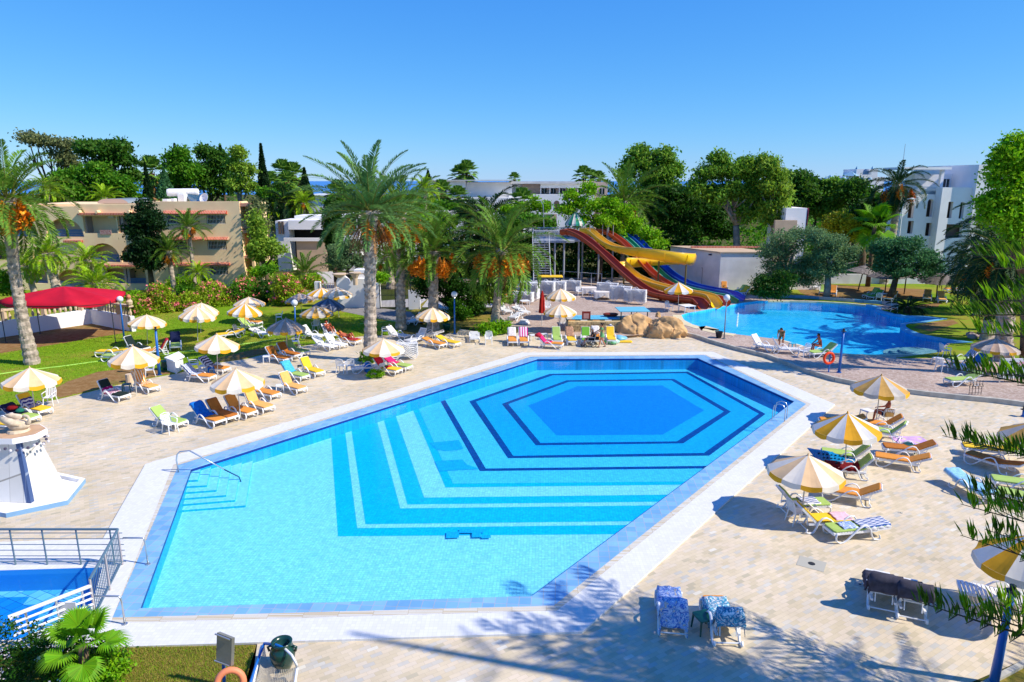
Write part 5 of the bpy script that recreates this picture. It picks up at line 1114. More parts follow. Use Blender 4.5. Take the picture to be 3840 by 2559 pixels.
# ================================================================ WATER SLIDES
def gloss(n,c,k=.8,r=.28): return mat('slide_'+n, lin(*c,k), r, spec=.5, var=.05, vs=.8)
S_RED=gloss('red_brown',(168,62,2),.85,.45); S_YEL=gloss('yellow',(255,206,30),.9); S_ORG=gloss('orange',(216,96,10),.8,.4); S_GRN=gloss('green',(20,160,100)); S_BLU=gloss('blue',(0,84,200))
S_REDL=gloss('red_edge',(232,112,70)); S_YELP=gloss('pale_yellow',(250,210,110))
def slide(name,label,pts,m,edge,w=.46,h=.5,wall=None,supports=()):
    """pts: (x, y, z, high side) centreline of the channel floor; swept open trough with thickness"""
    P=[Vector(p[:3]) for p in pts]; ex=[p[3] if len(p)>3 else 0 for p in pts]
    # Catmull-Rom smoothing
    Q=[];E=[]
    for i in range(len(P)-1):
        p0,p1,p2,p3=P[max(i-1,0)],P[i],P[i+1],P[min(i+2,len(P)-1)]
        for j in range(7):
            t=j/7; Q.append(.5*((2*p1)+(p2-p0)*t+(2*p0-5*p1+4*p2-p3)*t*t+(3*p1-p0-3*p2+p3)*t**3)); E.append(ex[i]+(ex[i+1]-ex[i])*t)
    Q.append(P[-1]); E.append(ex[-1])
    root=thing(name,label,'water slide',Q[-1]); mb=MB(); eb=MB(); k=13; o0=Q[-1]; vs=[]; n=len(Q); E1=[];E2=[]
    for i,q in enumerate(Q):
        t=(Q[min(i+1,n-1)]-Q[max(i-1,0)]); t.z=0; t.normalize(); s=Vector((t.y,-t.x,0)); row=[]; row2=[]
        for j in range(k):
            a=math.pi*(j/(k-1)); x=-math.cos(a)*w; z=h*(1-math.sin(a)**.8)
            if E[i]>0 and j<k//2: z*=1+E[i]
            if E[i]<0 and j>k//2: z*=1-E[i]
            row.append(q+s*x+Vector((0,0,z))-o0); row2.append(q+s*x*1.1+Vector((0,0,z-.05))-o0)
        vs+=row+row2; E1.append(row[0]+Vector((0,0,.01))); E2.append(row[-1]+Vector((0,0,.01)))
    fs=[];m_=[]
    for i in range(n-1):
        a=i*2*k; b=a+2*k
        for j in range(k-1):
            fs.append((a+j,b+j,b+j+1,a+j+1)); fs.append((a+k+j+1,b+k+j+1,b+k+j,a+k+j))
        fs.append((a,a+k,b+k,b)); fs.append((a+k-1,b+k-1,b+2*k-1,a+2*k-1))
    mb.add(vs,fs); mb.build('channel',m,root,smooth=True)
    for e_ in (E1,E2): eb.tube(e_,.035,6)
    eb.build('rim',edge,root,smooth=True)
    sb=MB()
    for i in range(6,n-8,9):                  # joint flanges
        t=(Q[i+1]-Q[i-1]); t.z=0; t.normalize(); s=Vector((t.y,-t.x,0)); row=[]
        for j in range(k):
            a=math.pi*(j/(k-1)); x=-math.cos(a)*w*1.16; z=h*(1-math.sin(a)**.8)-.08
            if E[i]>0 and j<k//2: z*=1+E[i]
            if E[i]<0 and j>k//2: z*=1-E[i]
            row.append(Q[i]+s*x+Vector((0,0,z))-o0)
        sb.tube(row,.03,5)
    sb.build('flange',m,root)
    for (i,dz) in supports:
        q=Q[min(n-1,int(i*7))]; MB().tube([(q.x-o0.x,q.y-o0.y,T-o0.z),(q.x-o0.x,q.y-o0.y,q.z-.1-o0.z+dz)],.09,8).build('support_post',mat('slide_post',lin(130,120,70,.6),.5),root)
    return root
def SP_(x,y,Y,dz=0,e=0): p=P3('S',x,y,Y); return (p.x,p.y,max(T-.05,p.z+dz),e)
slide('water_slide','red-brown slide, nearest to the camera, running down to the curved pool',[SP_(505,300,73),SP_(580,298,72.5),SP_(690,345,71.2),SP_(800,425,70),SP_(910,520,69),SP_(1020,622,67.7),SP_(1130,722,66.4),SP_(1240,810,65.2),SP_(1350,868,64),SP_(1480,900,62.8),SP_(1620,918,61.6),SP_(1740,935,60.4),SP_(1775,960,59.6),SP_(1800,1005,58.9,-.08)],S_RED,S_REDL,.5,.55,supports=((7,0),(9,0)))
slide('water_slide','yellow serpentine slide that swings out wide and doubles back',[SP_(690,285,74.6),SP_(760,290,74),SP_(830,345,73.2),SP_(900,400,72.4),SP_(980,440,71.5),SP_(1080,470,70.4,0,-.2),SP_(1220,500,69.2,0,-.7),SP_(1400,530,68.3,0,-.9),SP_(1560,555,68,0,-.9),SP_(1650,565,68.6,0,-.9),SP_(1680,565,69.8,0,-.9),SP_(1600,565,71.2,0,-.6),SP_(1400,575,71.8),SP_(1200,590,71.6,0,.7),SP_(1080,600,71,0,.9),SP_(1045,620,70,0,.9),SP_(1100,665,68.8,0,.6),SP_(1200,725,67.6,0,.1),SP_(1330,778,66.3),SP_(1480,820,65),SP_(1640,858,63.5),SP_(1780,880,62),SP_(1870,905,61),SP_(1905,940,60.3),SP_(1925,985,59.6,-.08)],S_YEL,S_YELP,.5,.55,supports=((7,0),(9,0),(14,0)))
slide('water_slide','orange slide between the yellow and the green one',[SP_(830,280,75.4),SP_(900,290,75),SP_(980,330,74.2),SP_(1070,395,73.2),SP_(1150,475,72.2),SP_(1240,570,71.2),SP_(1330,665,70),SP_(1430,745,68.8),SP_(1530,800,67.4),SP_(1660,845,65.8),SP_(1800,880,64),SP_(1930,905,62.2),SP_(1985,935,61.2),SP_(2010,965,60.6,-.08)],S_ORG,S_REDL,.42,.45,supports=((8,0),))
slide('water_slide','green slide next to the blue one',[SP_(930,275,76.4),SP_(1000,290,76),SP_(1070,335,75.3),SP_(1150,400,74.4),SP_(1240,490,73.4),SP_(1330,590,72.2),SP_(1420,680,71),SP_(1510,750,69.8),SP_(1620,805,68.4),SP_(1750,840,66.8),SP_(1880,870,65.2),SP_(2010,895,63.4),SP_(2060,920,62.4),SP_(2085,950,61.8,-.08)],S_GRN,gloss('green_edge',(140,230,200)),.42,.42,supports=((8,0),))
slide('water_slide','blue slide, farthest from the camera, beside the hut',[SP_(960,285,77.4),SP_(1040,285,77),SP_(1120,320,76.3),SP_(1200,375,75.4),SP_(1300,470,74.3),SP_(1400,580,73.2),SP_(1490,670,72),SP_(1590,740,70.8),SP_(1700,790,69.4),SP_(1830,825,67.8),SP_(1960,850,66.2),SP_(2070,875,64.6),SP_(2115,900,63.6),SP_(2140,930,63,-.08)],S_BLU,gloss('blue_edge',(60,130,230)),.5,.55,supports=((8,0),(6,0)))
# tower
PLZ=P3('S',450,352,73).z
tw=thing('slide_tower','steel slide tower with a grey platform, railings and stairs','tower',(P3('S',450,350,73).x,73,T))
ox,oz=tw.location.x,T
xa=P3('S',250,350,73).x-ox; xb=P3('S',1000,350,75).x-ox; pz=PLZ-oz
STEEL=mat('tower_steel',lin(185,190,198,.7),.5); 
mb=MB().box(xa,-.2,pz-.18,xb*.30,5,pz); mb.box(xb*.30+.003,.9,pz-.18,xb,5,pz); mb.build('platform',STEEL,tw)
for x_,y_ in ((445,73),(530,73),(665,74),(850,74.5),(980,75.5),(300,73),(445,77.5),(700,77.5),(880,77.5)):
    x=P3('S',x_,350,y_).x-ox; MB().tube([(x,y_-72.9,0),(x,y_-72.9,pz-.18)],.1,8).build('post',STEEL,tw)
b=MB()
def railrun(b,p,q,h=1.05,step=.14):
    p=Vector(p); q=Vector(q); n=max(2,int((q-p).length/step))
    for i in range(n+1):
        c_=p.lerp(q,i/n); b.box(c_.x-.022,c_.y-.022,c_.z,c_.x+.022,c_.y+.022,c_.z+h)
    b.tube([p+Vector((0,0,h)),q+Vector((0,0,h))],.03,5); b.tube([p+Vector((0,0,.1)),q+Vector((0,0,.1))],.02,4)
railrun(b,(xa,-.15,pz),(-.0+P3('S',500,350,73).x-ox,-.15,pz)); railrun(b,(xa,-.15,pz),(xa,4.9,pz)); railrun(b,(xa,4.9,pz),(xb*.6,4.9,pz)); b.build('railing',mat('rail_white',lin(225,228,232,.75),.4),tw)
b=MB(); rb_=MB(); xs0=P3('S',250,700,70).x-ox            # stairs coming down towards the left front
for i in range(22):
    u=i/21; x=xa+.3+ (0 if u<.5 else 0); yy=-.3-u*5.2; z=pz-.2-u*(pz-.3); b.box(xa-.1,yy-.25,z,xa+1.5,yy,z+.05)
b.build('stairs',STEEL,tw); railrun(rb_,(xa-.15,-.3,pz-.1),(xa-.15,-5.5,.1),1.0,.25); railrun(rb_,(xa+1.55,-.3,pz-.1),(xa+1.55,-5.5,.1),1.0,.25); rb_.build('stair_railing',_mats['rail_white'],tw)
mb=MB(); 
for x_,y0_ in ((745,205),(905,195),(960,195)):
    p=P3('S',x_,250,74); x=p.x-ox; z1=P3('S',x_,y0_,74).z-oz; mb.tube([(x-.25,1.2,pz),(x-.25,1.2,z1),(x+.25,1.2,z1),(x+.25,1.2,pz)],.04,6)
mb.build('entry_hoop',STEEL,tw)
# striped canopy standing on the tower platform
def striped_canopy(mb,R0,z0,z1,n=12,drop=.14,conc=.0,flat=5,rim_drop=0,seedv=0,wob=.0):
    """cone of n gores, colours alternate; valance below the rim"""
    rg=random.Random(seedv); sub=4
    def pt(a,u):
        sag=1-.045*abs(math.sin(a*n/2))*u*u   # cloth pulled in between the ribs
        r=R0*u*sag*(1+wob*math.sin(a*3+seedv)); z=z1-(z1-z0)*((1-conc)*u+conc*(math.sin(u*math.pi/2)))
        z-= .035*R0*abs(math.sin(a*n/2))*u
        return Vector((r*math.cos(a),r*math.sin(a),z))
    for g in range(n):
        m=g%2
        for s_ in range(sub):
            a0=2*math.pi*(g+s_/sub)/n; a1=2*math.pi*(g+(s_+1)/sub)/n
            for i in range(flat):
                u0,u1=i/flat,(i+1)/flat
                if i==0: mb.add([pt(a0,0),pt(a0,u1),pt(a1,u1)],[(0,1,2)],m)
                else: mb.add([pt(a0,u0),pt(a0,u1),pt(a1,u1),pt(a1,u0)],[(0,1,2,3)],m)
def valance(mb,R0,z0,n=12,drop=.16,sub=6,seedv=0,wob=.0):
    rg=random.Random(seedv)
    def pt(a,dz):
        sag=1-.045*abs(math.sin(a*n/2)); r=R0*sag*(1+wob*math.sin(a*3+seedv)); return Vector((r*math.cos(a)*(1.002+.02*(dz>0)),r*math.sin(a)*(1.002+.02*(dz>0)),z0-.035*R0*abs(math.sin(a*n/2))-dz))
    for g in range(n):
        for s_ in range(sub):
            a0=2*math.pi*(g+s_/sub)/n; a1=2*math.pi*(g+(s_+1)/sub)/n; d0=drop*(.8+.2*abs(math.sin(math.pi*s_/sub))); d1=drop*(.8+.2*abs(math.sin(math.pi*(s_+1)/sub)))
            mb.add([pt(a0,0),pt(a0,d0),pt(a1,d1),pt(a1,0)],[(0,1,2,3)],g%2)
CG=mat('canopy_green',lin(30,150,125,.75),.8); CWH=mat('canopy_white',lin(238,236,225,.8),.8,trans=.15)
cp=P3('S',628,190,75.5); rr=(P3('S',720,190,75.5).x-cp.x); ct=P3('S',630,78,75.5).z
cn=thing('tower_parasol','green and white striped parasol on top of the slide tower','parasol',(cp.x,75.5,PLZ))
mb=MB(); striped_canopy(mb,rr,cp.z-PLZ,ct-PLZ,16,conc=-.35); valance(mb,rr,cp.z-PLZ,16,.22); mb.build('canopy',[CG,CWH],cn)
MB().tube([(0,0,0),(0,0,ct-PLZ)],.04,8).build('pole',STEEL,cn)
# railing in front of the tower shade
fr=thing('metal_fence','thin white post-and-rail fence in the shade under the slides','fence',G('S',480,700,T))
b=MB(); px=[('S',485,720),('S',680,745),('S',775,775),('S',870,790)]; pp=[G(*p,T) for p in px]; yy=[P3('S',x,y,p.y).z for (x,y),p in zip(((485,630),(680,642),(775,650),(870,655)),pp)]
for p,z in zip(pp,yy): b.tube([p-fr.location,Vector((p.x,p.y,z))-fr.location],.03,5)
b.tube([Vector((p.x,p.y,z))-fr.location for p,z in zip(pp,yy)],.025,5); b.build('rail',WPAINT,fr)
fe=thing('metal_fence','white barred fence with a gate frame in front of the hut','fence',G('S',1600,760,T)); o_=fe.location
b=MB(); p0=G('S',1620,740,T); p1=G('S',1790,775,T); z0,z1=P3('S',1605,640,p0.y).z,P3('S',1795,600,p1.y).z
for i in range(8): q_=p0.lerp(p1,i/7); b.tube([q_-o_,Vector((q_.x,q_.y,z0+(z1-z0)*i/7))-o_],.025,5)
b.tube([Vector((p0.x,p0.y,z0))-o_,Vector((p1.x,p1.y,z1))-o_],.03,5)
p2=G('S',1830,765,T); z2=P3('S',1838,592,p2.y).z; b.tube([p1-o_,Vector((p1.x,p1.y,z2))-o_,Vector((p2.x,p2.y,z2))-o_,p2-o_],.035,5); b.build('bars',mat('fence_grey',lin(150,140,130,.6),.6),fe)
# ================================================================ SPLASH POOL ON THE STONE WALL, ROCKS
STONE=brick_mat('rough_stone', [(0,lin(190,160,110,.75)),(.5,lin(218,190,140,.75)),(1,lin(235,212,165,.75))], .4,.2, mortar=.02, mcol=lin(170,145,105,.7), rough=.95, bump=.8)
def stone_xz(): pass
w0=G('C',808,622,0); w1=G('C',1425,622,0); topz=P3('C',810,508,w0.y).z
SKY_T=brick_mat('splash_tile', [(0,lin(90,190,225,.75)),(1,lin(120,210,240,.78))], .3,.3, mortar=.008, mcol=lin(80,170,205,.7), offset=0)
bl_=[G('C',815,500,topz),G('C',1305,492,topz),G('C',1250,440,topz),G('C',880,440,topz)]
sp_=thing('splash_pool','raised shallow splash pool with a light blue floor behind the rough stone wall','pool',w0)
M_st=mat('stone_wall',lin(216,188,136,.75),.95,var=.22,vs=3.0,bump=1.0,bs=6)
o=MB().box(0,0,-.02,w1.x-w0.x,.45,topz).build('stone_wall',M_st,sp_)
b=MB(); rnd=random.Random(4); L_w=w1.x-w0.x; nx=int(L_w/.34)
for r_ in range(5):
    for i in range(nx):
        x=(i+.5*(r_%2))*.34; zz=r_*topz/5; b.box(x+.012,-.03-rnd.random()*.045,zz+.012,min(L_w,x+.328),-.003,zz+topz/5-.012)
b.build('stone_block',M_st,sp_)
O=w0; q_=[p-O for p in bl_]
b=MB().prism([(q_[0].x,.46),(q_[1].x+1.2,.46),(q_[2].x+1.2,q_[2].y+.4),(q_[3].x-.8,q_[3].y+.4)],0,topz-.12); b.build('basin_block',kc,sp_)
MB().sheet([[xy(q) for q in q_]],topz-.06).build('pool_floor_tiles',SKY_T,sp_)
b=MB()
for i,(x0_,x1_) in enumerate([(k*.9,k*.9+.5) for k in range(int((q_[1].x-q_[0].x)/.9))]): b.box(q_[0].x+x0_,.46,topz-.1,q_[0].x+x1_,.6,topz+.02,i%2)
b.build('edge_tile',[mat('edge_orange',lin(235,160,90,.75),.6),WHITE],sp_)
MB().box(q_[0].x-.1,.62,topz-.1,q_[1].x+1.5,.8,topz+.03).build('dark_edge',mat('edge_dark',lin(40,70,60,.6),.6),sp_)
# light blue roofed table
a_=[P3('C',1240,370,0)]; ty=G('C',1300,490,topz).y; rz_=P3('C',1285,413,ty).z
t0=P3('C',1287,414,ty); t1=P3('C',1568,411,ty); tb_=[t0,t1,G('C',1508,368,rz_),G('C',1240,372,rz_)]
sh=thing('shade_roof','flat light-blue shade roof on thin posts behind the rocks','shelter',(t0.x,t0.y,T))
b=MB().prism([(p.x-t0.x,p.y-t0.y) for p in tb_],rz_-T-.05,rz_-T); b.build('roof',mat('light_blue_panel',lin(120,205,230,.78),.5),sh)
b=MB()
for x_,d in ((.1,.1),((t1-t0).x-1.0,.15),((t1-t0).x-.2,.15),((t1-t0).x*.5,(tb_[2].y-t0.y)*.8)): b.tube([(x_,d,0),(x_,d,rz_-T-.05)],.04,6)
b.build('post',mat('post_dark',lin(60,70,70,.5),.6),sh)
s0=G('C',975,487,topz); s1=P3('C',975,412,s0.y); sg=thing('sign','small red square warning sign on a post beside the splash pool','sign',s0); MB().tube([(0,0,-.05),(0,0,(s1-s0).z-.2)],.025,5).build('post',IRON,sg)
MB().box(-.32,-.03,(s1-s0).z-.75,.32,.0,(s1-s0).z).build('sign_plate',mat('sign_red',lin(150,50,40,.7),.6),sg); MB().box(-.2,-.036,(s1-s0).z-.55,.2,-.033,(s1-s0).z-.15).build('sign_symbol',mat('sign_pale',lin(225,170,160,.7),.6),sg)
p=G('C',1200,452,topz); tag(MB().lathe([(.0,0),(.5,0),(.62,.14),(.5,.2),(0,.2)],12,sy=.5).build('red_float',mat('red_cover',lin(150,60,40,.7),.6),loc=p),'flat red-brown float lying on the splash pool','float')
def rock(name,label,c,rx,ry,rz,seed,dents):
    bm=bmesh.new(); bmesh.ops.create_icosphere(bm,subdivisions=6,radius=1); rnd=np.random.default_rng(seed); k=[(rnd.normal(size=3),rnd.uniform(1.5,5),rnd.uniform(0,6.28)) for _ in range(14)]
    for v in bm.verts:
        p=np.array(v.co); d=0
        for kv,fq,ph in k: d+=math.sin(float(p@kv)*fq+ph)*.06/(fq**.6)
        s_=1+d
        e=abs(p[0]*1.3+.35*math.sin(p[1]*3+seed)+.1*math.sin(p[2]*7)); s_-= .09*math.exp(-(e/.035)**2)
        s_+=.16*(NZ.ridged_multi_fractal(v.co*1.6+Vector((seed,0,0)),1.0,2.1,5,.9,2.0)-1.0)*.9; v.co=v.co*s_; v.co.x=math.copysign(abs(v.co.x)**.85,v.co.x)*rx; v.co.y*=ry; v.co.z=max(-.08,v.co.z)*rz
    for (dx,dy,dz,rd) in dents:
        dv=Vector((dx*rx,dy*ry,dz*rz))
        for v in bm.verts:
            dd=(v.co-dv).length
            if dd<rd: v.co+= (Vector((0,.35,-.15)))*(1-dd/rd)
    me=bpy.data.meshes.new(name); bm.to_mesh(me); bm.free(); me.materials.append(mat('sand_rock',lin(222,178,124,.78),.95,var=.2,vs=1.3,bump=.9,bs=3.5)); me.polygons.foreach_set('use_smooth',[True]*len(me.polygons)); o=link(name,me); o.location=c; return tag(o,label,'rock')
ra=G('C',1460,640); rb2=G('C',1710,655)
rock('boulder','left half of the sandy artificial rock by the splash pool',(ra.x,ra.y+.9,0),1.75,1.25,1.5,3,[])
rock('boulder','right half of the sandy artificial rock, with a round hole at its right end',(rb2.x,rb2.y+.6,0),1.65,1.25,1.45,8,[(.72,-.55,.15,.3)])
p_=P3('C',1640,490,ra.y+.6); rock('boulder','small pointed stone on top of the sandy rock',(p_.x,ra.y+.8,1.3),.22,.2,.35,5,[])
# ================================================================ POOLSIDE FURNITURE
CU=dict(orange=mat('cushion_orange',lin(240,158,66,.8),.85,var=.05,vs=6), brown=mat('cushion_brown_orange',lin(206,124,44,.75),.85,var=.08,vs=6), yellow=mat('cushion_yellow',lin(252,205,50,.85),.85,var=.05,vs=6),
        green=mat('cushion_green',lin(178,208,110,.8),.85,var=.05,vs=6), peach=mat('cushion_peach',lin(248,186,104,.85),.85,var=.05,vs=6), dark=mat('cushion_dark',lin(30,52,48,.6),.85), bright=mat('cushion_lime',lin(120,190,60,.8),.85))
def prof(x,back,H0=.34,hx=-.28):
    """height of the bed at x and the point on the raised back"""
    return H0
def lounger_proto(kind,back,cushion):
    """local +x is the foot end; back in degrees"""
    root=thing('sun_lounger','',None,(0,0,0)); hx=-.28; bl=.74; ca,sa=math.cos(R(back)),math.sin(R(back)); H0=.33
    for k in (-1,1):
        y=.33*k; b=MB()
        path=[(-.62,y,.16),(-.66,y,.05),(-.56,y,.02),(-.42,y,.04),(-.34,y,.18),(-.27,y,.38),(-.16,y,.52),(-.03,y,.54),(.12,y,.46),(.32,y,.27),(.50,y,.10),(.62,y,.025),(.76,y,.02),(.87,y,.09),(.9,y,.2),(.88,y,.31),(.8,y,.33)]
        b.tube(path,[.028]*2+[.032]*13+[.028]*2,6,sx=1.25,sy=.75); b.build('side_frame',WHITE,root,smooth=True)
    b=MB()
    for k in (-1,1): b.box(hx-.28,.27*k-.03,H0-.06,.95,.27*k+.03,H0)
    for i in range(13): x=hx+.02+i*.096; b.box(x,-.3,H0+.001,x+.07,.3,H0+.02)
    b.box(.9,-.29,H0-.07,.96,.29,H0+.021); b.build('seat',WHITE,root)
    b=MB(); M=Matrix.Translation((hx,0,H0+.005))@Matrix.Rotation(math.pi+R(back),4,'Y')
    M=Matrix(((-ca,0,sa,hx),(0,1,0,0),(sa,0,ca,H0),(0,0,0,1)))
    for k in (-1,1): b.box(0,.27*k-.03,-.05,bl,.27*k+.03,-.005,0,M)
    for i in range(8): x=.02+i*.09; b.box(x,-.29,.0,x+.06,.29,.02,0,M)
    b.box(bl-.03,-.28,-.04,bl+.03,.28,.021,0,M); b.build('backrest',WHITE,root)
    if back>15:
        b=MB(); q=Vector((hx-ca*.45,0,H0+sa*.45))
        for k in (-1,1): b.tube([(q.x,.2*k,q.z-.02),(hx-.3,.2*k,H0-.06)],.015,5)
        b.tube([(-.6,-.3,.1),(-.6,.3,.1)],.02,5); b.build('back_strut',WHITE,root)
    if cushion:
        b=MB(); t=.055; b.rbox(hx,-.29,H0+.025,.93,.29,H0+.025+t,.05)
        o=b.build('cushion',CU[cushion],root,bevel=.02)
        b=MB()
        pts=[(0,-.27),(bl-.04,-.27),(bl,-.23),(bl,.23),(bl-.04,.27),(0,.27)]
        vs=[M@Vector((p[0],p[1],z)) for z in (.024,.024+t) for p in pts]; n=6
        b.add(vs,[tuple(range(n)),tuple(range(2*n-1,n-1,-1))]+[(i+n,(i+1)%n+n,(i+1)%n,i) for i in range(n)]); b.build('back_cushion',CU[cushion],root,bevel=.02)
    return snap(root)
_lp={}
def lounger(reg,foot,hinge,back,cushion,label,z=0.0,rest=.36,group='sun loungers on the terrace',at=None,yaw=None):
    key=(back,cushion)
    if at is None:
        a=G(reg,*foot,z+rest); h=G(reg,*hinge,z+rest); d=a-h; d.z=0; d.normalize(); yaw=math.atan2(d.y,d.x); c=(a+h)/2-d*.325; at=Vector((c.x,c.y,z))
    if key not in _lp:
        _lp[key]=lounger_proto('l',back,cushion); o=_lp[key]; o.location=at; o.rotation_euler=(0,0,yaw)
    else: o=dup(_lp[key],at,yaw)
    nm={'orange':'orange','brown':'brown-orange','yellow':'yellow','green':'pale green','peach':'light orange','dark':'dark green','bright':'bright green',None:'bare white'}[cushion]
    tag(o,f'{nm} lounger {label}','sun lounger',group)
    return (Vector(at),yaw,back)
def stripe_mat(name,cols,w,axis='X',rough=.95):
    m=bpy.data.materials.new(name); m.use_nodes=True; nt=m.node_tree; N=nt.nodes; K=nt.links; b=N['Principled BSDF']; b.inputs['Roughness'].default_value=rough; b.inputs['Specular IOR Level'].default_value=.1
    tc=N.new('ShaderNodeTexCoord'); sp=N.new('ShaderNodeSeparateXYZ'); K.new(tc.outputs['Object'],sp.inputs[0])
    m1=N.new('ShaderNodeMath'); m1.operation='DIVIDE'; m1.inputs[1].default_value=w; K.new(sp.outputs[axis],m1.inputs[0])
    m2=N.new('ShaderNodeMath'); m2.operation='FRACT'; K.new(m1.outputs[0],m2.inputs[0])
    rp=N.new('ShaderNodeValToRGB'); rp.color_ramp.interpolation='CONSTANT'; cr=rp.color_ramp
    while len(cr.elements)<len(cols): cr.elements.new(.5)
    for i,(e,c) in enumerate(zip(cr.elements,cols)): e.position=i/len(cols); e.color=c
    K.new(m2.outputs[0],rp.inputs[0]); K.new(rp.outputs[0],b.inputs['Base Color']); return m
def print_mat(name,cols,scale=4):
    m=bpy.data.materials.new(name); m.use_nodes=True; nt=m.node_tree; N=nt.nodes; K=nt.links; b=N['Principled BSDF']; b.inputs['Roughness'].default_value=.9
    tc=N.new('ShaderNodeTexCoord'); nz=N.new('ShaderNodeTexNoise'); nz.inputs['Scale'].default_value=scale; nz.inputs['Detail'].default_value=2; nz.inputs['Distortion'].default_value=2.2; K.new(tc.outputs['Object'],nz.inputs[0])
    rp=N.new('ShaderNodeValToRGB'); cr=rp.color_ramp
    while len(cr.elements)<len(cols): cr.elements.new(.5)
    for i,(e,c) in enumerate(zip(cr.elements,cols)): e.position=.3+.42*i/(len(cols)-1); e.color=c
    K.new(nz.outputs[0],rp.inputs[0]); K.new(rp.outputs[0],b.inputs['Base Color']); return m
TW=dict(blue=mat('towel_blue',lin(20,120,210,.8),.95,var=.15,vs=9), turq=mat('towel_turquoise',lin(80,190,220,.8),.95,var=.15,vs=9), red=mat('towel_red',lin(200,40,60,.75),.95,var=.15,vs=9), darkred=mat('towel_dark_red',lin(130,10,20,.7),.95,var=.15,vs=9), navy=mat('towel_navy',lin(30,40,84,.6),.95),
   char=mat('towel_charcoal',lin(84,82,96,.6),.95,var=.2,vs=6), pink=mat('towel_pink',lin(240,40,120,.8),.95,var=.1,vs=9), lpink=mat('towel_pale_pink',lin(245,200,215,.85),.95,var=.1,vs=9), white=mat('towel_white',lin(240,232,225,.85),.95,var=.08,vs=9), lblue=mat('towel_light_blue',lin(150,205,240,.85),.95,var=.15,vs=12), brownt=mat('towel_brown',lin(196,150,120,.75),.95,var=.25,vs=14),
   bws=stripe_mat('towel_blue_white',[lin(235,235,240,.85),lin(70,110,180,.7)],.09,'Y'), dws=stripe_mat('towel_dark_stripes',[lin(225,225,235,.8),lin(40,46,90,.6)],.12,'X'), ows=stripe_mat('towel_orange_white',[lin(245,225,195,.85),lin(240,150,50,.8)],.14,'Y'), mag=stripe_mat('towel_magenta_stripes',[lin(240,230,235,.85),lin(190,20,110,.7)],.13,'X'), pws=stripe_mat('towel_purple_stripes',[lin(235,232,240,.85),lin(70,70,160,.7)],.1,'X'),
   pwv=stripe_mat('towel_pink_stripes',[lin(240,235,240,.85),lin(225,60,150,.8)],.17,'Y'), jungle=print_mat('towel_print_blue',[lin(240,244,250,.9),lin(70,130,220,.85),lin(225,236,250,.9),lin(40,90,200,.8),lin(150,200,240,.88),lin(230,190,150,.85),lin(245,245,250,.9)],4), leafy=print_mat('towel_print_turquoise',[lin(240,248,250,.88),lin(70,180,210,.8),lin(20,110,160,.7),lin(220,240,245,.85),lin(240,170,90,.85)],6), melon=stripe_mat('towel_watermelon',[lin(220,40,60,.8),lin(225,50,70,.8),lin(235,240,230,.85),lin(30,140,70,.7)],.7,'X'))
def towel(lg,s0,s1,key,label,w=.66,drop=.1,name='towel',over=0.0,seed=0,off=.098):
    """cloth lying on a lounger from s0 to s1 (metres from the hinge, negative = up the back), hanging over the sides"""
    at,yaw,back=lg; rg=random.Random(seed+int(s0*100)); hx=-.28; ca,sa=math.cos(R(back)),math.sin(R(back)); H0=.33
    n=max(6,int((s1-s0)/.05)); k=9; vs=[]; 
    for i in range(n+1):
        s=s0+(s1-s0)*i/n
        if s<-.78: e=-.78-s; z=H0+sa*.78+ca*off-e; x=hx-ca*.8-.05-.04*min(1,e*8)+sa*off*max(0,1-e*8)
        elif s<0: x=hx+s*ca+sa*off; z=H0-s*sa+ca*off
        else: x=hx+s+sa*off*max(0,1-s*6); z=H0+off
        for j in range(k):
            u=j/(k-1)*2-1; y=u*w/2; dz=0
            if abs(u)>.8: dz=-drop*(abs(u)-.8)/.2; y=math.copysign(w/2*.86+.01*(abs(u)-.8),u)
            vs.append((x+.012*math.sin(j*2.1+i*.4+seed),y+.012*math.sin(i*1.3+seed),z+dz+.012*math.sin(i*.9+j*1.7+seed)+.008*rg.random()))
    fs=[(i*k+j,(i+1)*k+j,(i+1)*k+j+1,i*k+j+1) for i in range(n) for j in range(k-1)]
    o=MB().add(vs,fs).build(name,TW[key],smooth=True,loc=at); o.rotation_euler=(0,0,yaw)
    so_=o.modifiers.new('thick','SOLIDIFY'); so_.thickness=.012; so_.offset=1
    return tag(o,label,'towel')
g1='loungers on the left-hand paving'; g2='loungers on the left lawn'; g3='loungers near the palms'; g4='loungers along the step'; g5='loungers on the far lawn'; g6='loungers beside the curved pool'; g7='loungers on the right-hand paving'
L=lounger
L('A',(1700,1310),(1480,1262),40,'green','behind the lone white chair, nearest the pool on the left',group=g1)
a=L('A',(2040,1290),(1860,1240),45,'orange','covered by the big blue towel, front one of its row',group=g1); towel(a,-.85,.45,'blue','bright blue towel spread over the front lounger of the row',w=.72,seed=3)
L('A',(2150,1255),(1990,1205),50,'brown','with a shaded back, between the blue towel and the parasol pole',group=g1)  # an orange cushion, its shade put into the brown-orange colour
L('A',(2330,1215),(2150,1170),55,'orange','right beside the pole of the parasol nearest the pool on the left',group=g1)
L('B',(285,1170),(110,1120),60,'peach','directly right of the parasol pole in the front row on the left',group=g1)
L('B',(350,1050),(170,1010),20,'orange','half hidden behind the front parasol, beside a small white table',group=g1)
L('B',(595,1000),(420,952),60,'peach','standing alone right of the small white table, nearest the pool',group=g1)
a=L('B',(615,882),(455,848),50,'green','under the turquoise towel',group=g1); towel(a,-.85,.2,'turq','turquoise towel hung over the back of a green lounger',w=.72,seed=5)
L('B',(755,850),(610,805),55,'yellow','next to the one with the turquoise towel, by a small green table',group=g1)
L('B',(455,722),(305,695),50,'brown','at the left under the brownish parasol, by a white table',group=g1)
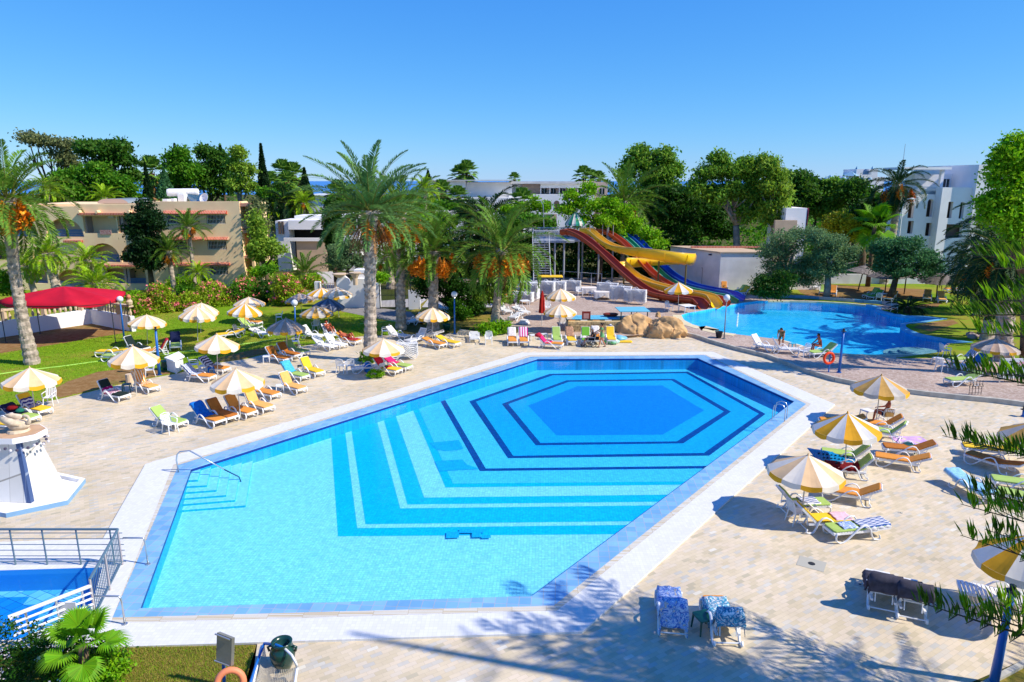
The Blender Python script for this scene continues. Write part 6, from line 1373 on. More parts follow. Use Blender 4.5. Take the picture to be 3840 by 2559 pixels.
L('B',(545,692),(395,655),50,'brown','in the middle under the white-and-brown parasol',group=g1)
L('B',(630,660),(470,632),45,'green','at the right under the white-and-brown parasol',group=g1)
a=L('A',(1960,882),(1780,868),45,'orange','with the pale blue-striped towel beside the white stone box',group=g1); towel(a,-.82,.35,'bws','white towel with thin blue stripes on an orange lounger',seed=6)
a=L('A',(2090,812),(1930,795),45,'orange','with the navy-striped towel behind the parasol pole',group=g1); towel(a,-.82,.3,'dws','navy and white striped towel on the back lounger under the parasol',seed=7)
a=L('A',(1425,985),(1290,950),65,'peach','with the orange-striped towel, beside a parasol pole at the grass edge',group=g1); towel(a,-.85,.6,'ows','orange and white striped towel over a whole lounger',seed=8)
a=L('A',(1155,1058),(990,1030),62,'dark','with a black back and magenta towel at the edge of the grass',group=g1); towel(a,-.3,.6,'mag','magenta and white striped towel crumpled on the dark lounger',seed=9,w=.7)
a=L('A',(425,1190),(270,1160),55,'yellow','with a purple-striped towel beneath the leftmost parasol',group=g1); towel(a,-.45,.5,'pws','purple and white striped towel on the yellow lounger at the far left',seed=10)
a=L('A',(310,1258),(150,1232),35,'green','with a dark heap of towels, just left of the leftmost pole',group=g1); towel(a,-.7,.45,'navy','dark striped towel under red and green clothes on the green lounger at the left',seed=11,w=.74)
tag(MB().lathe([(0,0),(.2,.0),(.24,.08),(.14,.17),(0,.19)],10).build('clothes_pile',TW['darkred'],loc=a[0]+Vector((-.35,.05,.62)),smooth=True),'crumpled dark red clothes on the towel at the left','clothes')
tag(MB().lathe([(0,0),(.17,.0),(.2,.08),(.1,.15),(0,.17)],9).build('clothes_pile',mat('cloth_teal',lin(30,130,110,.6),.9),loc=a[0]+Vector((.02,.0,.5)),smooth=True),'small teal cloth on the towel at the left','clothes')
a=L('A',(120,1320),(-60,1300),30,'yellow','cut off by the left edge, behind the swan fountain',group=g1); towel(a,-.8,.2,'bws','white towel with blue marks at the left edge',seed=12)
# on the grass
L('A',(900,652),(1060,655),10,'yellow','flat on the left lawn, farther of two behind the parasol',z=.03,group=g2)
L('A',(960,690),(1110,700),10,'green','flat on the left lawn, nearer of two behind the parasol',z=.03,group=g2)
L('A',(1335,620),(1225,608),62,'dark','with a grey-green raised back on the lawn',z=.03,group=g2)
a=L('A',(1330,652),(1450,640),60,'orange','on the lawn with a red towel over its back, beside the blue post',z=.03,group=g2); towel(a,-.85,-.1,'red','red towel over a lounger back beside the blue post',seed=14)
a=L('A',(1610,612),(1614,575),62,'green','on the lawn facing the pool, under the navy towel',z=.03,group=g2); towel(a,-.86,.15,'navy','navy towel on the lawn lounger facing the pool',seed=15,w=.72)
a=L('A',(2015,500),(2120,488),15,'yellow','on the lawn behind the white chair with a blue towel',z=.03,group=g2)
L('B',(190,388),(60,378),55,'orange','on the lawn under the pair of far parasols, back row',z=.03,group=g2)
L('B',(185,425),(60,415),45,'green','on the lawn under the pair of far parasols, front row',z=.03,group=g2)
L('B',(255,490),(160,468),10,None,'lying low on the lawn left of the shaded parasol',z=.03,group=g2)
L('B',(740,505),(655,495),50,None,'with a grey shaded back at the grass edge, left of the bathers',z=.0,group=g3)
L('B',(875,608),(735,582),38,None,'at the edge of the paving, front one of the white pair',group=g3)
L('B',(965,592),(840,565),48,None,'at the edge of the paving, rear one of the white pair',group=g3)
sunA=L('B',(1090,556),(965,540),35,'orange','with a red towel under the sunbathing woman, beside the big palm',group=g3); towel(sunA,.2,1.15,'red','red towel on the foot of the sunbather lounger',seed=16)
sunB=L('B',(900,502),(800,470),45,None,'under the reading man behind the sunbathing woman',group=g3)
L('B',(1545,510),(1420,492),42,None,'left of the pair of white loungers beneath the palm parasol',group=g3)
L('B',(1535,555),(1650,525),52,None,'turned with its back to the right beneath the palm parasol',group=g3)
L('B',(1880,592),(1745,562),12,'orange','flat, under the parasol beside the blue lamp post',group=g3)
L('B',(2005,580),(1880,555),18,'yellow','right of the flat orange one near the blue lamp post',group=g3)
L('B',(1640,495),(1760,490),15,None,'behind the parasol pole, half hidden, near the palms',group=g3)
L('B',(2155,535),(2150,500),5,None,'small and tipped, beside the single white chair at the step',group=g3)
L('B',(1560,380),(1640,352),30,None,'in the shade behind the two tall palms',z=.03,group=g3)
L('B',(1950,262),(1850,248),20,None,'under the dark bushes, left of the blue lamp post top',z=.03,group=g3)
L('B',(2040,240),(1990,215),45,None,'under the dark bushes, right of the blue lamp post top',z=.03,group=g3)
a=L('B',(1465,825),(1310,800),50,'yellow','with the watermelon towel under the parasol by the tallest palm',group=g3); towel(a,-.84,.5,'melon','watermelon-coloured towel on the yellow lounger by the palm',seed=17)
a=L('B',(1545,790),(1425,770),30,'green','with a pink towel, right under the parasol by the tallest palm',group=g3); towel(a,-.75,.3,'pink','shocking pink towel on the green lounger by the palm',seed=18)
L('B',(1060,800),(1180,790),8,None,'flat behind the two white chairs near the tallest palm',group=g3)
# step row
a=L('C',(302,692),(292,650),58,'orange','leftmost in the row below the step, with a white towel',group=g4); towel(a,-.86,-.1,'white','white patterned towel at the left end of the row',seed=19)
a=L('C',(405,692),(395,650),58,'orange','with the pink-striped towel, second in the row below the step',group=g4); towel(a,-.9,-.05,'pwv','pink and white striped towel over a lounger back',seed=20,w=.74)
a=L('C',(740,708),(620,700),48,'orange','turned sideways below the step, with pink towel and red cloth',group=g4); towel(a,-.85,.45,'pink','pink towel on the lounger that stands sideways',seed=21)
tag(MB().lathe([(0,0),(.2,0),(.26,.1),(.16,.2),(0,.22)],10).build('clothes_pile',TW['red'],loc=a[0]+Vector((-.75,0,.8)),smooth=True),'red cloth on the raised back of the sideways lounger','clothes')
L('C',(715,680),(700,640),58,'green','with a tall lime back behind the sideways one',group=g4)
a=L('C',(850,682),(825,648),55,'yellow','with a brown towel, right of the front parasol pole',group=g4); towel(a,-.86,-.05,'brownt','brown patterned towel over a yellow lounger',seed=22)
a=L('C',(975,678),(970,645),58,'bright','left of the wheelchair',group=g4); towel(a,.0,.7,'white','crumpled white towel on the lounger left of the wheelchair',seed=28)
a=L('C',(1082,670),(1065,645),58,'orange','with a white towel, behind the wheelchair',group=g4); towel(a,-.86,-.2,'white','white towel hung on the lounger behind the wheelchair',seed=23)
L('C',(1215,678),(1195,635),58,'yellow','at the right end of the row, beside the green-shirted walker',group=g4)
L('C',(260,405),(215,385),30,None,'at the left of the white furniture below the palm',z=T,group=g4)
L('C',(420,410),(370,395),12,None,'beside the stacked orange cushions, right end',z=T,group=g4)
L('C',(300,460),(330,445),5,None,'small and low in front of the white table below the palm',z=T,group=g4)
# far side
L('D',(450,190),(395,168),30,None,'alone at the left end of the far lawn under the olive tree',z=T,group=g5)
L('D',(500,240),(512,215),45,'green','facing the curved pool, left of an orange one',z=T+.03,group=g5)
L('D',(588,250),(600,222),45,'orange','facing the curved pool, right of a green one at the far left',z=T+.03,group=g5)
L('D',(885,262),(980,250),50,'green','on the far lawn, left of the white table, rear one',z=T+.03,group=g5)
L('D',(930,275),(1010,262),40,'bright','on the far lawn, left of the white table, front one',z=T+.03,group=g5)
L('D',(1090,292),(1150,272),40,'orange','on the far lawn right of the white chair and table',z=T+.03,group=g5)
L('D',(1465,295),(1465,262),48,'peach','left one of the two light ones between the thatched parasols',z=T+.03,group=g5)
L('D',(1620,315),(1580,278),48,'peach','right one of the two light ones between the thatched parasols',z=T+.03,group=g5)
L('D',(1645,205),(1725,205),10,'orange','flat one far back under the thatched parasols',z=T+.03,group=g5)
L('D',(1740,215),(1815,212),10,None,'far back right of the flat orange one near the dark palm',z=T+.03,group=g5)
L('Y',(1960,1490),(1945,1460),50,'orange','standing against the hut wall',z=T,group=g5)
L('Y',(2050,1500),(2130,1480),30,'green','along the low wall right of the hut, front one',z=T,group=g5)
L('Y',(2090,1515),(2160,1490),30,'yellow','along the low wall right of the hut, behind the green one',z=T,group=g5)
L('D',(265,752),(130,745),55,None,'beside the bending person at the curved pool',z=T,group=g6)
L('D',(45,735),(-50,715),50,None,'at the curved pool, left of the bending person',z=T,group=g6)
sunC=L('D',(400,785),(520,775),40,'green','on which the dark-haired man sits by the curved pool',z=T,group=g6)
a=L('D',(1685,852),(1835,842),45,'green','with a blue-striped towel, rear one under the far right parasol',z=T,group=g6); towel(a,-.84,-.05,'bws','blue and white striped towel, rear one under the far right parasol',seed=24)
a=L('D',(1740,905),(1890,895),45,None,'with a blue towel, middle one under the far right parasol',z=T,group=g6); towel(a,-.84,-.05,'blue','blue towel on the middle lounger under the far right parasol',seed=25)
L('D',(1690,1035),(1800,1030),30,'green','at the kerb behind the pine branch',z=T,group=g6)
# right-hand paving
L('F',(520,428),(700,440),25,'orange','mostly hidden behind the yellow-striped parasol at the pool corner',group=g7)
L('F',(865,442),(1050,462),40,'orange','beneath the parasol with the seated man',group=g7)
L('F',(920,500),(1080,530),48,'green','seen from the side, right of the yellow-striped parasol',group=g7)
L('F',(1075,665),(1350,690),28,'brown','rear one of the two alone on the right-hand paving',group=g7)
a=L('F',(1000,750),(1290,795),25,'orange','front one of the two alone on the right-hand paving',group=g7)
L('F',(520,712),(770,745),48,'green','behind the blue air mattress',group=g7)
a=L('F',(520,838),(790,868),50,'green','in front of the blue air mattress, with the dark red towel',group=g7); towel(a,-.2,1.1,'darkred','dark red towel on the lounger in front of the air mattress',seed=26,w=.75)
L('F',(540,1050),(800,1095),32,'orange','right of the nearest parasol, its back raised to the right',group=g7)
a=L('F',(530,1180),(240,1190),50,'green','with a striped towel under the nearest parasol, back to the left',group=g7); towel(a,.25,.85,'bws','white towel with blue strokes under the nearest parasol',seed=27)
a=L('F',(735,1325),(430,1335),45,'yellow','in front of the nearest parasol with a pale pink towel at its foot',group=g7); towel(a,.62,1.18,'lpink','pale pink towel at the foot of the yellow lounger',seed=29)
a=L('F',(590,1425),(850,1400),3,'green','lying flat with a blue-striped towel, right of nearest parasol',group=g7); towel(a,-.78,.25,'bws','blue and white striped towel on the flat green lounger',seed=30); towel(a,.35,.85,'jungle','bright blue swimwear spread on the flat green lounger',w=.5,drop=.02,seed=33,name='swimwear')
a=L('F',(2030,1105),(1850,1010),12,None,'under a light blue towel behind the pine branches',group=g7); towel(a,-.75,1.15,'lblue','light blue towel over the lounger behind the pine branches',seed=31,w=.72)
L('F',(2130,970),(2350,1000),15,'green','rear one of the two at the right edge behind the branches',group=g7)
L('F',(2210,1090),(2390,1130),15,'green','front one of the two at the right edge behind the branches',group=g7)
L('F',(1850,665),(2050,690),15,'yellow','rear one behind the tufted branch at the right',group=g7)
L('F',(1900,745),(2080,800),15,'brown','front one behind the tufted branch at the right',group=g7)
def base_lounger(reg,x,y,yaw,back,cushion,label,**k):
    """placed by the middle of its rear feet on the ground"""
    p=G(reg,x,y); d=Vector((math.cos(yaw),math.sin(yaw),0)); return L(None,None,None,back,cushion,label,at=p+d*.6,yaw=yaw,**k)
a=base_lounger('J',790,1150,R(82),62,'orange','seen from behind under the blue patterned towel, left of the green stool',group=g7); towel(a,-1.5,1.2,'jungle','blue towel with a jungle print over the whole lounger',w=.78,drop=.3,seed=40)
a=base_lounger('J',1295,1240,R(88),62,'orange','seen from behind under the turquoise patterned towel, right of the green stool',group=g7); towel(a,-1.2,1.1,'leafy','white and turquoise leaf-print towel over the lounger back',w=.78,drop=.28,seed=41)
a=base_lounger('K',1050,930,R(68),66,None,'left one of the pair under dark towels, seen from behind',group=g7); towel(a,-1.25,1.0,'char','charcoal grey towel over the left lounger of the pair',w=.95,drop=.12,seed=42)
a=base_lounger('K',1320,1010,R(68),66,None,'right one of the pair under dark towels, seen from behind',group=g7); towel(a,-1.2,1.0,'char','charcoal grey towel with a navy fold over the right lounger of the pair',w=.95,drop=.12,seed=43)
L('K',(1890,700),(2120,745),5,None,'flat and slatted at the right edge near the blue post',group=g7)
# ---------------------------------------------------------------- stacked loungers (each one a thing)
def stack_mesh():
    b=MB()
    for k in (-1,1):
        y=.33*k; b.tube([(-.8,y,.3),(-.64,y,.12),(-.46,y,.10),(-.3,y,.28),(-.14,y,.48),(.04,y,.5),(.24,y,.34),(.44,y,.14),(.64,y,.05),(.84,y,.14),(.92,y,.3)],.024,5,sx=1.2,sy=.8)
        b.box(-.98,.24*k-.02,.30,.95,.24*k+.02,.33)
    for i in range(18): x=-.96+i*.107; b.box(x,-.22,.331,x+.07,.22,.343)
    b.box(.93,-.3,.26,.97,.3,.352); b.box(-1.0,-.3,.28,-.97,.3,.352)
    me=bpy.data.meshes.new('stacked_lounger'); me.from_pydata(b.v,[],b.f); me.materials.append(WHITE); return me
SM=stack_mesh(); ORD=['bottom','second','third','fourth','fifth','sixth','seventh','eighth','ninth','tenth','eleventh','twelfth']
def stack(reg,x,y,yaw,n,where,z=T,step=.125):
    p=G(reg,x,y,z)
    for i in range(n):
        o=link('stacked_lounger',SM); o.location=(p.x+.01*math.sin(i*2.3),p.y,z+i*step); o.rotation_euler=(0,0,yaw+.02*math.sin(i*1.7))
        tag(o,f"white lounger, {'top' if i==n-1 else ORD[i]}{'' if i in (0,n-1) else ' up'} in the stack {where}",'sun lounger','stacked white loungers')
stack('S',205,900,R(-28),12,'farthest left behind the orange cushions')
stack('S',150,930,R(-25),7,'in front of the leftmost stack, lower')
stack('S',350,865,R(-22),10,'left of the folded shade, topped by yellow cushions')
stack('S',450,860,R(-20),10,'behind the rear striped parasol',step=.12)
stack('S',590,830,R(-12),8,'in the shade under the tower')
stack('S',925,880,R(-18),10,'tallest one behind the white-clothed tables')
stack('S',1045,915,R(-20),10,'left in front of the red slide')
stack('S',1180,935,R(-22),9,'right in front of the red slide')
stack('B',1490,735,R(25),7,'by the tallest palm',z=0,step=.12)
p=G('S',400,830,T); tag(MB().rbox(-1.2,-.6,0,1.2,.6,.12,.1).build('cushion_pile',CU['yellow'],loc=(p.x,p.y,T+1.58),bevel=.04),'yellow cushions lying on top of a lounger stack','cushion')
b=MB(); rnd=random.Random(3)
for i in range(9):
    c0_=Vector((rnd.uniform(-1.3,1.3),rnd.uniform(-.8,.8),.15+i*.09)); M=Matrix.Translation(c0_)@Matrix.Rotation(rnd.uniform(-.6,.6),4,'Z')@Matrix.Rotation(rnd.uniform(-.12,.12),4,'X')
    b2=MB(); p=G('C',310,318,T); b2.rbox(-.95,-.3,0,.95,.3,.07,.05); o=b2.build('cushion',CU[('orange','yellow','orange','peach')[i%4]],bevel=.02); o.matrix_world=Matrix.Translation(p)@M
    tag(o,f"{('orange','yellow','orange','light orange')[i%4]} cushion in the loose heap below the palm, {'lowest' if i==0 else 'topmost' if i==8 else ORD[i]+' layer up'}",'cushion','heap of loose cushions')
# ---------------------------------------------------------------- chairs, tables, stools
def chair_proto():
    root=thing('plastic_chair','',None); b=MB().rbox(-.21,-.22,.42,.21,.2,.445,.04); b.build('seat',WHITE,root)
    b=MB()
    for i in range(5): x=-.16+i*.08; b.add([(x-.022,.2,.44),(x+.022,.2,.44),(x+.026,.3,.82),(x-.026,.3,.82),(x-.022,.215,.44),(x+.022,.215,.44),(x+.026,.315,.82),(x-.026,.315,.82)],[(0,1,2,3),(7,6,5,4),(1,5,6,2),(4,0,3,7)])
    b.tube([(-.22,.2,.43),(-.235,.26,.66),(-.2,.31,.85),(0,.325,.89),(.2,.31,.85),(.235,.26,.66),(.22,.2,.43)],.02,6); b.build('backrest',WHITE,root,smooth=False)
    for k in (-1,1):
        b=MB().tube([(.235*k,.26,.66),(.255*k,.05,.66),(.25*k,-.18,.64),(.235*k,-.23,.6),(.22*k,-.2,.44)],.018,5,sx=1.5); b.build('armrest',WHITE,root)
        MB().tube([(.2*k,-.2,.43),(.235*k,-.25,0)],[.028,.018],5).build('leg',WHITE,root); MB().tube([(.2*k,.2,.43),(.235*k,.29,0)],[.028,.018],5).build('leg',WHITE,root)
    return snap(root)
_cp=[None]
def chair(reg,x,y,yaw,label,z=0.0,group='white plastic chairs'):
    p=G(reg,x,y,z)
    if _cp[0] is None: _cp[0]=chair_proto(); o=_cp[0]; o.location=p; o.rotation_euler=(0,0,yaw)
    else: o=dup(_cp[0],p,yaw)
    tag(o,label,'chair',group); return o
for c in [('A',1568,1405,R(60),'white plastic chair alone in front of the pale green lounger'),('A',465,1150,R(10),'white plastic chair behind the yellow lounger at the far left'),('A',1380,890,R(-60),'white plastic chair at the foot of the blue post'),
  ('A',1790,840,R(120),'white plastic chair between the striped-towel loungers and the stone box'),('A',2195,520,R(80),'white plastic chair on the lawn with a blue-white towel over it'),('B',360,390,R(-70),'white chair alone far back on the lawn near the blue lamp'),('B',510,620,R(-80),'white chair at the grass edge by the blue lamp pole'),
  ('B',935,850,R(170),'left one of the two white chairs near the tallest palm'),('B',1015,850,R(200),'right one of the two white chairs near the tallest palm'),('B',1335,520,R(-80),'white chair right behind the tallest palm trunk'),('B',2285,595,R(0),'white chair alone on the open paving at the end of the path'),
  ('B',700,470,R(0),'white chair in the shade behind the yellow-grey parasol')]: chair(*c)
for c in [('C',365,435,R(60),'white chair among the furniture below the fruiting palm'),('C',910,270,R(20),'white chair left of the tables with white cloths'),('C',1030,290,R(200),'white chair half hidden between the two clothed tables'),('C',1735,415,R(30),'pale chair near the parasol at the foot of the slides'),('C',620,420,R(0),'beige chair behind the red folded parasol'),('D',325,835,R(-70),'white chair between the two men at the curved pool'),('D',1015,325,R(150),'white chair behind the low blue tiled wall'),
  ('D',1160,420,R(60),'white chair at the pool rim beside the cycad'),('D',1620,830,R(90),'rear white chair beside the far right loungers'),('D',1590,965,R(110),'front white chair beside the far right loungers'),('C',755,575,R(0),'white chair behind the front striped parasol pole')]: chair(*c,z=T)
chair('F',262,1375,R(100),'white chair squeezed between the two loungers of the nearest parasol')
ch=chair('F',1075,470,R(178),'white armchair with a tan slatted cushion where the tanned man sits'); 
def table(reg,x,y,label,h=.42,w=.42,m=None,z=0.0,group='small side tables',rz=.3,name='side_table',cat='table'):
    p=G(reg,x,y,z); root=thing(name,label,cat,p,rz,group); m=m or WHITE
    MB().rbox(-w/2,-w/2,h-.035,w/2,w/2,h,.04).build('table_top',m,root,bevel=.01)
    for a in (-1,1):
        for b_ in (-1,1): MB().tube([(a*w*.4,b_*w*.4,h-.035),(a*w*.46,b_*w*.46,0)],[.03,.02],5).build('leg',m,root)
    return root
GRN=mat('green_plastic',lin(20,96,80,.7),.4,spec=.5)
table('B',245,760,'small white table left of the brown-orange loungers'); table('B',370,1035,'small white table beside the lone light orange lounger'); table('J',1070,1090,'green plastic stool between the two patterned-towel loungers',m=GRN,w=.46); table('A',1170,1025,'dark green side table beside the magenta towel lounger',m=GRN)
table('B',560,850,'green side table between turquoise-towel and yellow loungers',m=GRN,w=.36); table('F',640,930,'white side table with small things in front of the dark red towel',w=.5); table('F',905,415,'white side table left of the seated man',w=.5); table('A',1880,850,'white table beside the pale blue-striped towel',w=.5)
table('A',1945,870,'blue side table at the parasol pole by the striped towels',m=TW['blue'],w=.36); table('C',485,680,'white side table right of the pink-striped towel'); table('C',590,670,'white side table left of the lime lounger'); table('C',410,385,'white round-cornered table below the palm',h=.7,w=.8,z=T); table('D',1050,305,'white table on the far lawn',h=.6,w=.6,z=T)
table('D',220,760,'turquoise side table beside the bending person',m=TW['turq'],w=.36,z=T); table('C',1900,420,'white folding table at the rim of the curved pool',h=.6,w=1.1,z=T); table('D',1555,900,'white table beside the chairs at the far right',w=.5,z=T); table('F',1280,735,'dark green box table between the two loungers on the right',m=GRN,w=.4)
p=G('F',640,930); 
for i,(dx,c_) in enumerate([(-.1,IRON),(.1,WHITE)]): tag(MB().lathe([(.0,0),(.05,0),(.055,.09),(0,.09)],10).build('cup',c_,loc=(p.x+dx,p.y,.421)),('dark' if i==0 else 'white')+' cup on the side table by the dark red towel','cup')
def cloth_table(reg,x,y,w,label):
    p=G(reg,x,y,T); root=thing('clothed_table',label,'table',p); b=MB(); n=32
    def R_(a): return w*.5*(1/max(abs(math.cos(a)),abs(math.sin(a))))**.8
    for i in range(n):
        a0,a1=2*math.pi*i/n,2*math.pi*(i+1)/n; q=lambda a,k,z:(R_(a)*k*math.cos(a),R_(a)*k*math.sin(a)*.8,z)
        dr=lambda a:.72-.62*(abs(math.cos(2*a+.3))**.6) if False else .12+.3*(abs(math.sin(2*a))) 
        l0=.75-.28-.3*abs(math.sin(2*a0)); l1=.75-.28-.3*abs(math.sin(2*a1))
        b.add([(0,0,.752),q(a0,1,.75),q(a1,1,.75)],[(0,1,2)]); b.add([q(a0,1,.75),q(a0,1.03+.03*math.sin(a0*9),l0),q(a1,1.03+.03*math.sin(a1*9),l1),q(a1,1,.75)],[(0,1,2,3)])
    b.build('tablecloth',TW['white'],root)
    for a in (-1,1):
        for c_ in (-1,1): MB().tube([(a*w*.4,c_*w*.3,0),(a*w*.38,c_*w*.28,.74)],.025,5).build('leg',METAL,root)
cloth_table('C',1000,262,1.5,'left table under a white cloth between the lounger stacks'); cloth_table('C',1128,300,1.7,'right table under a white cloth between the lounger stacks')
# ---------------------------------------------------------------- parasols
PY=dict(faded=mat('canopy_peach',lin(246,206,156,.88),.9,trans=.12,var=.05,vs=3), vivid=mat('canopy_yellow',lin(244,176,40,.85),.9,trans=.12,var=.08,vs=2.5), ochre=mat('canopy_ochre',lin(222,172,90,.8),.9,trans=.12,var=.12,vs=2.5),
        brown=mat('canopy_brownish',lin(206,174,148,.75),.9,trans=.1,var=.1,vs=3)); VAL=mat('valance_yellow',lin(250,184,40,.85),.9,trans=.15)
PW=dict(faded=mat('canopy_cream',lin(246,236,218,.86),.9,trans=.12,var=.04,vs=3), vivid=mat('canopy_offwhite',lin(236,232,224,.84),.9,trans=.12,var=.06,vs=2.5), ochre=mat('canopy_greywhite',lin(214,206,194,.78),.9,trans=.12,var=.1,vs=2.5), brown=mat('canopy_greybeige',lin(216,200,186,.76),.9,trans=.1,var=.1,vs=3))
PW['grey']=mat('canopy_bluegrey',lin(150,156,172,.6),.9,var=.1,vs=3); PY['grey']=mat('canopy_darkgrey',lin(110,114,128,.6),.9,var=.1,vs=3)
POLE=mat('parasol_pole',lin(225,222,214,.8),.5)
_pp={}
def parasol_proto(kind,shape):
    root=thing('parasol','',None); R0=1.2; conc=dict(cone=0.0,tent=-.45,dome=.35)[shape]; sd=len(_pp)
    b=MB(); striped_canopy(b,R0,1.78,2.42,12 if shape!='tent' else 16,conc=conc,seedv=sd,wob=.015); b.build('canopy',[PY[kind],PW[kind]],root)
    b=MB(); valance(b,R0,1.78,12 if shape!='tent' else 16,.19,seedv=sd,wob=.015); b.build('valance',[VAL if kind!='grey' else PY['grey'],PW[kind]],root)
    b=MB().tube([(0,0,0),(0,0,2.4)],.022,8); b.build('pole',POLE,root)
    MB().lathe([(.0,2.5),(.02,2.48),(.03,2.43),(.05,2.41),(0,2.40)],8).build('finial',PY[kind],root)
    b=MB()
    for g in range(12):
        a=2*math.pi*g/12; b.tube([(0,0,1.95),(.55*math.cos(a),.55*math.sin(a),2.02)],.008,4,cap=False)
    b.build('ribs',POLE,root)
    return snap(root)
def parasol(reg,bx,by,ax,ay,kind,shape,label,z=0.0,scale=None,rz=0.0,group='striped parasols'):
    p=G(reg,bx,by,z); t=P3(reg,ax,ay,p.y); h=t.z-z; k=(kind,shape)
    if k not in _pp: _pp[k]=parasol_proto(kind,shape); o=_pp[k]
    else: o=dup(_pp[k])
    hs=max(.85,min(1.12,h/2.5)); tilt=max(-.12,min(.12,(t.x-p.x)/2.5))
    o.location=p; o.rotation_euler=(0,tilt,0); o.scale=(scale or 1,scale or 1,hs)
    o.rotation_euler=(0,tilt,rz) if False else (0,tilt,0)
    return tag(o,label,'parasol',group)
for u in [('A',325,1245,270,790,'faded','cone','peach-striped parasol at the far left, over the yellow lounger'),('A',1255,1060,1215,590,'faded','cone','peach-striped parasol beside the magenta towel, at the grass edge'),
  ('A',2000,885,1990,485,'faded','cone','peach-striped parasol over the two striped-towel loungers'),('A',2212,1285,2165,800,'faded','cone','peach-striped parasol over the front row with the blue towel'),
  ('A',1355,600,1350,310,'faded','tent','pale tent-shaped parasol right behind the blue post on the left lawn'),('A',1817,570,1810,235,'faded','tent','front one of two pale tent-shaped parasols before the flowering shrubs'),('A',1845,490,1885,200,'faded','tent','rear one of two pale tent-shaped parasols before the flowering shrubs'),
  ('A',2250,505,2250,205,'vivid','tent','yellow-striped tent-shaped parasol in mid lawn, front of a pair'),('B',100,392,80,180,'faded','tent','pale parasol close behind the yellow-striped one in mid lawn'),
  ('B',435,700,420,340,'brown','tent','brownish shaded parasol over the three loungers at the grass edge'),('B',575,350,545,150,'brown','tent','brownish parasol behind the round white lamp'),('B',720,490,700,260,'ochre','tent','yellow and grey parasol over the reading man'),
  ('B',750,300,755,65,'vivid','tent','small yellow-striped parasol in front of the cream gate'),('B',910,345,885,55,'faded','tent','peach parasol with a tall point in front of the gate wall'),('B',815,450,810,160,'grey','tent','dark grey parasol between the yellow ones near the gate'),
  ('B',1768,550,1770,245,'faded','tent','peach tent-shaped parasol left of the blue lamp post'),('B',1325,890,1315,530,'faded','cone','peach-striped parasol over the watermelon towel by the tallest palm')]: parasol(*u)
for u in [('C',733,620,735,335,'faded','tent','front parasol behind the row of loungers below the step',T*0),('C',738,480,740,195,'faded','tent','rear parasol left of the lounger stacks',T),('C',1822,410,1825,135,'vivid','cone','yellow-striped parasol at the foot of the slides',T),
  ('D',2045,980,2100,675,'brown','tent','cream parasol with a yellow scalloped edge beside the notice board',T)]: parasol(*u[:-1],z=u[-1])
for u in [('F',990,475,1045,3,'ochre','cone','ochre and white parasol over the seated man'),('F',706,905,733,345,'vivid','cone','bright yellow and white parasol over the air mattress'),('F',305,1330,372,730,'faded','cone','largest cream and peach parasol, nearest to the pool corner'),('F',2440,900,2440,470,'ochre','cone','parasol cut off by the right edge behind the tufted branches')]: parasol(*u,scale=1.0)
o=parasol('K',2380,1010,2390,180,'vivid','cone','yellow and grey-white striped parasol at the lower right edge'); 
# folded red parasol
p=G('C',568,545,T); rp_=thing('folded_parasol','closed red parasol on a thin pole at the edge of the step','parasol',p)
MB().tube([(0,0,0),(0,0,2.75)],.025,6).build('pole',POLE,rp_); b=MB(); b.lathe([(.1,1.0),(.26,1.02),(.22,1.5),(.2,2.0),(.13,2.4),(.05,2.68),(.0,2.75)],14)
b.v=[(x*(1+.16*math.sin(6*math.atan2(y,x))),y*(1+.16*math.sin(6*math.atan2(y,x))),z) for x,y,z in b.v]; b.build('canopy',mat('folded_red',lin(190,36,26,.75),.9,var=.1),rp_)
# thatched parasols
THM=mat('thatch',lin(150,140,132,.6),.98,isl=.4)
def thatch_proto():
    root=thing('thatched_parasol','',None); rng=np.random.default_rng(5); q=[]
    for lay in range(4):
        r1=.35+lay*.38; z1=2.75-lay*.2; n=90+60*lay
        for i in range(n):
            a=rng.random()*6.283; r0=max(.02,r1-.38); ln=.5*rng.uniform(.8,1.2); d=np.array([math.cos(a),math.sin(a),-.5]); p=np.array([r0*math.cos(a),r0*math.sin(a),z1+.19]); t=np.array([-math.sin(a),math.cos(a),0])*.07
            q.append(np.stack([p-t,p+t,p+d*ln+t,p+d*ln-t]))
    np_mesh('thatch',np.array(q),4,THM,root); b=MB().lathe([(1.45,2.0),(1.0,2.24),(.5,2.55),(.05,2.95)],16); b.build('thatch_base',mat('thatch_dark',lin(110,100,92,.5),.98),root)
    MB().tube([(0,0,0),(0,0,2.9)],[.06,.05],7).build('pole',BARK,root); MB().tube([(0,0,2.8),(0,0,3.25)],[.08,.02],6).build('finial',THM,root)
    return snap(root)
tp=None
for i,(reg,x,y,l) in enumerate([('Z',825,1500,'leftmost thatched parasol on the far lawn'),('Z',1070,1545,'second thatched parasol from the left, over the white table'),('Z',1250,1532,'third thatched parasol, in front of the olive trunk'),('Z',1545,1575,'tilted thatched parasol between the two light orange loungers'),('Z',1738,1590,'thatched parasol beside the dark palm at the right')]):
    p=G(reg,x,y,T)
    if tp is None: tp=thatch_proto(); o=tp; o.location=p
    else: o=dup(tp,p,i*1.3)
    o.scale=(1.0,1.0,.9)
    if i in (0,3): o.rotation_euler=(0,R(9),i*1.3)
    tag(o,l,'parasol','thatched parasols')
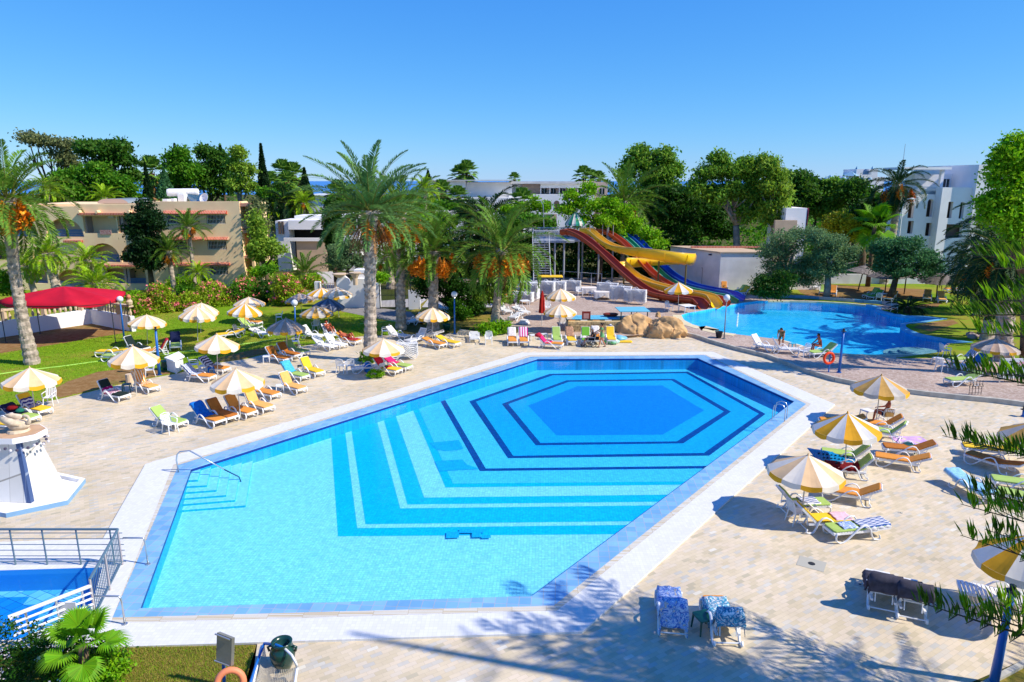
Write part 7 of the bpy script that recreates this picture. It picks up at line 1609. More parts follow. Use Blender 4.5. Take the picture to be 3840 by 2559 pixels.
# ---------------------------------------------------------------- lamps, posts
BLUEM=mat('post_blue',lin(20,110,200,.8),.4,spec=.5); GLOBE=mat('lamp_globe',lin(235,240,245,.85),.25,spec=.6)
def lamp(reg,x,y,tx,ty,label,m=None,globe=True,z=0.0,r=.055,group='globe lamps'):
    p=G(reg,x,y,z); t=P3(reg,tx,ty,p.y); root=thing('lamp_post',label,'lamp post',p,0,group); h=t-p
    MB().tube([(0,0,0),(0,0,.05)],.13,10).build('base',m or BLUEM,root); MB().tube([(0,0,0),h*.5,h],[r*1.2,r,r*.8],10).build('post',m or BLUEM,root,smooth=True)
    if globe:
        MB().lathe([(.06,-.04),(.09,0),(.06,.05)],10,0,tuple(h)).build('collar',METAL,root); MB().lathe([(0,0),(.12,.03),(.2,.12),(.23,.23),(.2,.34),(.12,.42),(0,.46)],18,0,tuple(h+Vector((0,0,.03)))).build('globe',GLOBE,root,smooth=True)
    else: MB().lathe([(0,0),(.05,0),(.16,.03),(.05,.08),(.07,.18),(0,.2)],10,0,tuple(h)).build('cap',IRON,root)
    return root
lamp('A',1141,545,1105,212,'blue lamp post with a white globe beside the red gazebo'); lamp('A',1466,878,1430,462,'blue post without a globe in front of the white stone box',globe=False,r=.075)
lamp('B',514,560,502,245,'blue lamp post with a globe between the brownish parasols'); lamp('B',1972,498,1969,165,'blue lamp post with a globe at the corner of the paved path')
lamp('C',2242,665,2265,320,'slim grey lamp post with a globe at the end of the slides',m=mat('post_grey',lin(150,160,160,.7),.5),z=T,r=.04); lamp('D',652,975,695,600,'tall blue post without a globe beside the lifebuoy',globe=False,z=T,r=.07)
lamp('Z',852,1290,858,1185,'globe lamp under the olive trees by the thatched parasols',m=_mats['post_grey'],z=T,r=.04)
lamp('K',2070,1590,2240,745,'big blue post rising at the lower right edge',globe=False,r=.085); lamp('F',2350,400,2352,340,'blue post partly hidden at the right edge by the pine needles',globe=False,r=.07)
p=P3('Z',1207,1000,72); t=P3('Z',1235,740,72); sl_=thing('street_light','curved white street light in front of the white hotel','street light',(p.x,72,T)); h=t-Vector((p.x,72,T))
MB().tube([(0,0,0),h*.6,h*.93,h,h+Vector((.12,0,.7)),h+Vector((.45,0,.95)),h+Vector((.75,0,.95))],[.09,.07,.06,.055,.05,.045,.04],8).build('post',WPAINT,sl_,smooth=True); MB().lathe([(.0,0),(.16,.03),(.24,.12),(.1,.2),(0,.22)],10,0,tuple(h+Vector((.85,0,.85)))).build('lamp_head',GLOBE,sl_)
p=P3('S',365,205,80); t=P3('Y',262,668,80); sl_=thing('street_light','thin street light behind the slide tower','street light',(p.x,80,0)); MB().tube([(0,0,0),(t.x-p.x+.3,0,t.z-.5),(t.x-p.x,0,t.z)],.05,6).build('post',METAL,sl_); MB().box(t.x-p.x-.5,-.1,t.z-.02,t.x-p.x+.1,.1,t.z+.06).build('lamp_head',WPAINT,sl_)
# ---------------------------------------------------------------- gazebo
REDC=mat('gazebo_red',lin(214,20,52,.85),.8,trans=.15,var=.06,vs=1.2)
gl_=G('A',45,590,.03); gr_=G('A',1062,585,.03); gb_=G('A',768,515,.03); gc=Vector(((gl_.x+gr_.x)/2+.1,(gl_.y+gr_.y)/2+1.6,.03)); gz=thing('red_gazebo','large red fabric gazebo on dark thin legs in front of the balustrade','gazebo',gc)
cs=[gl_-gc,gr_-gc,Vector((gr_.x-gc.x-.6,3.0,0)),Vector((gb_.x-gc.x-.2,2.6,0)),Vector((gl_.x-gc.x+.8,3.0,0)),Vector((gl_.x-gc.x+3.2,-2.6,0))]
ez=P3('A',985,190,gr_.y).z-.03; pk=P3('A',580,60,gc.y); apex=Vector((pk.x-gc.x,0,pk.z-.03)); ring=[cs[0],cs[5],cs[1],cs[2],cs[3],cs[4]]
ring=[Vector((-4.0,-1.4,0)),Vector((-2.0,-2.3,0)),Vector((1.6,-2.4,0)),Vector((gr_.x-gc.x-.1,gr_.y-gc.y+.2,0)),Vector((2.6,2.4,0)),Vector((-1.2,2.8,0)),Vector((-3.6,1.6,0))]
b=MB(); nseg=8
def gp(c,u,a): 
    z=ez+(apex.z-ez)*(1-u)**.75-.0; return Vector((apex.x+(c.x-apex.x)*u,apex.y+(c.y-apex.y)*u,z))
for i in range(len(ring)):
    c0_,c1_=ring[i],ring[(i+1)%len(ring)]
    for s_ in range(6):
        ca_=c0_.lerp(c1_,s_/6); cb_=c0_.lerp(c1_,(s_+1)/6); sa_=-.22*math.sin(math.pi*s_/6); sb_=-.22*math.sin(math.pi*(s_+1)/6)
        for j in range(nseg):
            u0,u1=j/nseg,(j+1)/nseg; q=[gp(ca_,u0,0)+Vector((0,0,sa_*u0)),gp(ca_,u1,0)+Vector((0,0,sa_*u1)),gp(cb_,u1,0)+Vector((0,0,sb_*u1)),gp(cb_,u0,0)+Vector((0,0,sb_*u0))]
            b.add(q if j else [q[0],q[1],q[2]],[(0,1,2,3)] if j else [(0,1,2)])
        e0,e1=gp(ca_,1,0)+Vector((0,0,sa_)),gp(cb_,1,0)+Vector((0,0,sb_)); b.add([e0,e0-Vector((0,0,.22)),e1-Vector((0,0,.22)),e1],[(0,1,2,3)])
b.build('canopy',REDC,gz,weld=True,smooth=True)
for c_ in (ring[0],ring[3],ring[4],ring[6]): MB().tube([(c_.x,c_.y,0),(c_.x,c_.y,ez-.05)],.03,6).tube([(c_.x,c_.y,0),(c_.x,c_.y,.04)],.1,8).build('leg',IRON,gz)
b=MB()
for c0_,c1_ in zip(ring,ring[1:]+ring[:1]): b.tube([c0_+Vector((0,0,ez-.25)),c1_+Vector((0,0,ez-.25))],.02,4)
b.build('frame',IRON,gz)
# ================================================================ FOUNTAIN, RAILS, SMALL THINGS
TILEW=brick_mat('pillar_tile', [(0,lin(226,222,212,.8)),(1,lin(246,244,238,.84))], .5,.33, mortar=.006, mcol=lin(190,186,176,.7), offset=0, stain_or_glint=.3); TILEB=brick_mat('dark_blue_tile',[(0,lin(60,84,130,.7)),(1,lin(84,110,160,.72))],.6,.45,mortar=.008,mcol=lin(150,165,190,.7),offset=0)
PLB=mat('planter_blue_tile',lin(140,186,228,.8),.4,var=.08,vs=2); BEIGE=mat('sandstone_top',lin(216,176,136,.8),.8,var=.08,vs=3)
fb_=G('E',300,975,0); ft=thing('fountain_pillar','tapering white tiled pillar with a dark blue corner and overhanging slab, left edge','fountain',(fb_.x-.9,fb_.y+1.0,0))
o0=ft.location; capz=P3('E',200,290,fb_.y+1.0).z; s0_=1.16; s1_=.58; rt=R(38)
def ring4(s,z,rot=rt): return [Vector((s*math.cos(rot+R(45+90*i)-R(90)),s*math.sin(rot+R(45+90*i)-R(90)),z)) for i in range(4)]
r0,r1=ring4(s0_,.05,R(-4)),ring4(s1_,capz-.2,R(-4)); b=MB()
for i in range(4): j=(i+1)%4; b.add([r0[i],r0[j],r1[j],r1[i]],[(0,1,2,3)])
b.build('pillar',TILEW,ft)
# blue corner strip on the edge that faces the pool
near=min(range(4),key=lambda i:(r0[i]-Vector((0,-9,0))).length); b=MB()
def off(p,k): return p*(1+k)
for i in (near,):
    e0,e1=r0[i],r1[i]; pv,nx=(i-1)%4,(i+1)%4
    for q0,q1 in ((r0[pv],r1[pv]),(r0[nx],r1[nx])):
        w0_=e0+(q0-e0).normalized()*.17; w1_=e1+(q1-e1).normalized()*.14; n_=Vector((e0.x,e0.y,0)).normalized()*.02
        b.add([e0+n_,w0_+n_*.5,w1_+n_*.5,e1+n_],[(0,1,2,3),(3,2,1,0)])
b.build('corner_strip',TILEB,ft)
oc=[(.98*math.cos(R(22.5+45*i)),.8*math.sin(R(22.5+45*i))) for i in range(8)]
b=MB().prism(oc,capz-.2,capz,0); b.build('slab',HW,ft); MB().sheet([[(x*.97,y*.97) for x,y in oc]],capz+.004).build('slab_top',BEIGE,ft)
hx_=[G('E',-400,1000),G('E',60,1085),G('E',625,965),G('E',790,760),G('E',520,700),G('E',-300,760)]
hp=[(p.x-o0.x,p.y-o0.y) for p in hx_]; cxh=sum(p[0] for p in hp)/6; cyh=sum(p[1] for p in hp)/6; hin=[((x-cxh)*.9+cxh,(y-cyh)*.9+cyh) for x,y in hp]
b=MB().sheet([hp,hin],.17).skirt(hp,-.02,.17,1).skirt(hin,.02,.17,0,inward=True).sheet([hin],.04,0); b.build('planter_basin',[HW,PLB],ft)
b=MB(); rnd=random.Random(2)
for i in range(26):
    a=R(-150+i*11); r=.95+.05*math.sin(i*3); c_=Vector((r*math.cos(a),.8*r*math.sin(a)-.02,capz-.34-.12*abs(math.sin(i*.55)))); b.lathe([(0,-.05),(.05,-.02),(.05,.03),(0,.06)],6,i%2,tuple(c_))
b.build('shell_garland',[mat('shell_dark',lin(90,84,110,.6),.5),mat('shell_pale',lin(225,220,225,.8),.5)],ft)
SWAN=mat('swan_stone',lin(226,206,176,.8),.8,var=.12,vs=8)
sw=thing('swan_statue','cream stone swan on top of the fountain pillar','statue',(o0.x+.1,o0.y,capz+.01))
bm=bmesh.new(); bmesh.ops.create_uvsphere(bm,u_segments=20,v_segments=12,radius=1)
for v in bm.verts: x,y,z=v.co; v.co=Vector((x*.42-.03*(z>0), y*.24*(1-.2*abs(x)), .22+z*.2+ (.14*max(0,-x)**2)))
me=bpy.data.meshes.new('body'); bm.to_mesh(me); bm.free(); me.materials.append(SWAN); me.polygons.foreach_set('use_smooth',[True]*len(me.polygons)); link('body',me,sw)
MB().tube([(.3,0,.25),(.42,0,.33),(.46,0,.44),(.40,0,.55),(.3,0,.58),(.25,0,.52)],[.09,.07,.055,.05,.06,.05],8).build('neck',SWAN,sw,smooth=True); MB().tube([(.25,0,.52),(.2,0,.47),(.15,0,.45)],[.05,.03,.01],6).build('beak',mat('beak',lin(210,150,90,.7),.7),sw)
for k in (-1,1): MB().tube([(.2,.16*k,.3),(-.05,.24*k,.4),(-.35,.2*k,.5),(-.5,.12*k,.55)],[.05,.11,.08,.02],7,sy=1.4).build('wing',SWAN,sw,smooth=True)
MB().lathe([(0,0),(.36,0),(.32,.08),(0,.1)],14).build('base',SWAN,sw)
# railings round the small pool
RB=mat('rail_blue_grey',lin(120,150,165,.7),.35,metal=.3); RW=mat('rail_gloss_white',lin(240,242,245,.85),.3)
def H_(r,x,y,z=.06): return G(r,x,y,z)
r1_=thing('pool_railing','blue-grey metal railing along the far side of the small pool','railing',H_('H',745,485)); o=r1_.location
pb2=[H_('H',-250,505),H_('H',125,500),H_('H',430,490),H_('H',745,485),H_('H',1060,478)]; topz=P3('H',745,160,pb2[3].y).z; yr=pb2[3].y
b=MB(); 
for p in pb2: MB().tube([Vector((p.x,yr,.06))-o,Vector((p.x,yr,topz))-o],.025,6).build('post',RB,r1_)
b=MB(); MB().tube([Vector((pb2[0].x,yr,topz))-o,Vector((H_('H',1130,480).x,yr,topz))-o],.035,8).build('top_rail',RB,r1_)
b=MB()
for i in range(6): z=.16+(topz-.28)*i/5; b.tube([Vector((pb2[0].x,yr,z))-o,Vector((pb2[4].x+.35,yr,z))-o],.012,5)
b.build('wire',RB,r1_)
cA=Vector((H_('H',1130,482).x,yr,.06)); cB=G('H',880,985,.06)
r2_=thing('pool_railing','blue-grey barred railing running towards the camera between the two pools','railing',cA); o=r2_.location; d=cB-cA
b=MB(); n=22
for i in range(n+1): q_=cA+d*(i/n); b.tube([q_+Vector((0,0,.12))-o,Vector((q_.x,q_.y,topz))-o],.01,4)
b.build('bars',RB,r2_); b=MB().tube([Vector((cA.x,cA.y,topz))-o,Vector((cB.x,cB.y,topz))-o],.035,8).tube([cA+Vector((0,0,.12))-o,cB+Vector((0,0,.12))-o],.02,6); b.build('top_rail',RB,r2_)
b=MB()
for u in (0,.5,1): q_=cA+d*u; MB().tube([q_-o,Vector((q_.x,q_.y,topz))-o],.03,6).build('post',mat('rail_pinkish',lin(200,190,190,.75),.3),r2_)
cC=G('H',150,1290,.06)
r3_=thing('pool_railing','thick glossy white railing at the near side of the small pool','railing',cB); o=r3_.location; d=cC-cB; t0_=P3('H',860,680,cB.y).z
b=MB().tube([Vector((cB.x,cB.y,t0_))-o,Vector((cC.x,cC.y,t0_))+d*.02-o],.05,8); b.build('top_rail',RW,r3_); b=MB()
for i in range(5): z=.18+i*.16; b.tube([Vector((cB.x,cB.y,z))-o,Vector((cC.x,cC.y,z))-o],.032,6)
b.build('rail',RW,r3_); b=MB()
for u in (.12,.45,.82): q_=cB+d*u; MB().tube([q_-o,Vector((q_.x,q_.y,t0_))-o],.028,6).build('post',METAL,r3_)
u_=cB+d*.3+Vector((0,-.06,0)); tag(MB().box(u_.x-.22,u_.y-.03,.45,u_.x+.22,u_.y-.01,.85).build('notice_plate',WPAINT),'small white notice plate fixed on the white railing','sign')
for (top0,top1,base,l) in [(('H',1130,240),('H',1345,240),('H',1360,482),'bent steel handrail from the railing corner to the blue tiles'),(('H',870,780),('H',1120,775),('H',1148,1032),'bent steel handrail at the near corner of the railing')]:
    bp_=H_(*base); z=P3(*top1,bp_.y).z; t0=P3(*top0,bp_.y); t1=P3(*top1,bp_.y); h=thing('handrail',l,'handrail',bp_); o=bp_
    MB().tube([Vector((t0.x,bp_.y,z))-o,Vector((t1.x-.08,bp_.y,z))-o,Vector((bp_.x-.02,bp_.y,z-.06))-o,Vector((bp_.x,bp_.y,z-.16))-o,Vector((0,0,0))],.025,8).build('rail',METAL,h,smooth=True); MB().lathe([(.07,0),(.07,.02),(.03,.03)],10).build('flange',METAL,h)
hb=H_('E',1640,665); z=P3('E',1640,490,hb.y).z; h=thing('handrail','steel handrail sloping down into the main pool over the corner steps','handrail',hb); e_=G('E',2060,640,.45); e2=G('E',2170,712,-.5)
e_=P3('E',2060,640,hb.y+.15)
MB().tube([(0,0,0),Vector((-.03,0,z-.35)),Vector((.02,0,z-.12)),Vector((.14,0,z)),P3('E',1740,467,hb.y+.02)-hb,P3('E',1900,553,hb.y+.1)-hb,e_-hb],[.028]*6+[.028],8).build('rail',METAL,h,smooth=True)
MB().tube([e_-hb,e_-hb+Vector((.5,.1,-.35)),e_-hb+Vector((.62,.1,-.75))],.026,8).build('lower_rail',mat('rail_underwater',lin(40,110,150,.6),.4),h,smooth=True)
# ladder
for k,(x,y) in enumerate([(60,1405),(130,1370)]):
    pass
la=G('D',100,1398,.06); lb=G('D',130,1372,.06); dirn=Vector((-.6,.8,0)).normalized(); ld=thing('pool_ladder','steel pool ladder with two hoops at the right side of the main pool','ladder',la)
nrm=Vector((-.84,.54,0)).normalized(); along=Vector((.54,.84,0)).normalized()
for k in (-.25,.25):
    q=along*k; MB().tube([q-nrm*.3,q-nrm*.3+Vector((0,0,.55)),q-nrm*.2+Vector((0,0,.75)),q+nrm*.0+Vector((0,0,.8)),q+nrm*.2+Vector((0,0,.7)),q+nrm*.25+Vector((0,0,.4)),q+nrm*.25+Vector((0,0,-.6))],.022,8).build('hoop',METAL,ld,smooth=True)
b=MB()
for z in (-.12,-.35): b.tube([along*-.25+nrm*.25+Vector((0,0,z)),along*.25+nrm*.25+Vector((0,0,z))],.02,6)
b.build('step',METAL,ld)
# sign post, lifebuoys, net, jar
sp0=G('H',2060,1600,.02); st_=P3('H',2045,1140,sp0.y); sg=thing('sign_board','back of a tilted grey sign board on a white post, bottom of the picture','sign',sp0)
MB().tube([(0,0,0),(st_-sp0)*.55],.04,6).build('lower_post',BLUEM,sg); MB().tube([(st_-sp0)*.5,st_-sp0],.035,6).build('post',RW,sg)
a_=P3('H',1992,1110,sp0.y-.05)-sp0; c_=P3('H',2130,1165,sp0.y-.12)-sp0; d_=P3('H',2122,1420,sp0.y-.12)-sp0; e_=P3('H',1985,1370,sp0.y-.05)-sp0
n_=Vector((.05,.04,0)); MB().add([a_,c_,d_,e_,a_+n_,c_+n_,d_+n_,e_+n_],[(0,1,2,3),(7,6,5,4),(0,4,5,1),(1,5,6,2),(2,6,7,3),(3,7,4,0)]).build('board',mat('sign_grey',lin(165,165,155,.7),.35,metal=.3,var=.1,vs=3),sg)
for u in (.02,.96): MB().tube([a_.lerp(e_,u)-n_*.6,c_.lerp(d_,u)-n_*.6],.018,5).build('board_edge',METAL,sg)
def torus(b,R_,r,n=24,k=8,m=0):
    vs=[]; 
    for i in range(n):
        a=2*math.pi*i/n
        for j in range(k): c=2*math.pi*j/k; vs.append(((R_+r*math.cos(c))*math.cos(a),(R_+r*math.cos(c))*math.sin(a),r*math.sin(c)))
    fs=[(i*k+j,((i+1)%n)*k+j,((i+1)%n)*k+(j+1)%k,i*k+(j+1)%k) for i in range(n) for j in range(k)]; return b.add(vs,fs,m)
BUOY=mat('lifebuoy_orange',lin(250,150,105,.85),.5); BUOYR=mat('lifebuoy_red',lin(250,70,20,.85),.5)
q=P3('H',2115,1570,sp0.y-.25); o=torus(MB(),.27,.075).build('lifebuoy',BUOY,smooth=True,loc=q); o.rotation_euler=(R(75),0,R(15)); tag(o,'pale orange lifebuoy hanging below the grey sign at the bottom edge','lifebuoy')
p=G('D',556,972,T); t=P3('D',575,775,p.y); lp_=thing('lifebuoy_post','short blue post that carries the red lifebuoy beside the curved pool','post',p); MB().tube([(0,0,0),t-p],.04,8).build('post',BLUEM,lp_)
q=P3('D',560,842,p.y-.08); o=torus(MB(),.31,.075).build('lifebuoy',BUOYR,smooth=True,loc=q); o.rotation_euler=(R(88),0,R(12)); tag(o,'red-orange lifebuoy on the short blue post by the curved pool','lifebuoy')
# goal-like net with blue and white tube, bottom
nt_=thing('small_goal','net on a bent blue and white tube frame lying on the paving, bottom centre','goal',G('I',850,1500)); o=nt_.location
A0=G('I',713,1212,.35); A1=G('I',1015,1430,.35); A0g=G('I',600,1580,0); 
arc=[A0]+[G('I',x,y,.62) for x,y in ((820,1225),(900,1258),(965,1320),(1000,1385))]+[A1]
MB().tube([p-o for p in arc],.03,8).build('bow',RW,nt_,smooth=True); MB().tube([arc[0]-o,arc[1]-o,arc[2]-o],.033,8).build('blue_sleeve',BLUEM,nt_)
MB().tube([A0-o,G('I',640,1400,.3)-o,G('I',560,1650,.05)-o],.03,8).build('blue_bar',BLUEM,nt_); MB().tube([A1-o,G('I',990,1600,.1)-o],.03,8).build('white_bar',RW,nt_)
MB().tube([G('I',690,1230,.3)-o,G('I',610,1580,.0)-o],.035,6).build('white_bar',RW,nt_)
b=MB(); NN=26
c4=[A0-o,A1-o,G('I',985,1600,.05)-o,G('I',640,1600,.05)-o]
def npt(u,v): 
    p=c4[0].lerp(c4[1],u).lerp(c4[3].lerp(c4[2],u),v); p=p+Vector((-.12*math.sin(math.pi*u),-.25*math.sin(math.pi*u)*(1-v),-.12*math.sin(math.pi*u))); return p
for i in range(NN+1):
    for line in ([npt(i/NN,v/8) for v in range(9)],[npt(v/8,i/NN) for v in range(9)]):
        b.tube(line,.004,3,cap=False)
b.build('net',mat('net_beige',lin(215,205,185,.8),.9),nt_)
jp=G('I',893,1440); tag(MB().lathe([(.0,0),(.14,0),(.17,.03),(.26,.25),(.29,.42),(.25,.56),(.19,.62),(.23,.68),(.24,.71),(.2,.71),(.16,.64),(.14,.5),(0,.45)],24).tube([(.24,0,.6),(.33,0,.56),(.3,0,.46)],.03,6).tube([(-.24,0,.6),(-.33,0,.56),(-.3,0,.46)],.03,6).build('ceramic_jar',mat('jar_green',lin(28,72,62,.7),.25,spec=.6,var=.15,vs=4),loc=jp,smooth=True),'dark green glazed jar with two handles standing behind the net','jar')
tag(MB().lathe([(.0,0),(.16,0),(.28,.3),(.24,.52),(.3,.6),(.0,.55)],12).build('ceramic_jar',GRN,loc=G('A',1530,830),smooth=True),'green jar at the left side of the white stone box','jar')
# stone box, bin, planter pots
b0_=G('A',1515,850); b1_=G('A',1620,865); bz=P3('A',1590,740,b1_.y).z; bx=thing('stone_box','white rendered box with a flat slab lid at the grass edge','box',b1_); dx=(G('A',1690,820)-b1_); dz=(b0_-b1_)
b=MB().prism([(0,0),(dx.x,dx.y),(dx.x+dz.x,dx.y+dz.y+.6),(dz.x,dz.y+.3)],0,bz-.08); b.build('body',HW,bx); b=MB().prism([(-.03,-.1),(dx.x+.15,dx.y-.05),(dx.x+dz.x+.1,dx.y+dz.y+.75),(dz.x-.12,dz.y+.35)],bz-.077,bz); b.build('slab',HW,bx)
tag(MB().lathe([(0,0),(.2,0),(.2,.5),(.0,.5)],12).build('stone_stump',BAL,loc=G('A',1195,945)),'short pale round stump beside the orange-striped towel','stump')
tag(MB().lathe([(0,0),(.17,0),(.26,.42),(.29,.45),(.25,.45),(.2,.1),(0,.1)],14).build('planter_pot',IRON,loc=G('C',2193,655,T),smooth=True),'black plant pot by the grey lamp post','planter')
tag(MB().lathe([(0,0),(.2,0),(.3,.4),(.33,.45),(.25,.45),(0,.4)],14).build('planter_pot',GRN,loc=G('B',1900,462),smooth=True),'dark pot by the parasol next to the blue lamp post','planter')
b_=G('B',1900,440); tree('potted_shrub','small shrub growing in the dark pot near the blue lamp post','shrub',b_,[((b_.x,b_.y,.8),(.3,.3,.45))],'green',500,.14,.1,0)
tag(MB().lathe([(0,0),(.42,0),(.45,.12),(.3,.2),(.34,.3),(0,.32)],16,sy=.8).build('round_plinth',WHITE,loc=G('C',405,525,T)),'empty white round parasol foot left of the red folded parasol','parasol base')
# air mattress leaning, airbed details
a0,a1,a2,a3=P3('F',360,690,G('F',480,800).y),P3('F',800,760,G('F',780,830).y),G('F',790,815,.25),G('F',450,800,.2)
am=thing('air_mattress','blue air mattress with white spots standing on edge across the loungers','air mattress',a3); M_am=mat('airbed_blue',lin(10,140,205,.8),.25,spec=.5); b=MB(); nx_,nz_=12,4
def ap(u,v,s): 
    p=a0.lerp(a1,u).lerp(a3.lerp(a2,u),v)-a3; return p+Vector((0,s*(.05+.035*abs(math.sin(u*nx_*math.pi/2))),0))
for s in (-1,1):
    for i in range(24):
        for j in range(6): b.add([ap(i/24,j/6,s),ap((i+1)/24,j/6,s),ap((i+1)/24,(j+1)/6,s),ap(i/24,(j+1)/6,s)],[(0,1,2,3) if s>0 else (3,2,1,0)])
for i in range(24): b.add([ap(i/24,0,-1),ap((i+1)/24,0,-1),ap((i+1)/24,0,1),ap(i/24,0,1)],[(0,1,2,3)])
b.build('body',M_am,am,smooth=False); b=MB()
for i in range(9):
    for j in range(2): 
        p=ap((i+1.6+j*.4)/11,.3+.35*j,-1)+Vector((0,-.012,0)); b.lathe([(.045,0),(0,.006)],8,0,(0,0,0)); n8=8; b.v[-len([0])*0:]=b.v[-0:] if False else b.v[0:0]
        
b=MB()
for i in range(8):
    for j in range(2):
        p=ap((i+2+j*.5)/11,.3+.38*j,-1)+Vector((0,-.02,0)); vs=[p+Vector((.05*math.cos(k*math.pi/4),0,.05*math.sin(k*math.pi/4))) for k in range(8)]; b.add(vs,[tuple(range(8)),tuple(range(7,-1,-1))])
b.build('spots',WHITE,am)
# beach toys beside the walker
def blob(name,label,cat,c,rx,ry,rz,m,seed=1):
    bm=bmesh.new(); bmesh.ops.create_icosphere(bm,subdivisions=3,radius=1)
    for v in bm.verts: s=1+.14*math.sin(v.co.x*4+seed)+.12*math.sin(v.co.y*5+seed*2); v.co=Vector((v.co.x*s*rx,v.co.y*s*ry,max(-.9,v.co.z)*s*rz))
    me=bpy.data.meshes.new(name); bm.to_mesh(me); bm.free(); me.materials.append(m); me.polygons.foreach_set('use_smooth',[True]*len(me.polygons)); o=link(name,me); o.location=c; return tag(o,label,cat)
p=G('C',1215,712); blob('inflatable_toy','green and clear inflatable toy on the paving behind the walker','inflatable',(p.x,p.y,.18),.55,.35,.18,mat('toy_green',lin(110,215,110,.8),.3,col2=lin(190,235,225,.8),vs=3))
p=G('C',1290,685); blob('inflatable_toy','light blue crumpled inflatable beside the green one','inflatable',(p.x,p.y,.2),.45,.35,.2,mat('toy_blue',lin(130,200,235,.8),.3),3)
p=G('C',1325,697); tag(MB().rbox(-.55,-.2,.0,.55,.2,.12,.1).build('float_board',CU['yellow'],loc=p,bevel=.04),'yellow float board at the right end of the row','float')
p=P3('C',1195,565,G('C',1195,640).y); blob('beach_bag','round blue and white patterned bag hung on the yellow lounger back','bag',p,.24,.12,.24,stripe_mat('bag_swirl',[lin(240,240,245,.85),lin(40,60,120,.7)],.12,'Z'))
p=G('F',1310,620,.0); tag(MB().add([(x,y,.012+.02*math.sin(x*9)*math.sin(y*7)) for y in [-.5+i*.1 for i in range(11)] for x in [-.7+i*.1 for i in range(15)]],[(j*15+i,j*15+i+1,(j+1)*15+i+1,(j+1)*15+i) for j in range(10) for i in range(14)]).build('beach_mat',mat('mat_lilac',lin(220,180,235,.8),.9,var=.1,vs=4),loc=p),'lilac cloth spread on the ground behind the two brown-orange loungers','beach mat')
p=G('B',1180,845); blob('beach_bag','blue bag on the ground by the palm parasol','bag',(p.x,p.y,.25),.3,.2,.3,TW['blue'],2)
# lane floats and slide splash things in the curved pool
b=MB()
for i in range(9): u=i/8; p=G('S',2125+(-10)*u,1020+115*u,T-.08); b.lathe([(0,-.08),(.09,0),(0,.08)],8,0,tuple(p))
fl=b.build('lane_float',WHITE); tag(fl,'string of white floats on the curved pool','floats')
p=G('D',1280,432,T)
# notice board at right
p0=G('N',1205,700,T); p1=G('N',1640,700,T); zt=P3('N',1230,375,p0.y).z; nb=thing('notice_board','large white pool rules board with printed text blocks, at the right edge','sign',(p0.x,p0.y,T))
w=p1.x-p0.x; MB().box(0,0,.25,w,.06,zt-T).build('board',WPAINT,nb); MB().box(.1,.01,0,.18,.05,.247).box(w-.18,.01,0,w-.1,.05,.247).build('post',METAL,nb)
b=MB(); LB=mat('print_blue',lin(150,180,215,.8),.8); LR=mat('print_red',lin(190,30,50,.8),.8); LP=mat('print_pink',lin(240,180,185,.8),.8); LK=mat('print_dark',lin(60,60,80,.6),.8)
def bb(x0,y0,x1,y1,m): 
    X0=w*(x0-1205)/435; X1=w*(x1-1205)/435; Hh=zt-T; Z0=.25+(Hh-.25)*(1-(y1-375)/290); Z1=.25+(Hh-.25)*(1-(y0-375)/290); b.box(X0,-.006,Z0,X1,-.003,Z1,m)
for r in [(1238,450,1272,480,1),(1280,452,1390,462,0),(1280,472,1385,482,0),(1280,492,1390,500,0),(1280,510,1370,518,0),(1285,540,1385,550,0),(1285,562,1375,572,0),(1260,405,1310,435,0),(1460,420,1568,475,2),(1450,490,1568,500,0),(1450,512,1568,520,0),(1450,532,1568,540,0),(1420,440,1446,448,1),(1428,430,1438,458,1),(1220,598,1250,612,3),(1220,622,1250,640,3),(1326,410,1344,430,3),(1352,410,1362,430,3),(1370,410,1380,430,3)]: bb(*r)
b.build('print',[LB,LR,LP,LK],nb)
# scroll iron fence piece near kerb
p=G('N',830,860,T); sc_=thing('scroll_fence','low wrought iron fence with scrolls at the kerb, right','fence',p); b=MB(); q=G('N',1010,870,T)-p; L_=q.length; 
b.tube([(0,0,.75),(L_,0,.75)],.015,5).tube([(0,0,.1),(L_,0,.1)],.015,5)
for i in range(5): b.tube([(L_*i/4,0,0),(L_*i/4,0,.8)],.012,4)
for i in range(4):
    c0_=L_*(i+.5)/4; b.tube([(c0_+.16*math.cos(a*.52)*(1-a*.05),0,.42+.2*math.sin(a*.52)*(1-a*.05)) for a in range(15)],.01,4,cap=False)
b.build('scrollwork',IRON,sc_)
# drain covers and hatch
for (r,x,y,w_,l) in [('K',400,480,.75,'square drain hatch in the right-hand paving'),('K',845,672,.28,'small square drain in the paving left of the dark towels'),('F',1215,1282,.14,'tiny drain in the paving right of the flat green lounger')]:
    p=G(r,x,y); o=MB().box(-w_/2,-w_*.4,.002,w_/2,w_*.4,.008,0).lathe([(w_*.14,.009),(0,.0095)],10,1).build('drain_cover',[mat('drain_grey',lin(200,196,180,.75),.8),IRON],loc=p); o.rotation_euler=(0,0,R(-32)); tag(o,l,'drain cover')
# garden hose
hp_=[('A',-100,880),('A',200,835),('A',560,795),('A',1000,735),('A',1450,690),('A',1850,640),('A',2352,575),('B',330,545)]
tag(MB().tube([G(*q,.05) for q in hp_],.03,5).build('garden_hose',mat('hose_green',lin(190,240,110,.85),.5)),'pale green garden hose lying across the left lawn','hose')
hb_=[G(*q,.06) for q in (('B',1100,405),('B',1250,395),('B',1380,378),('B',1500,395))]; tag(MB().tube(hb_,.03,5).build('garden_hose',_mats['hose_green']),'short piece of green hose behind the tallest palm','hose')
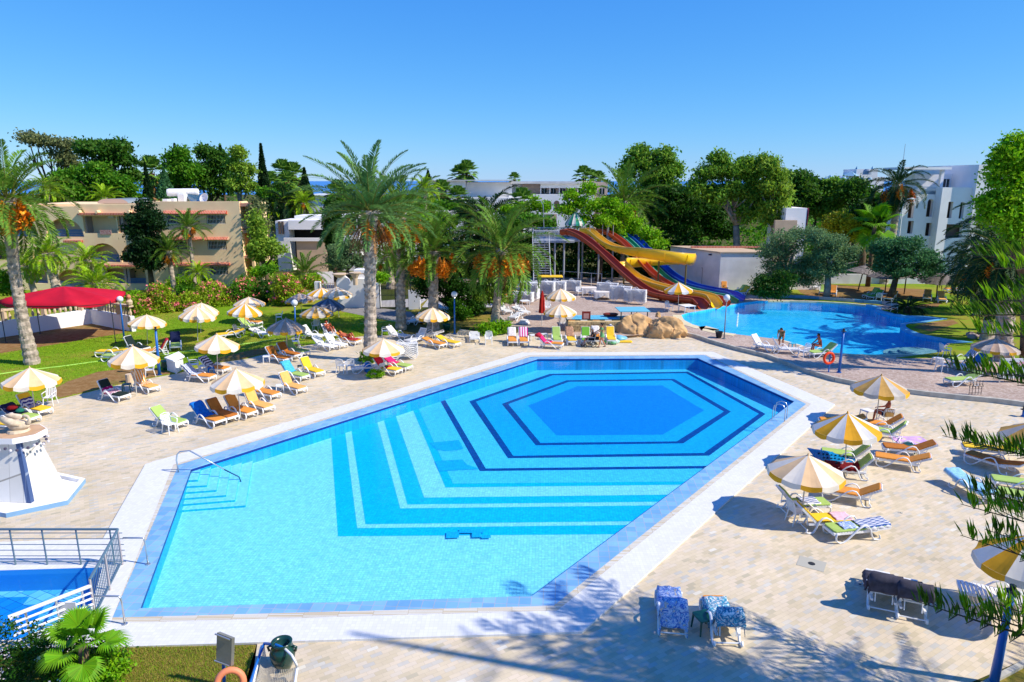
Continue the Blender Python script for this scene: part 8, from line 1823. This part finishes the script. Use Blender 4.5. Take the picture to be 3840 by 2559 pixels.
# landscape stones on the right lawn mound
rnd=random.Random(6)
for i in range(14):
    p=G('N',760+rnd.random()*420,20+rnd.random()*110,T); blob('garden_stone',f'pale garden stone in the shaded heap at the right, stone {i}' if False else 'pale rough stone in the shaded heap below the dark palms','stone',(p.x,p.y,T+.1),rnd.uniform(.2,.4),rnd.uniform(.2,.35),rnd.uniform(.12,.25),mat('pale_stone',lin(190,170,165,.7),.9),i)['group']='stones in the shaded heap'
# ---------------------------------------------------------------- PEOPLE
SKIN=mat('skin',lin(206,140,104,.85),.6); SKINR=mat('skin_tanned',lin(200,104,72,.8),.6); SKIND=mat('skin_brown',lin(130,78,50,.7),.6); HAIRD=mat('hair_dark',lin(40,26,20,.5),.7); HAIRG=mat('hair_grey',lin(205,205,210,.75),.8)
def skin_mesh(name,verts,edges,radii,mt,parent,root=0,sub=2):
    me=bpy.data.meshes.new(name); me.from_pydata([tuple(v) for v in verts],edges,[]); me.materials.append(mt); o=link(name,me,parent)
    m=o.modifiers.new('skin','SKIN'); 
    if not me.skin_vertices: 
        bm=bmesh.new(); bm.from_mesh(me); bm.verts.layers.skin.verify(); bm.to_mesh(me); bm.free()
    for i,r in enumerate(radii):
        sv=me.skin_vertices[0].data[i]; rr=r if isinstance(r,tuple) else (r,r); sv.radius=rr; sv.use_root=(i==root)
    m.use_smooth_shade=True; s=o.modifiers.new('sub','SUBSURF'); s.levels=sub; s.render_levels=sub; return o
def person(label,loc,yaw,J,skin,hair=HAIRD,top=None,bottom=None,shoes=None,bob=False,scale=1.0,topname='shirt'):
    """J: joints in local space (+y is forwards)"""
    root=thing('person',label,'person',loc,yaw); root.scale=(scale,)*3; V={k:Vector(v) for k,v in J.items()}
    vs=[];es=[];rs=[];ix={}
    def add(k,p,r,par=None):
        ix[k]=len(vs); vs.append(p); rs.append(r)
        if par is not None: es.append((ix[par],ix[k]))
    add('pel',V['pel'],(.15,.11)); add('waist',V['pel'].lerp(V['neck'],.38),(.13,.10),'pel'); add('chest',V['pel'].lerp(V['neck'],.75),(.165,.115),'waist'); add('neck',V['neck'],(.055,.055),'chest')
    hd=(V['head']-V['neck']).normalized(); add('skull0',V['neck'].lerp(V['head'],.45),(.06,.065),'neck'); add('skull1',V['head'],(.082,.1),'skull0'); add('skull2',V['head']+hd*.09,(.06,.075),'skull1')
    f=Vector(J.get('face',(0,1,0))).normalized()
    for s in ('l','r'):
        add('sh'+s,V['sh'+s],.055,'chest'); add('el'+s,V['el'+s],.04,'sh'+s); add('wr'+s,V['wr'+s],.026,'el'+s)
        d=(V['wr'+s]-V['el'+s]).normalized(); side=d.cross(Vector((0,0,1))); side=side.normalized() if side.length>.05 else Vector((1,0,0)); up=side.cross(d)
        add('pa'+s,V['wr'+s]+d*.06,(.034,.018),'wr'+s)
        for k,(a,ln) in enumerate(((-.028,.075),(-.01,.085),(.01,.08),(.028,.062))):
            b0=V['wr'+s]+d*.095+side*a; add(f'f{k}{s}',b0,.009,'pa'+s); add(f'g{k}{s}',b0+d*ln*.5-up*.008,.0085,f'f{k}{s}'); add(f'h{k}{s}',b0+d*ln*.85-up*.03,.007,f'g{k}{s}')
        add('t0'+s,V['wr'+s]+d*.05+side*(-.042),.011,'pa'+s); add('t1'+s,V['wr'+s]+d*.09+side*(-.062)-up*.01,.009,'t0'+s)
        add('hp'+s,V['hp'+s],.085,'pel'); add('th'+s,V['hp'+s].lerp(V['kn'+s],.4),.078,'hp'+s); add('kn'+s,V['kn'+s],.052,'th'+s); add('ca'+s,V['kn'+s].lerp(V['an'+s],.35),.052,'kn'+s); add('an'+s,V['an'+s],.034,'ca'+s); add('to'+s,V['to'+s],(.035,.022),'an'+s)
    skin_mesh('body',vs,es,rs,skin,root,0,2)
    # face: nose, ears, eyes
    side=f.cross(Vector((0,0,1))).normalized(); hp_=V['head']; b=MB(); b.lathe([(0,0)],3) if False else None
    nb=MB().tube([hp_+f*.085+Vector((0,0,.02)),hp_+f*.115+Vector((0,0,-.02))],[.01,.018],6); 
    for k in (-1,1): nb.tube([hp_+side*.078*k+Vector((0,0,-.02)),hp_+side*.09*k+Vector((0,0,.02))],[.014,.018],6)
    nb.build('face',skin,root,smooth=True)
    eb=MB(); 
    for k in (-1,1): eb.tube([hp_+f*.088+side*.032*k+Vector((0,0,.015)),hp_+f*.094+side*.032*k+Vector((0,0,.015))],[.012,.006],6)
    eb.tube([hp_+f*.092-side*.02+Vector((0,0,-.045)),hp_+f*.092+side*.02+Vector((0,0,-.045))],.006,5); eb.build('eyes',mat('eye_dark',lin(50,30,28,.6),.4),root)
    if hair:
        bm=bmesh.new(); bmesh.ops.create_icosphere(bm,subdivisions=3,radius=1)
        for v in bm.verts:
            q=Vector(v.co); fr=q.dot(f)
            if fr>.25 and q.z<.55: v.co=q*.6
            v.co=Vector((v.co.x*.098,v.co.y*.108,v.co.z*.118))+hd*.035-f*.018
            if v.co.z<-.05 and not bob: v.co.z=-.05
        me=bpy.data.meshes.new('hair'); bm.to_mesh(me); bm.free(); me.materials.append(hair); me.polygons.foreach_set('use_smooth',[True]*len(me.polygons)); o=link('hair',me,root); o.location=V['head']
        if bob: MB().tube([V['head']-f*.1+Vector((0,0,.06)),V['head']-f*.14+Vector((0,0,.08)),V['head']-f*.17+Vector((0,0,.05))],[.03,.045,.02],7).build('hair_bun',hair,root,smooth=True)
    if top:
        m,sl=top; v2=[V['pel'].lerp(V['neck'],-.02 if sl>1 else .1),V['pel'].lerp(V['neck'],.4),V['pel'].lerp(V['neck'],.76),V['neck'].lerp(V['pel'],.06)]; e2=[(0,1),(1,2),(2,3)]; r2=[(.175,.135),(.15,.12),(.185,.135),(.075,.07)]
        for s in ('l','r'):
            v2+= [V['sh'+s],V['sh'+s].lerp(V['el'+s],min(1,sl)*.6 if sl<=1 else .55)]; n=len(v2); e2+=[(2,n-2),(n-2,n-1)]; r2+=[.07,.062]
        if sl>1: v2.append(V['pel']+Vector((0,0,-.13 if sl==2 else -.02))); e2.append((0,len(v2)-1)); r2.append((.18,.14))
        skin_mesh(topname,v2,e2,r2,m,root,0,2)
    if bottom:
        m,ln=bottom; v2=[V['pel'].lerp(V['neck'],.12),V['pel']]; e2=[(0,1)]; r2=[(.14,.115),(.165,.125)]
        for s in ('l','r'): v2+=[V['hp'+s],V['hp'+s].lerp(V['kn'+s],ln)]; n=len(v2); e2+=[(1,n-2),(n-2,n-1)]; r2+=[.1,.098-.035*ln]
        skin_mesh('shorts' if ln<.8 else 'trousers',v2,e2,r2,m,root,1,2)
    if shoes:
        b=MB()
        for s in ('l','r'): d=(V['to'+s]-V['an'+s]); b.tube([V['an'+s]-Vector((d.x,d.y,0))*.35-Vector((0,0,.045)),V['an'+s]-Vector((0,0,.05)),V['to'+s]+Vector((d.x,d.y,0))*.3-Vector((0,0,.005))],[.03,.042,.034],7,sy=.55)
        b.build('shoes',shoes,root,smooth=True)
    return root
GRN_S=mat('shirt_green',lin(130,196,120,.8),.9,var=.06,vs=6)
# walker pushing a wheelchair; faces -x (left)
wk=G('C',1120,742); Y0=R(90)
person('person in a light green shirt pushing the wheelchair along the poolside',wk,R(90),dict(pel=(0,0,.88),neck=(0,.04,1.38),head=(0,.07,1.52),face=(0,1,-.15),shl=(-.17,.02,1.33),shr=(.17,.02,1.33),ell=(-.2,.2,1.12),elr=(.2,.2,1.12),wrl=(-.17,.42,1.02),wrr=(.17,.42,1.02),hpl=(-.09,0,.85),hpr=(.09,0,.85),knl=(-.09,.14,.47),knr=(.09,-.03,.47),anl=(-.09,.22,.08),anr=(.09,-.24,.1),tol=(-.09,.37,.03),tor=(.09,-.12,.03)),SKIN,HAIRD,(GRN_S,2),(GRN_S,.2),IRON,bob=True,scale=1.02)
wc=G('C',1022,738); wcr=thing('wheelchair','black wheelchair pushed along the poolside','wheelchair',wc,R(90))
TIRE=mat('tyre_black',lin(30,30,32,.5),.7); FAB=mat('chair_black_fabric',lin(36,38,46,.5),.8)
for k in (-1,1):
    for (y_,z_,r_) in ((-.12,.2,.19),(.42,.13,.12)):
        o=torus(MB(),r_-.02,.022,20,6).build('wheel',TIRE,wcr,smooth=True); o.location=(.28*k,y_,z_); o.rotation_euler=(0,R(90),0)
        b=MB()
        for a in range(5): b.tube([(0,0,0),((r_-.03)*math.cos(a*1.257),(r_-.03)*math.sin(a*1.257),0)],.008,4)
        b.build('spokes',METAL,o)
b=MB()
for k in (-1,1): b.tube([(.26*k,.45,.15),(.26*k,.4,.48),(.26*k,-.18,.48),(.26*k,-.26,.95),(.26*k,-.42,.98)],.016,6).tube([(.26*k,-.12,.2),(.26*k,-.18,.48)],.015,5).tube([(.26*k,-.2,.7),(.26*k,.25,.7),(.26*k,.28,.48)],.018,6).tube([(.2*k,.42,.42),(.2*k,.62,.14)],.014,5)
b.build('frame',METAL,wcr); MB().rbox(-.24,-.18,.46,.24,.36,.52,.03).build('seat',FAB,wcr); b=MB(); b.add([(-.25,-.19,.5),(.25,-.19,.5),(.25,-.27,.95),(-.25,-.27,.95),(-.25,-.23,.5),(.25,-.23,.5),(.25,-.31,.95),(-.25,-.31,.95)],[(0,1,2,3),(7,6,5,4),(0,3,7,4),(1,5,6,2),(3,2,6,7)]); b.build('backrest',FAB,wcr)
MB().box(-.2,.55,.1,.2,.72,.12).build('footrest',IRON,wcr); MB().lathe([(0,0),(.16,0),(.18,.18),(0,.2)],10,0,(0,-.36,.5)).build('bag',FAB,wcr)
seatJ=dict(pel=(0,-.05,.6),neck=(0,-.1,1.08),head=(0,-.06,1.24),face=(0,1,-.2),shl=(-.17,-.09,1.03),shr=(.17,-.09,1.03),ell=(-.24,-.02,.8),elr=(.24,-.02,.8),wrl=(-.18,.22,.74),wrr=(.18,.22,.74),hpl=(-.09,-.02,.58),hpr=(.09,-.02,.58),knl=(-.1,.4,.6),knr=(.1,.4,.6),anl=(-.1,.55,.2),anr=(.1,.55,.2),tol=(-.1,.7,.16),tor=(.1,.7,.16))
person('grey-haired person in dark clothes sitting in the wheelchair',wc,R(90),seatJ,SKIN,HAIRG,(FAB,2),(FAB,.97),IRON,scale=.97)
b=MB(); 
# man on the lounger by the curved pool, legs to the left (towards the foot), facing left
at,yw,bk=sunC
sitL=dict(pel=(0,0,.5),neck=(0,.12,1.0),head=(0,.2,1.15),face=(0,1,-.3),shl=(-.18,.12,.94),shr=(.18,.12,.94),ell=(-.22,.3,.72),elr=(.22,.3,.72),wrl=(-.08,.5,.62),wrr=(.08,.5,.62),hpl=(-.1,.02,.48),hpr=(.1,.02,.48),knl=(-.12,.46,.52),knr=(.12,.46,.52),anl=(-.12,.52,.1),anr=(.12,.52,.1),tol=(-.12,.66,.05),tor=(.12,.66,.05))
p=G('D',470,790,T); person('dark-haired bare-chested man sitting on a lounger beside the curved pool',(p.x,p.y-.1,T),R(90),sitL,SKINR,HAIRD,None,(IRON,.35))
p=G('D',145,760,T); CAMO=mat('camouflage',lin(70,74,50,.5),.9,col2=lin(170,165,130,.7),vs=9)
person('person in patterned dark green clothes bending down at the curved pool',(p.x,p.y+.5,T),R(150),dict(pel=(0,0,.9),neck=(0,.35,1.22),head=(0,.45,1.28),face=(0,.6,-.8),shl=(-.17,.32,1.18),shr=(.17,.32,1.18),ell=(-.2,.45,.92),elr=(.2,.45,.92),wrl=(-.14,.52,.68),wrr=(.14,.52,.68),hpl=(-.1,0,.87),hpr=(.1,0,.87),knl=(-.11,.05,.48),knr=(.11,.05,.48),anl=(-.11,-.02,.08),anr=(.11,-.02,.08),tol=(-.11,.12,.03),tor=(.11,.12,.03)),SKIN,HAIRD,(CAMO,2),(CAMO,.95),IRON)
# sunbathers: on the loungers, knees up, feet at +x of the lounger
lieJ=dict(pel=(0,.0,.5),neck=(0,-.46,.74),head=(0,-.6,.84),face=(0,.5,.8),shl=(-.17,-.42,.7),shr=(.17,-.42,.7),ell=(-.3,-.2,.62),elr=(.3,-.2,.62),wrl=(-.18,.02,.62),wrr=(.18,.02,.62),hpl=(-.09,.02,.48),hpr=(.09,.02,.48),knl=(-.1,.38,.82),knr=(.1,.38,.82),anl=(-.1,.62,.46),anr=(.1,.62,.46),tol=(-.1,.76,.43),tor=(.1,.76,.43))
at,yw,bk=sunA; person('sunbathing person in dark swimwear lying with raised knees on the red towel',at+Vector((math.cos(yw)*-.12,math.sin(yw)*-.12,-.02)),yw-R(90),lieJ,SKINR,HAIRD,None,(IRON,.12))
readJ=dict(lieJ); readJ.update(neck=(0,-.36,.9),head=(0,-.42,1.05),face=(0,1,-.2),shl=(-.17,-.34,.86),shr=(.17,-.34,.86),ell=(-.24,-.1,.78),elr=(.24,-.1,.78),wrl=(-.08,.06,.96),wrr=(.08,.06,.96))
at,yw,bk=sunB; person('dark-haired person reading with raised knees under the yellow and grey parasol',at+Vector((math.cos(yw)*-.12,math.sin(yw)*-.12,-.02)),yw-R(90),readJ,SKINR,HAIRD,None,(IRON,.2))
# seated man under the ochre parasol, in the chair seen from behind
p=ch.location; sitC=dict(pel=(0,0,.52),neck=(0,-.06,1.02),head=(0,-.03,1.18),face=(0,1,-.1),shl=(-.21,-.05,.96),shr=(.21,-.05,.96),ell=(-.3,.08,.74),elr=(.3,.08,.74),wrl=(-.2,.32,.7),wrr=(.2,.32,.7),hpl=(-.11,.02,.5),hpr=(.11,.02,.5),knl=(-.14,.44,.54),knr=(.14,.44,.54),anl=(-.14,.48,.1),anr=(.14,.48,.1),tol=(-.14,.62,.05),tor=(.14,.62,.05))
person('large tanned bare-chested man sitting in the armchair under the ochre parasol',(p.x,p.y+.0,0),R(60),sitC,SKINR,HAIRG,None,(TW['navy'],.5),scale=1.05)
o_=tag(MB().rbox(-.2,.0,.0,.2,.05,.42,.03).build('seat_cushion',stripe_mat('tan_slats',[lin(215,175,110,.8),lin(170,125,70,.7)],.06,'X'),loc=(p.x,p.y-.28,.46)),'tan slatted back cushion on the white armchair','cushion')
# parasol shade partner outside the right edge keeps its shadow on the paving
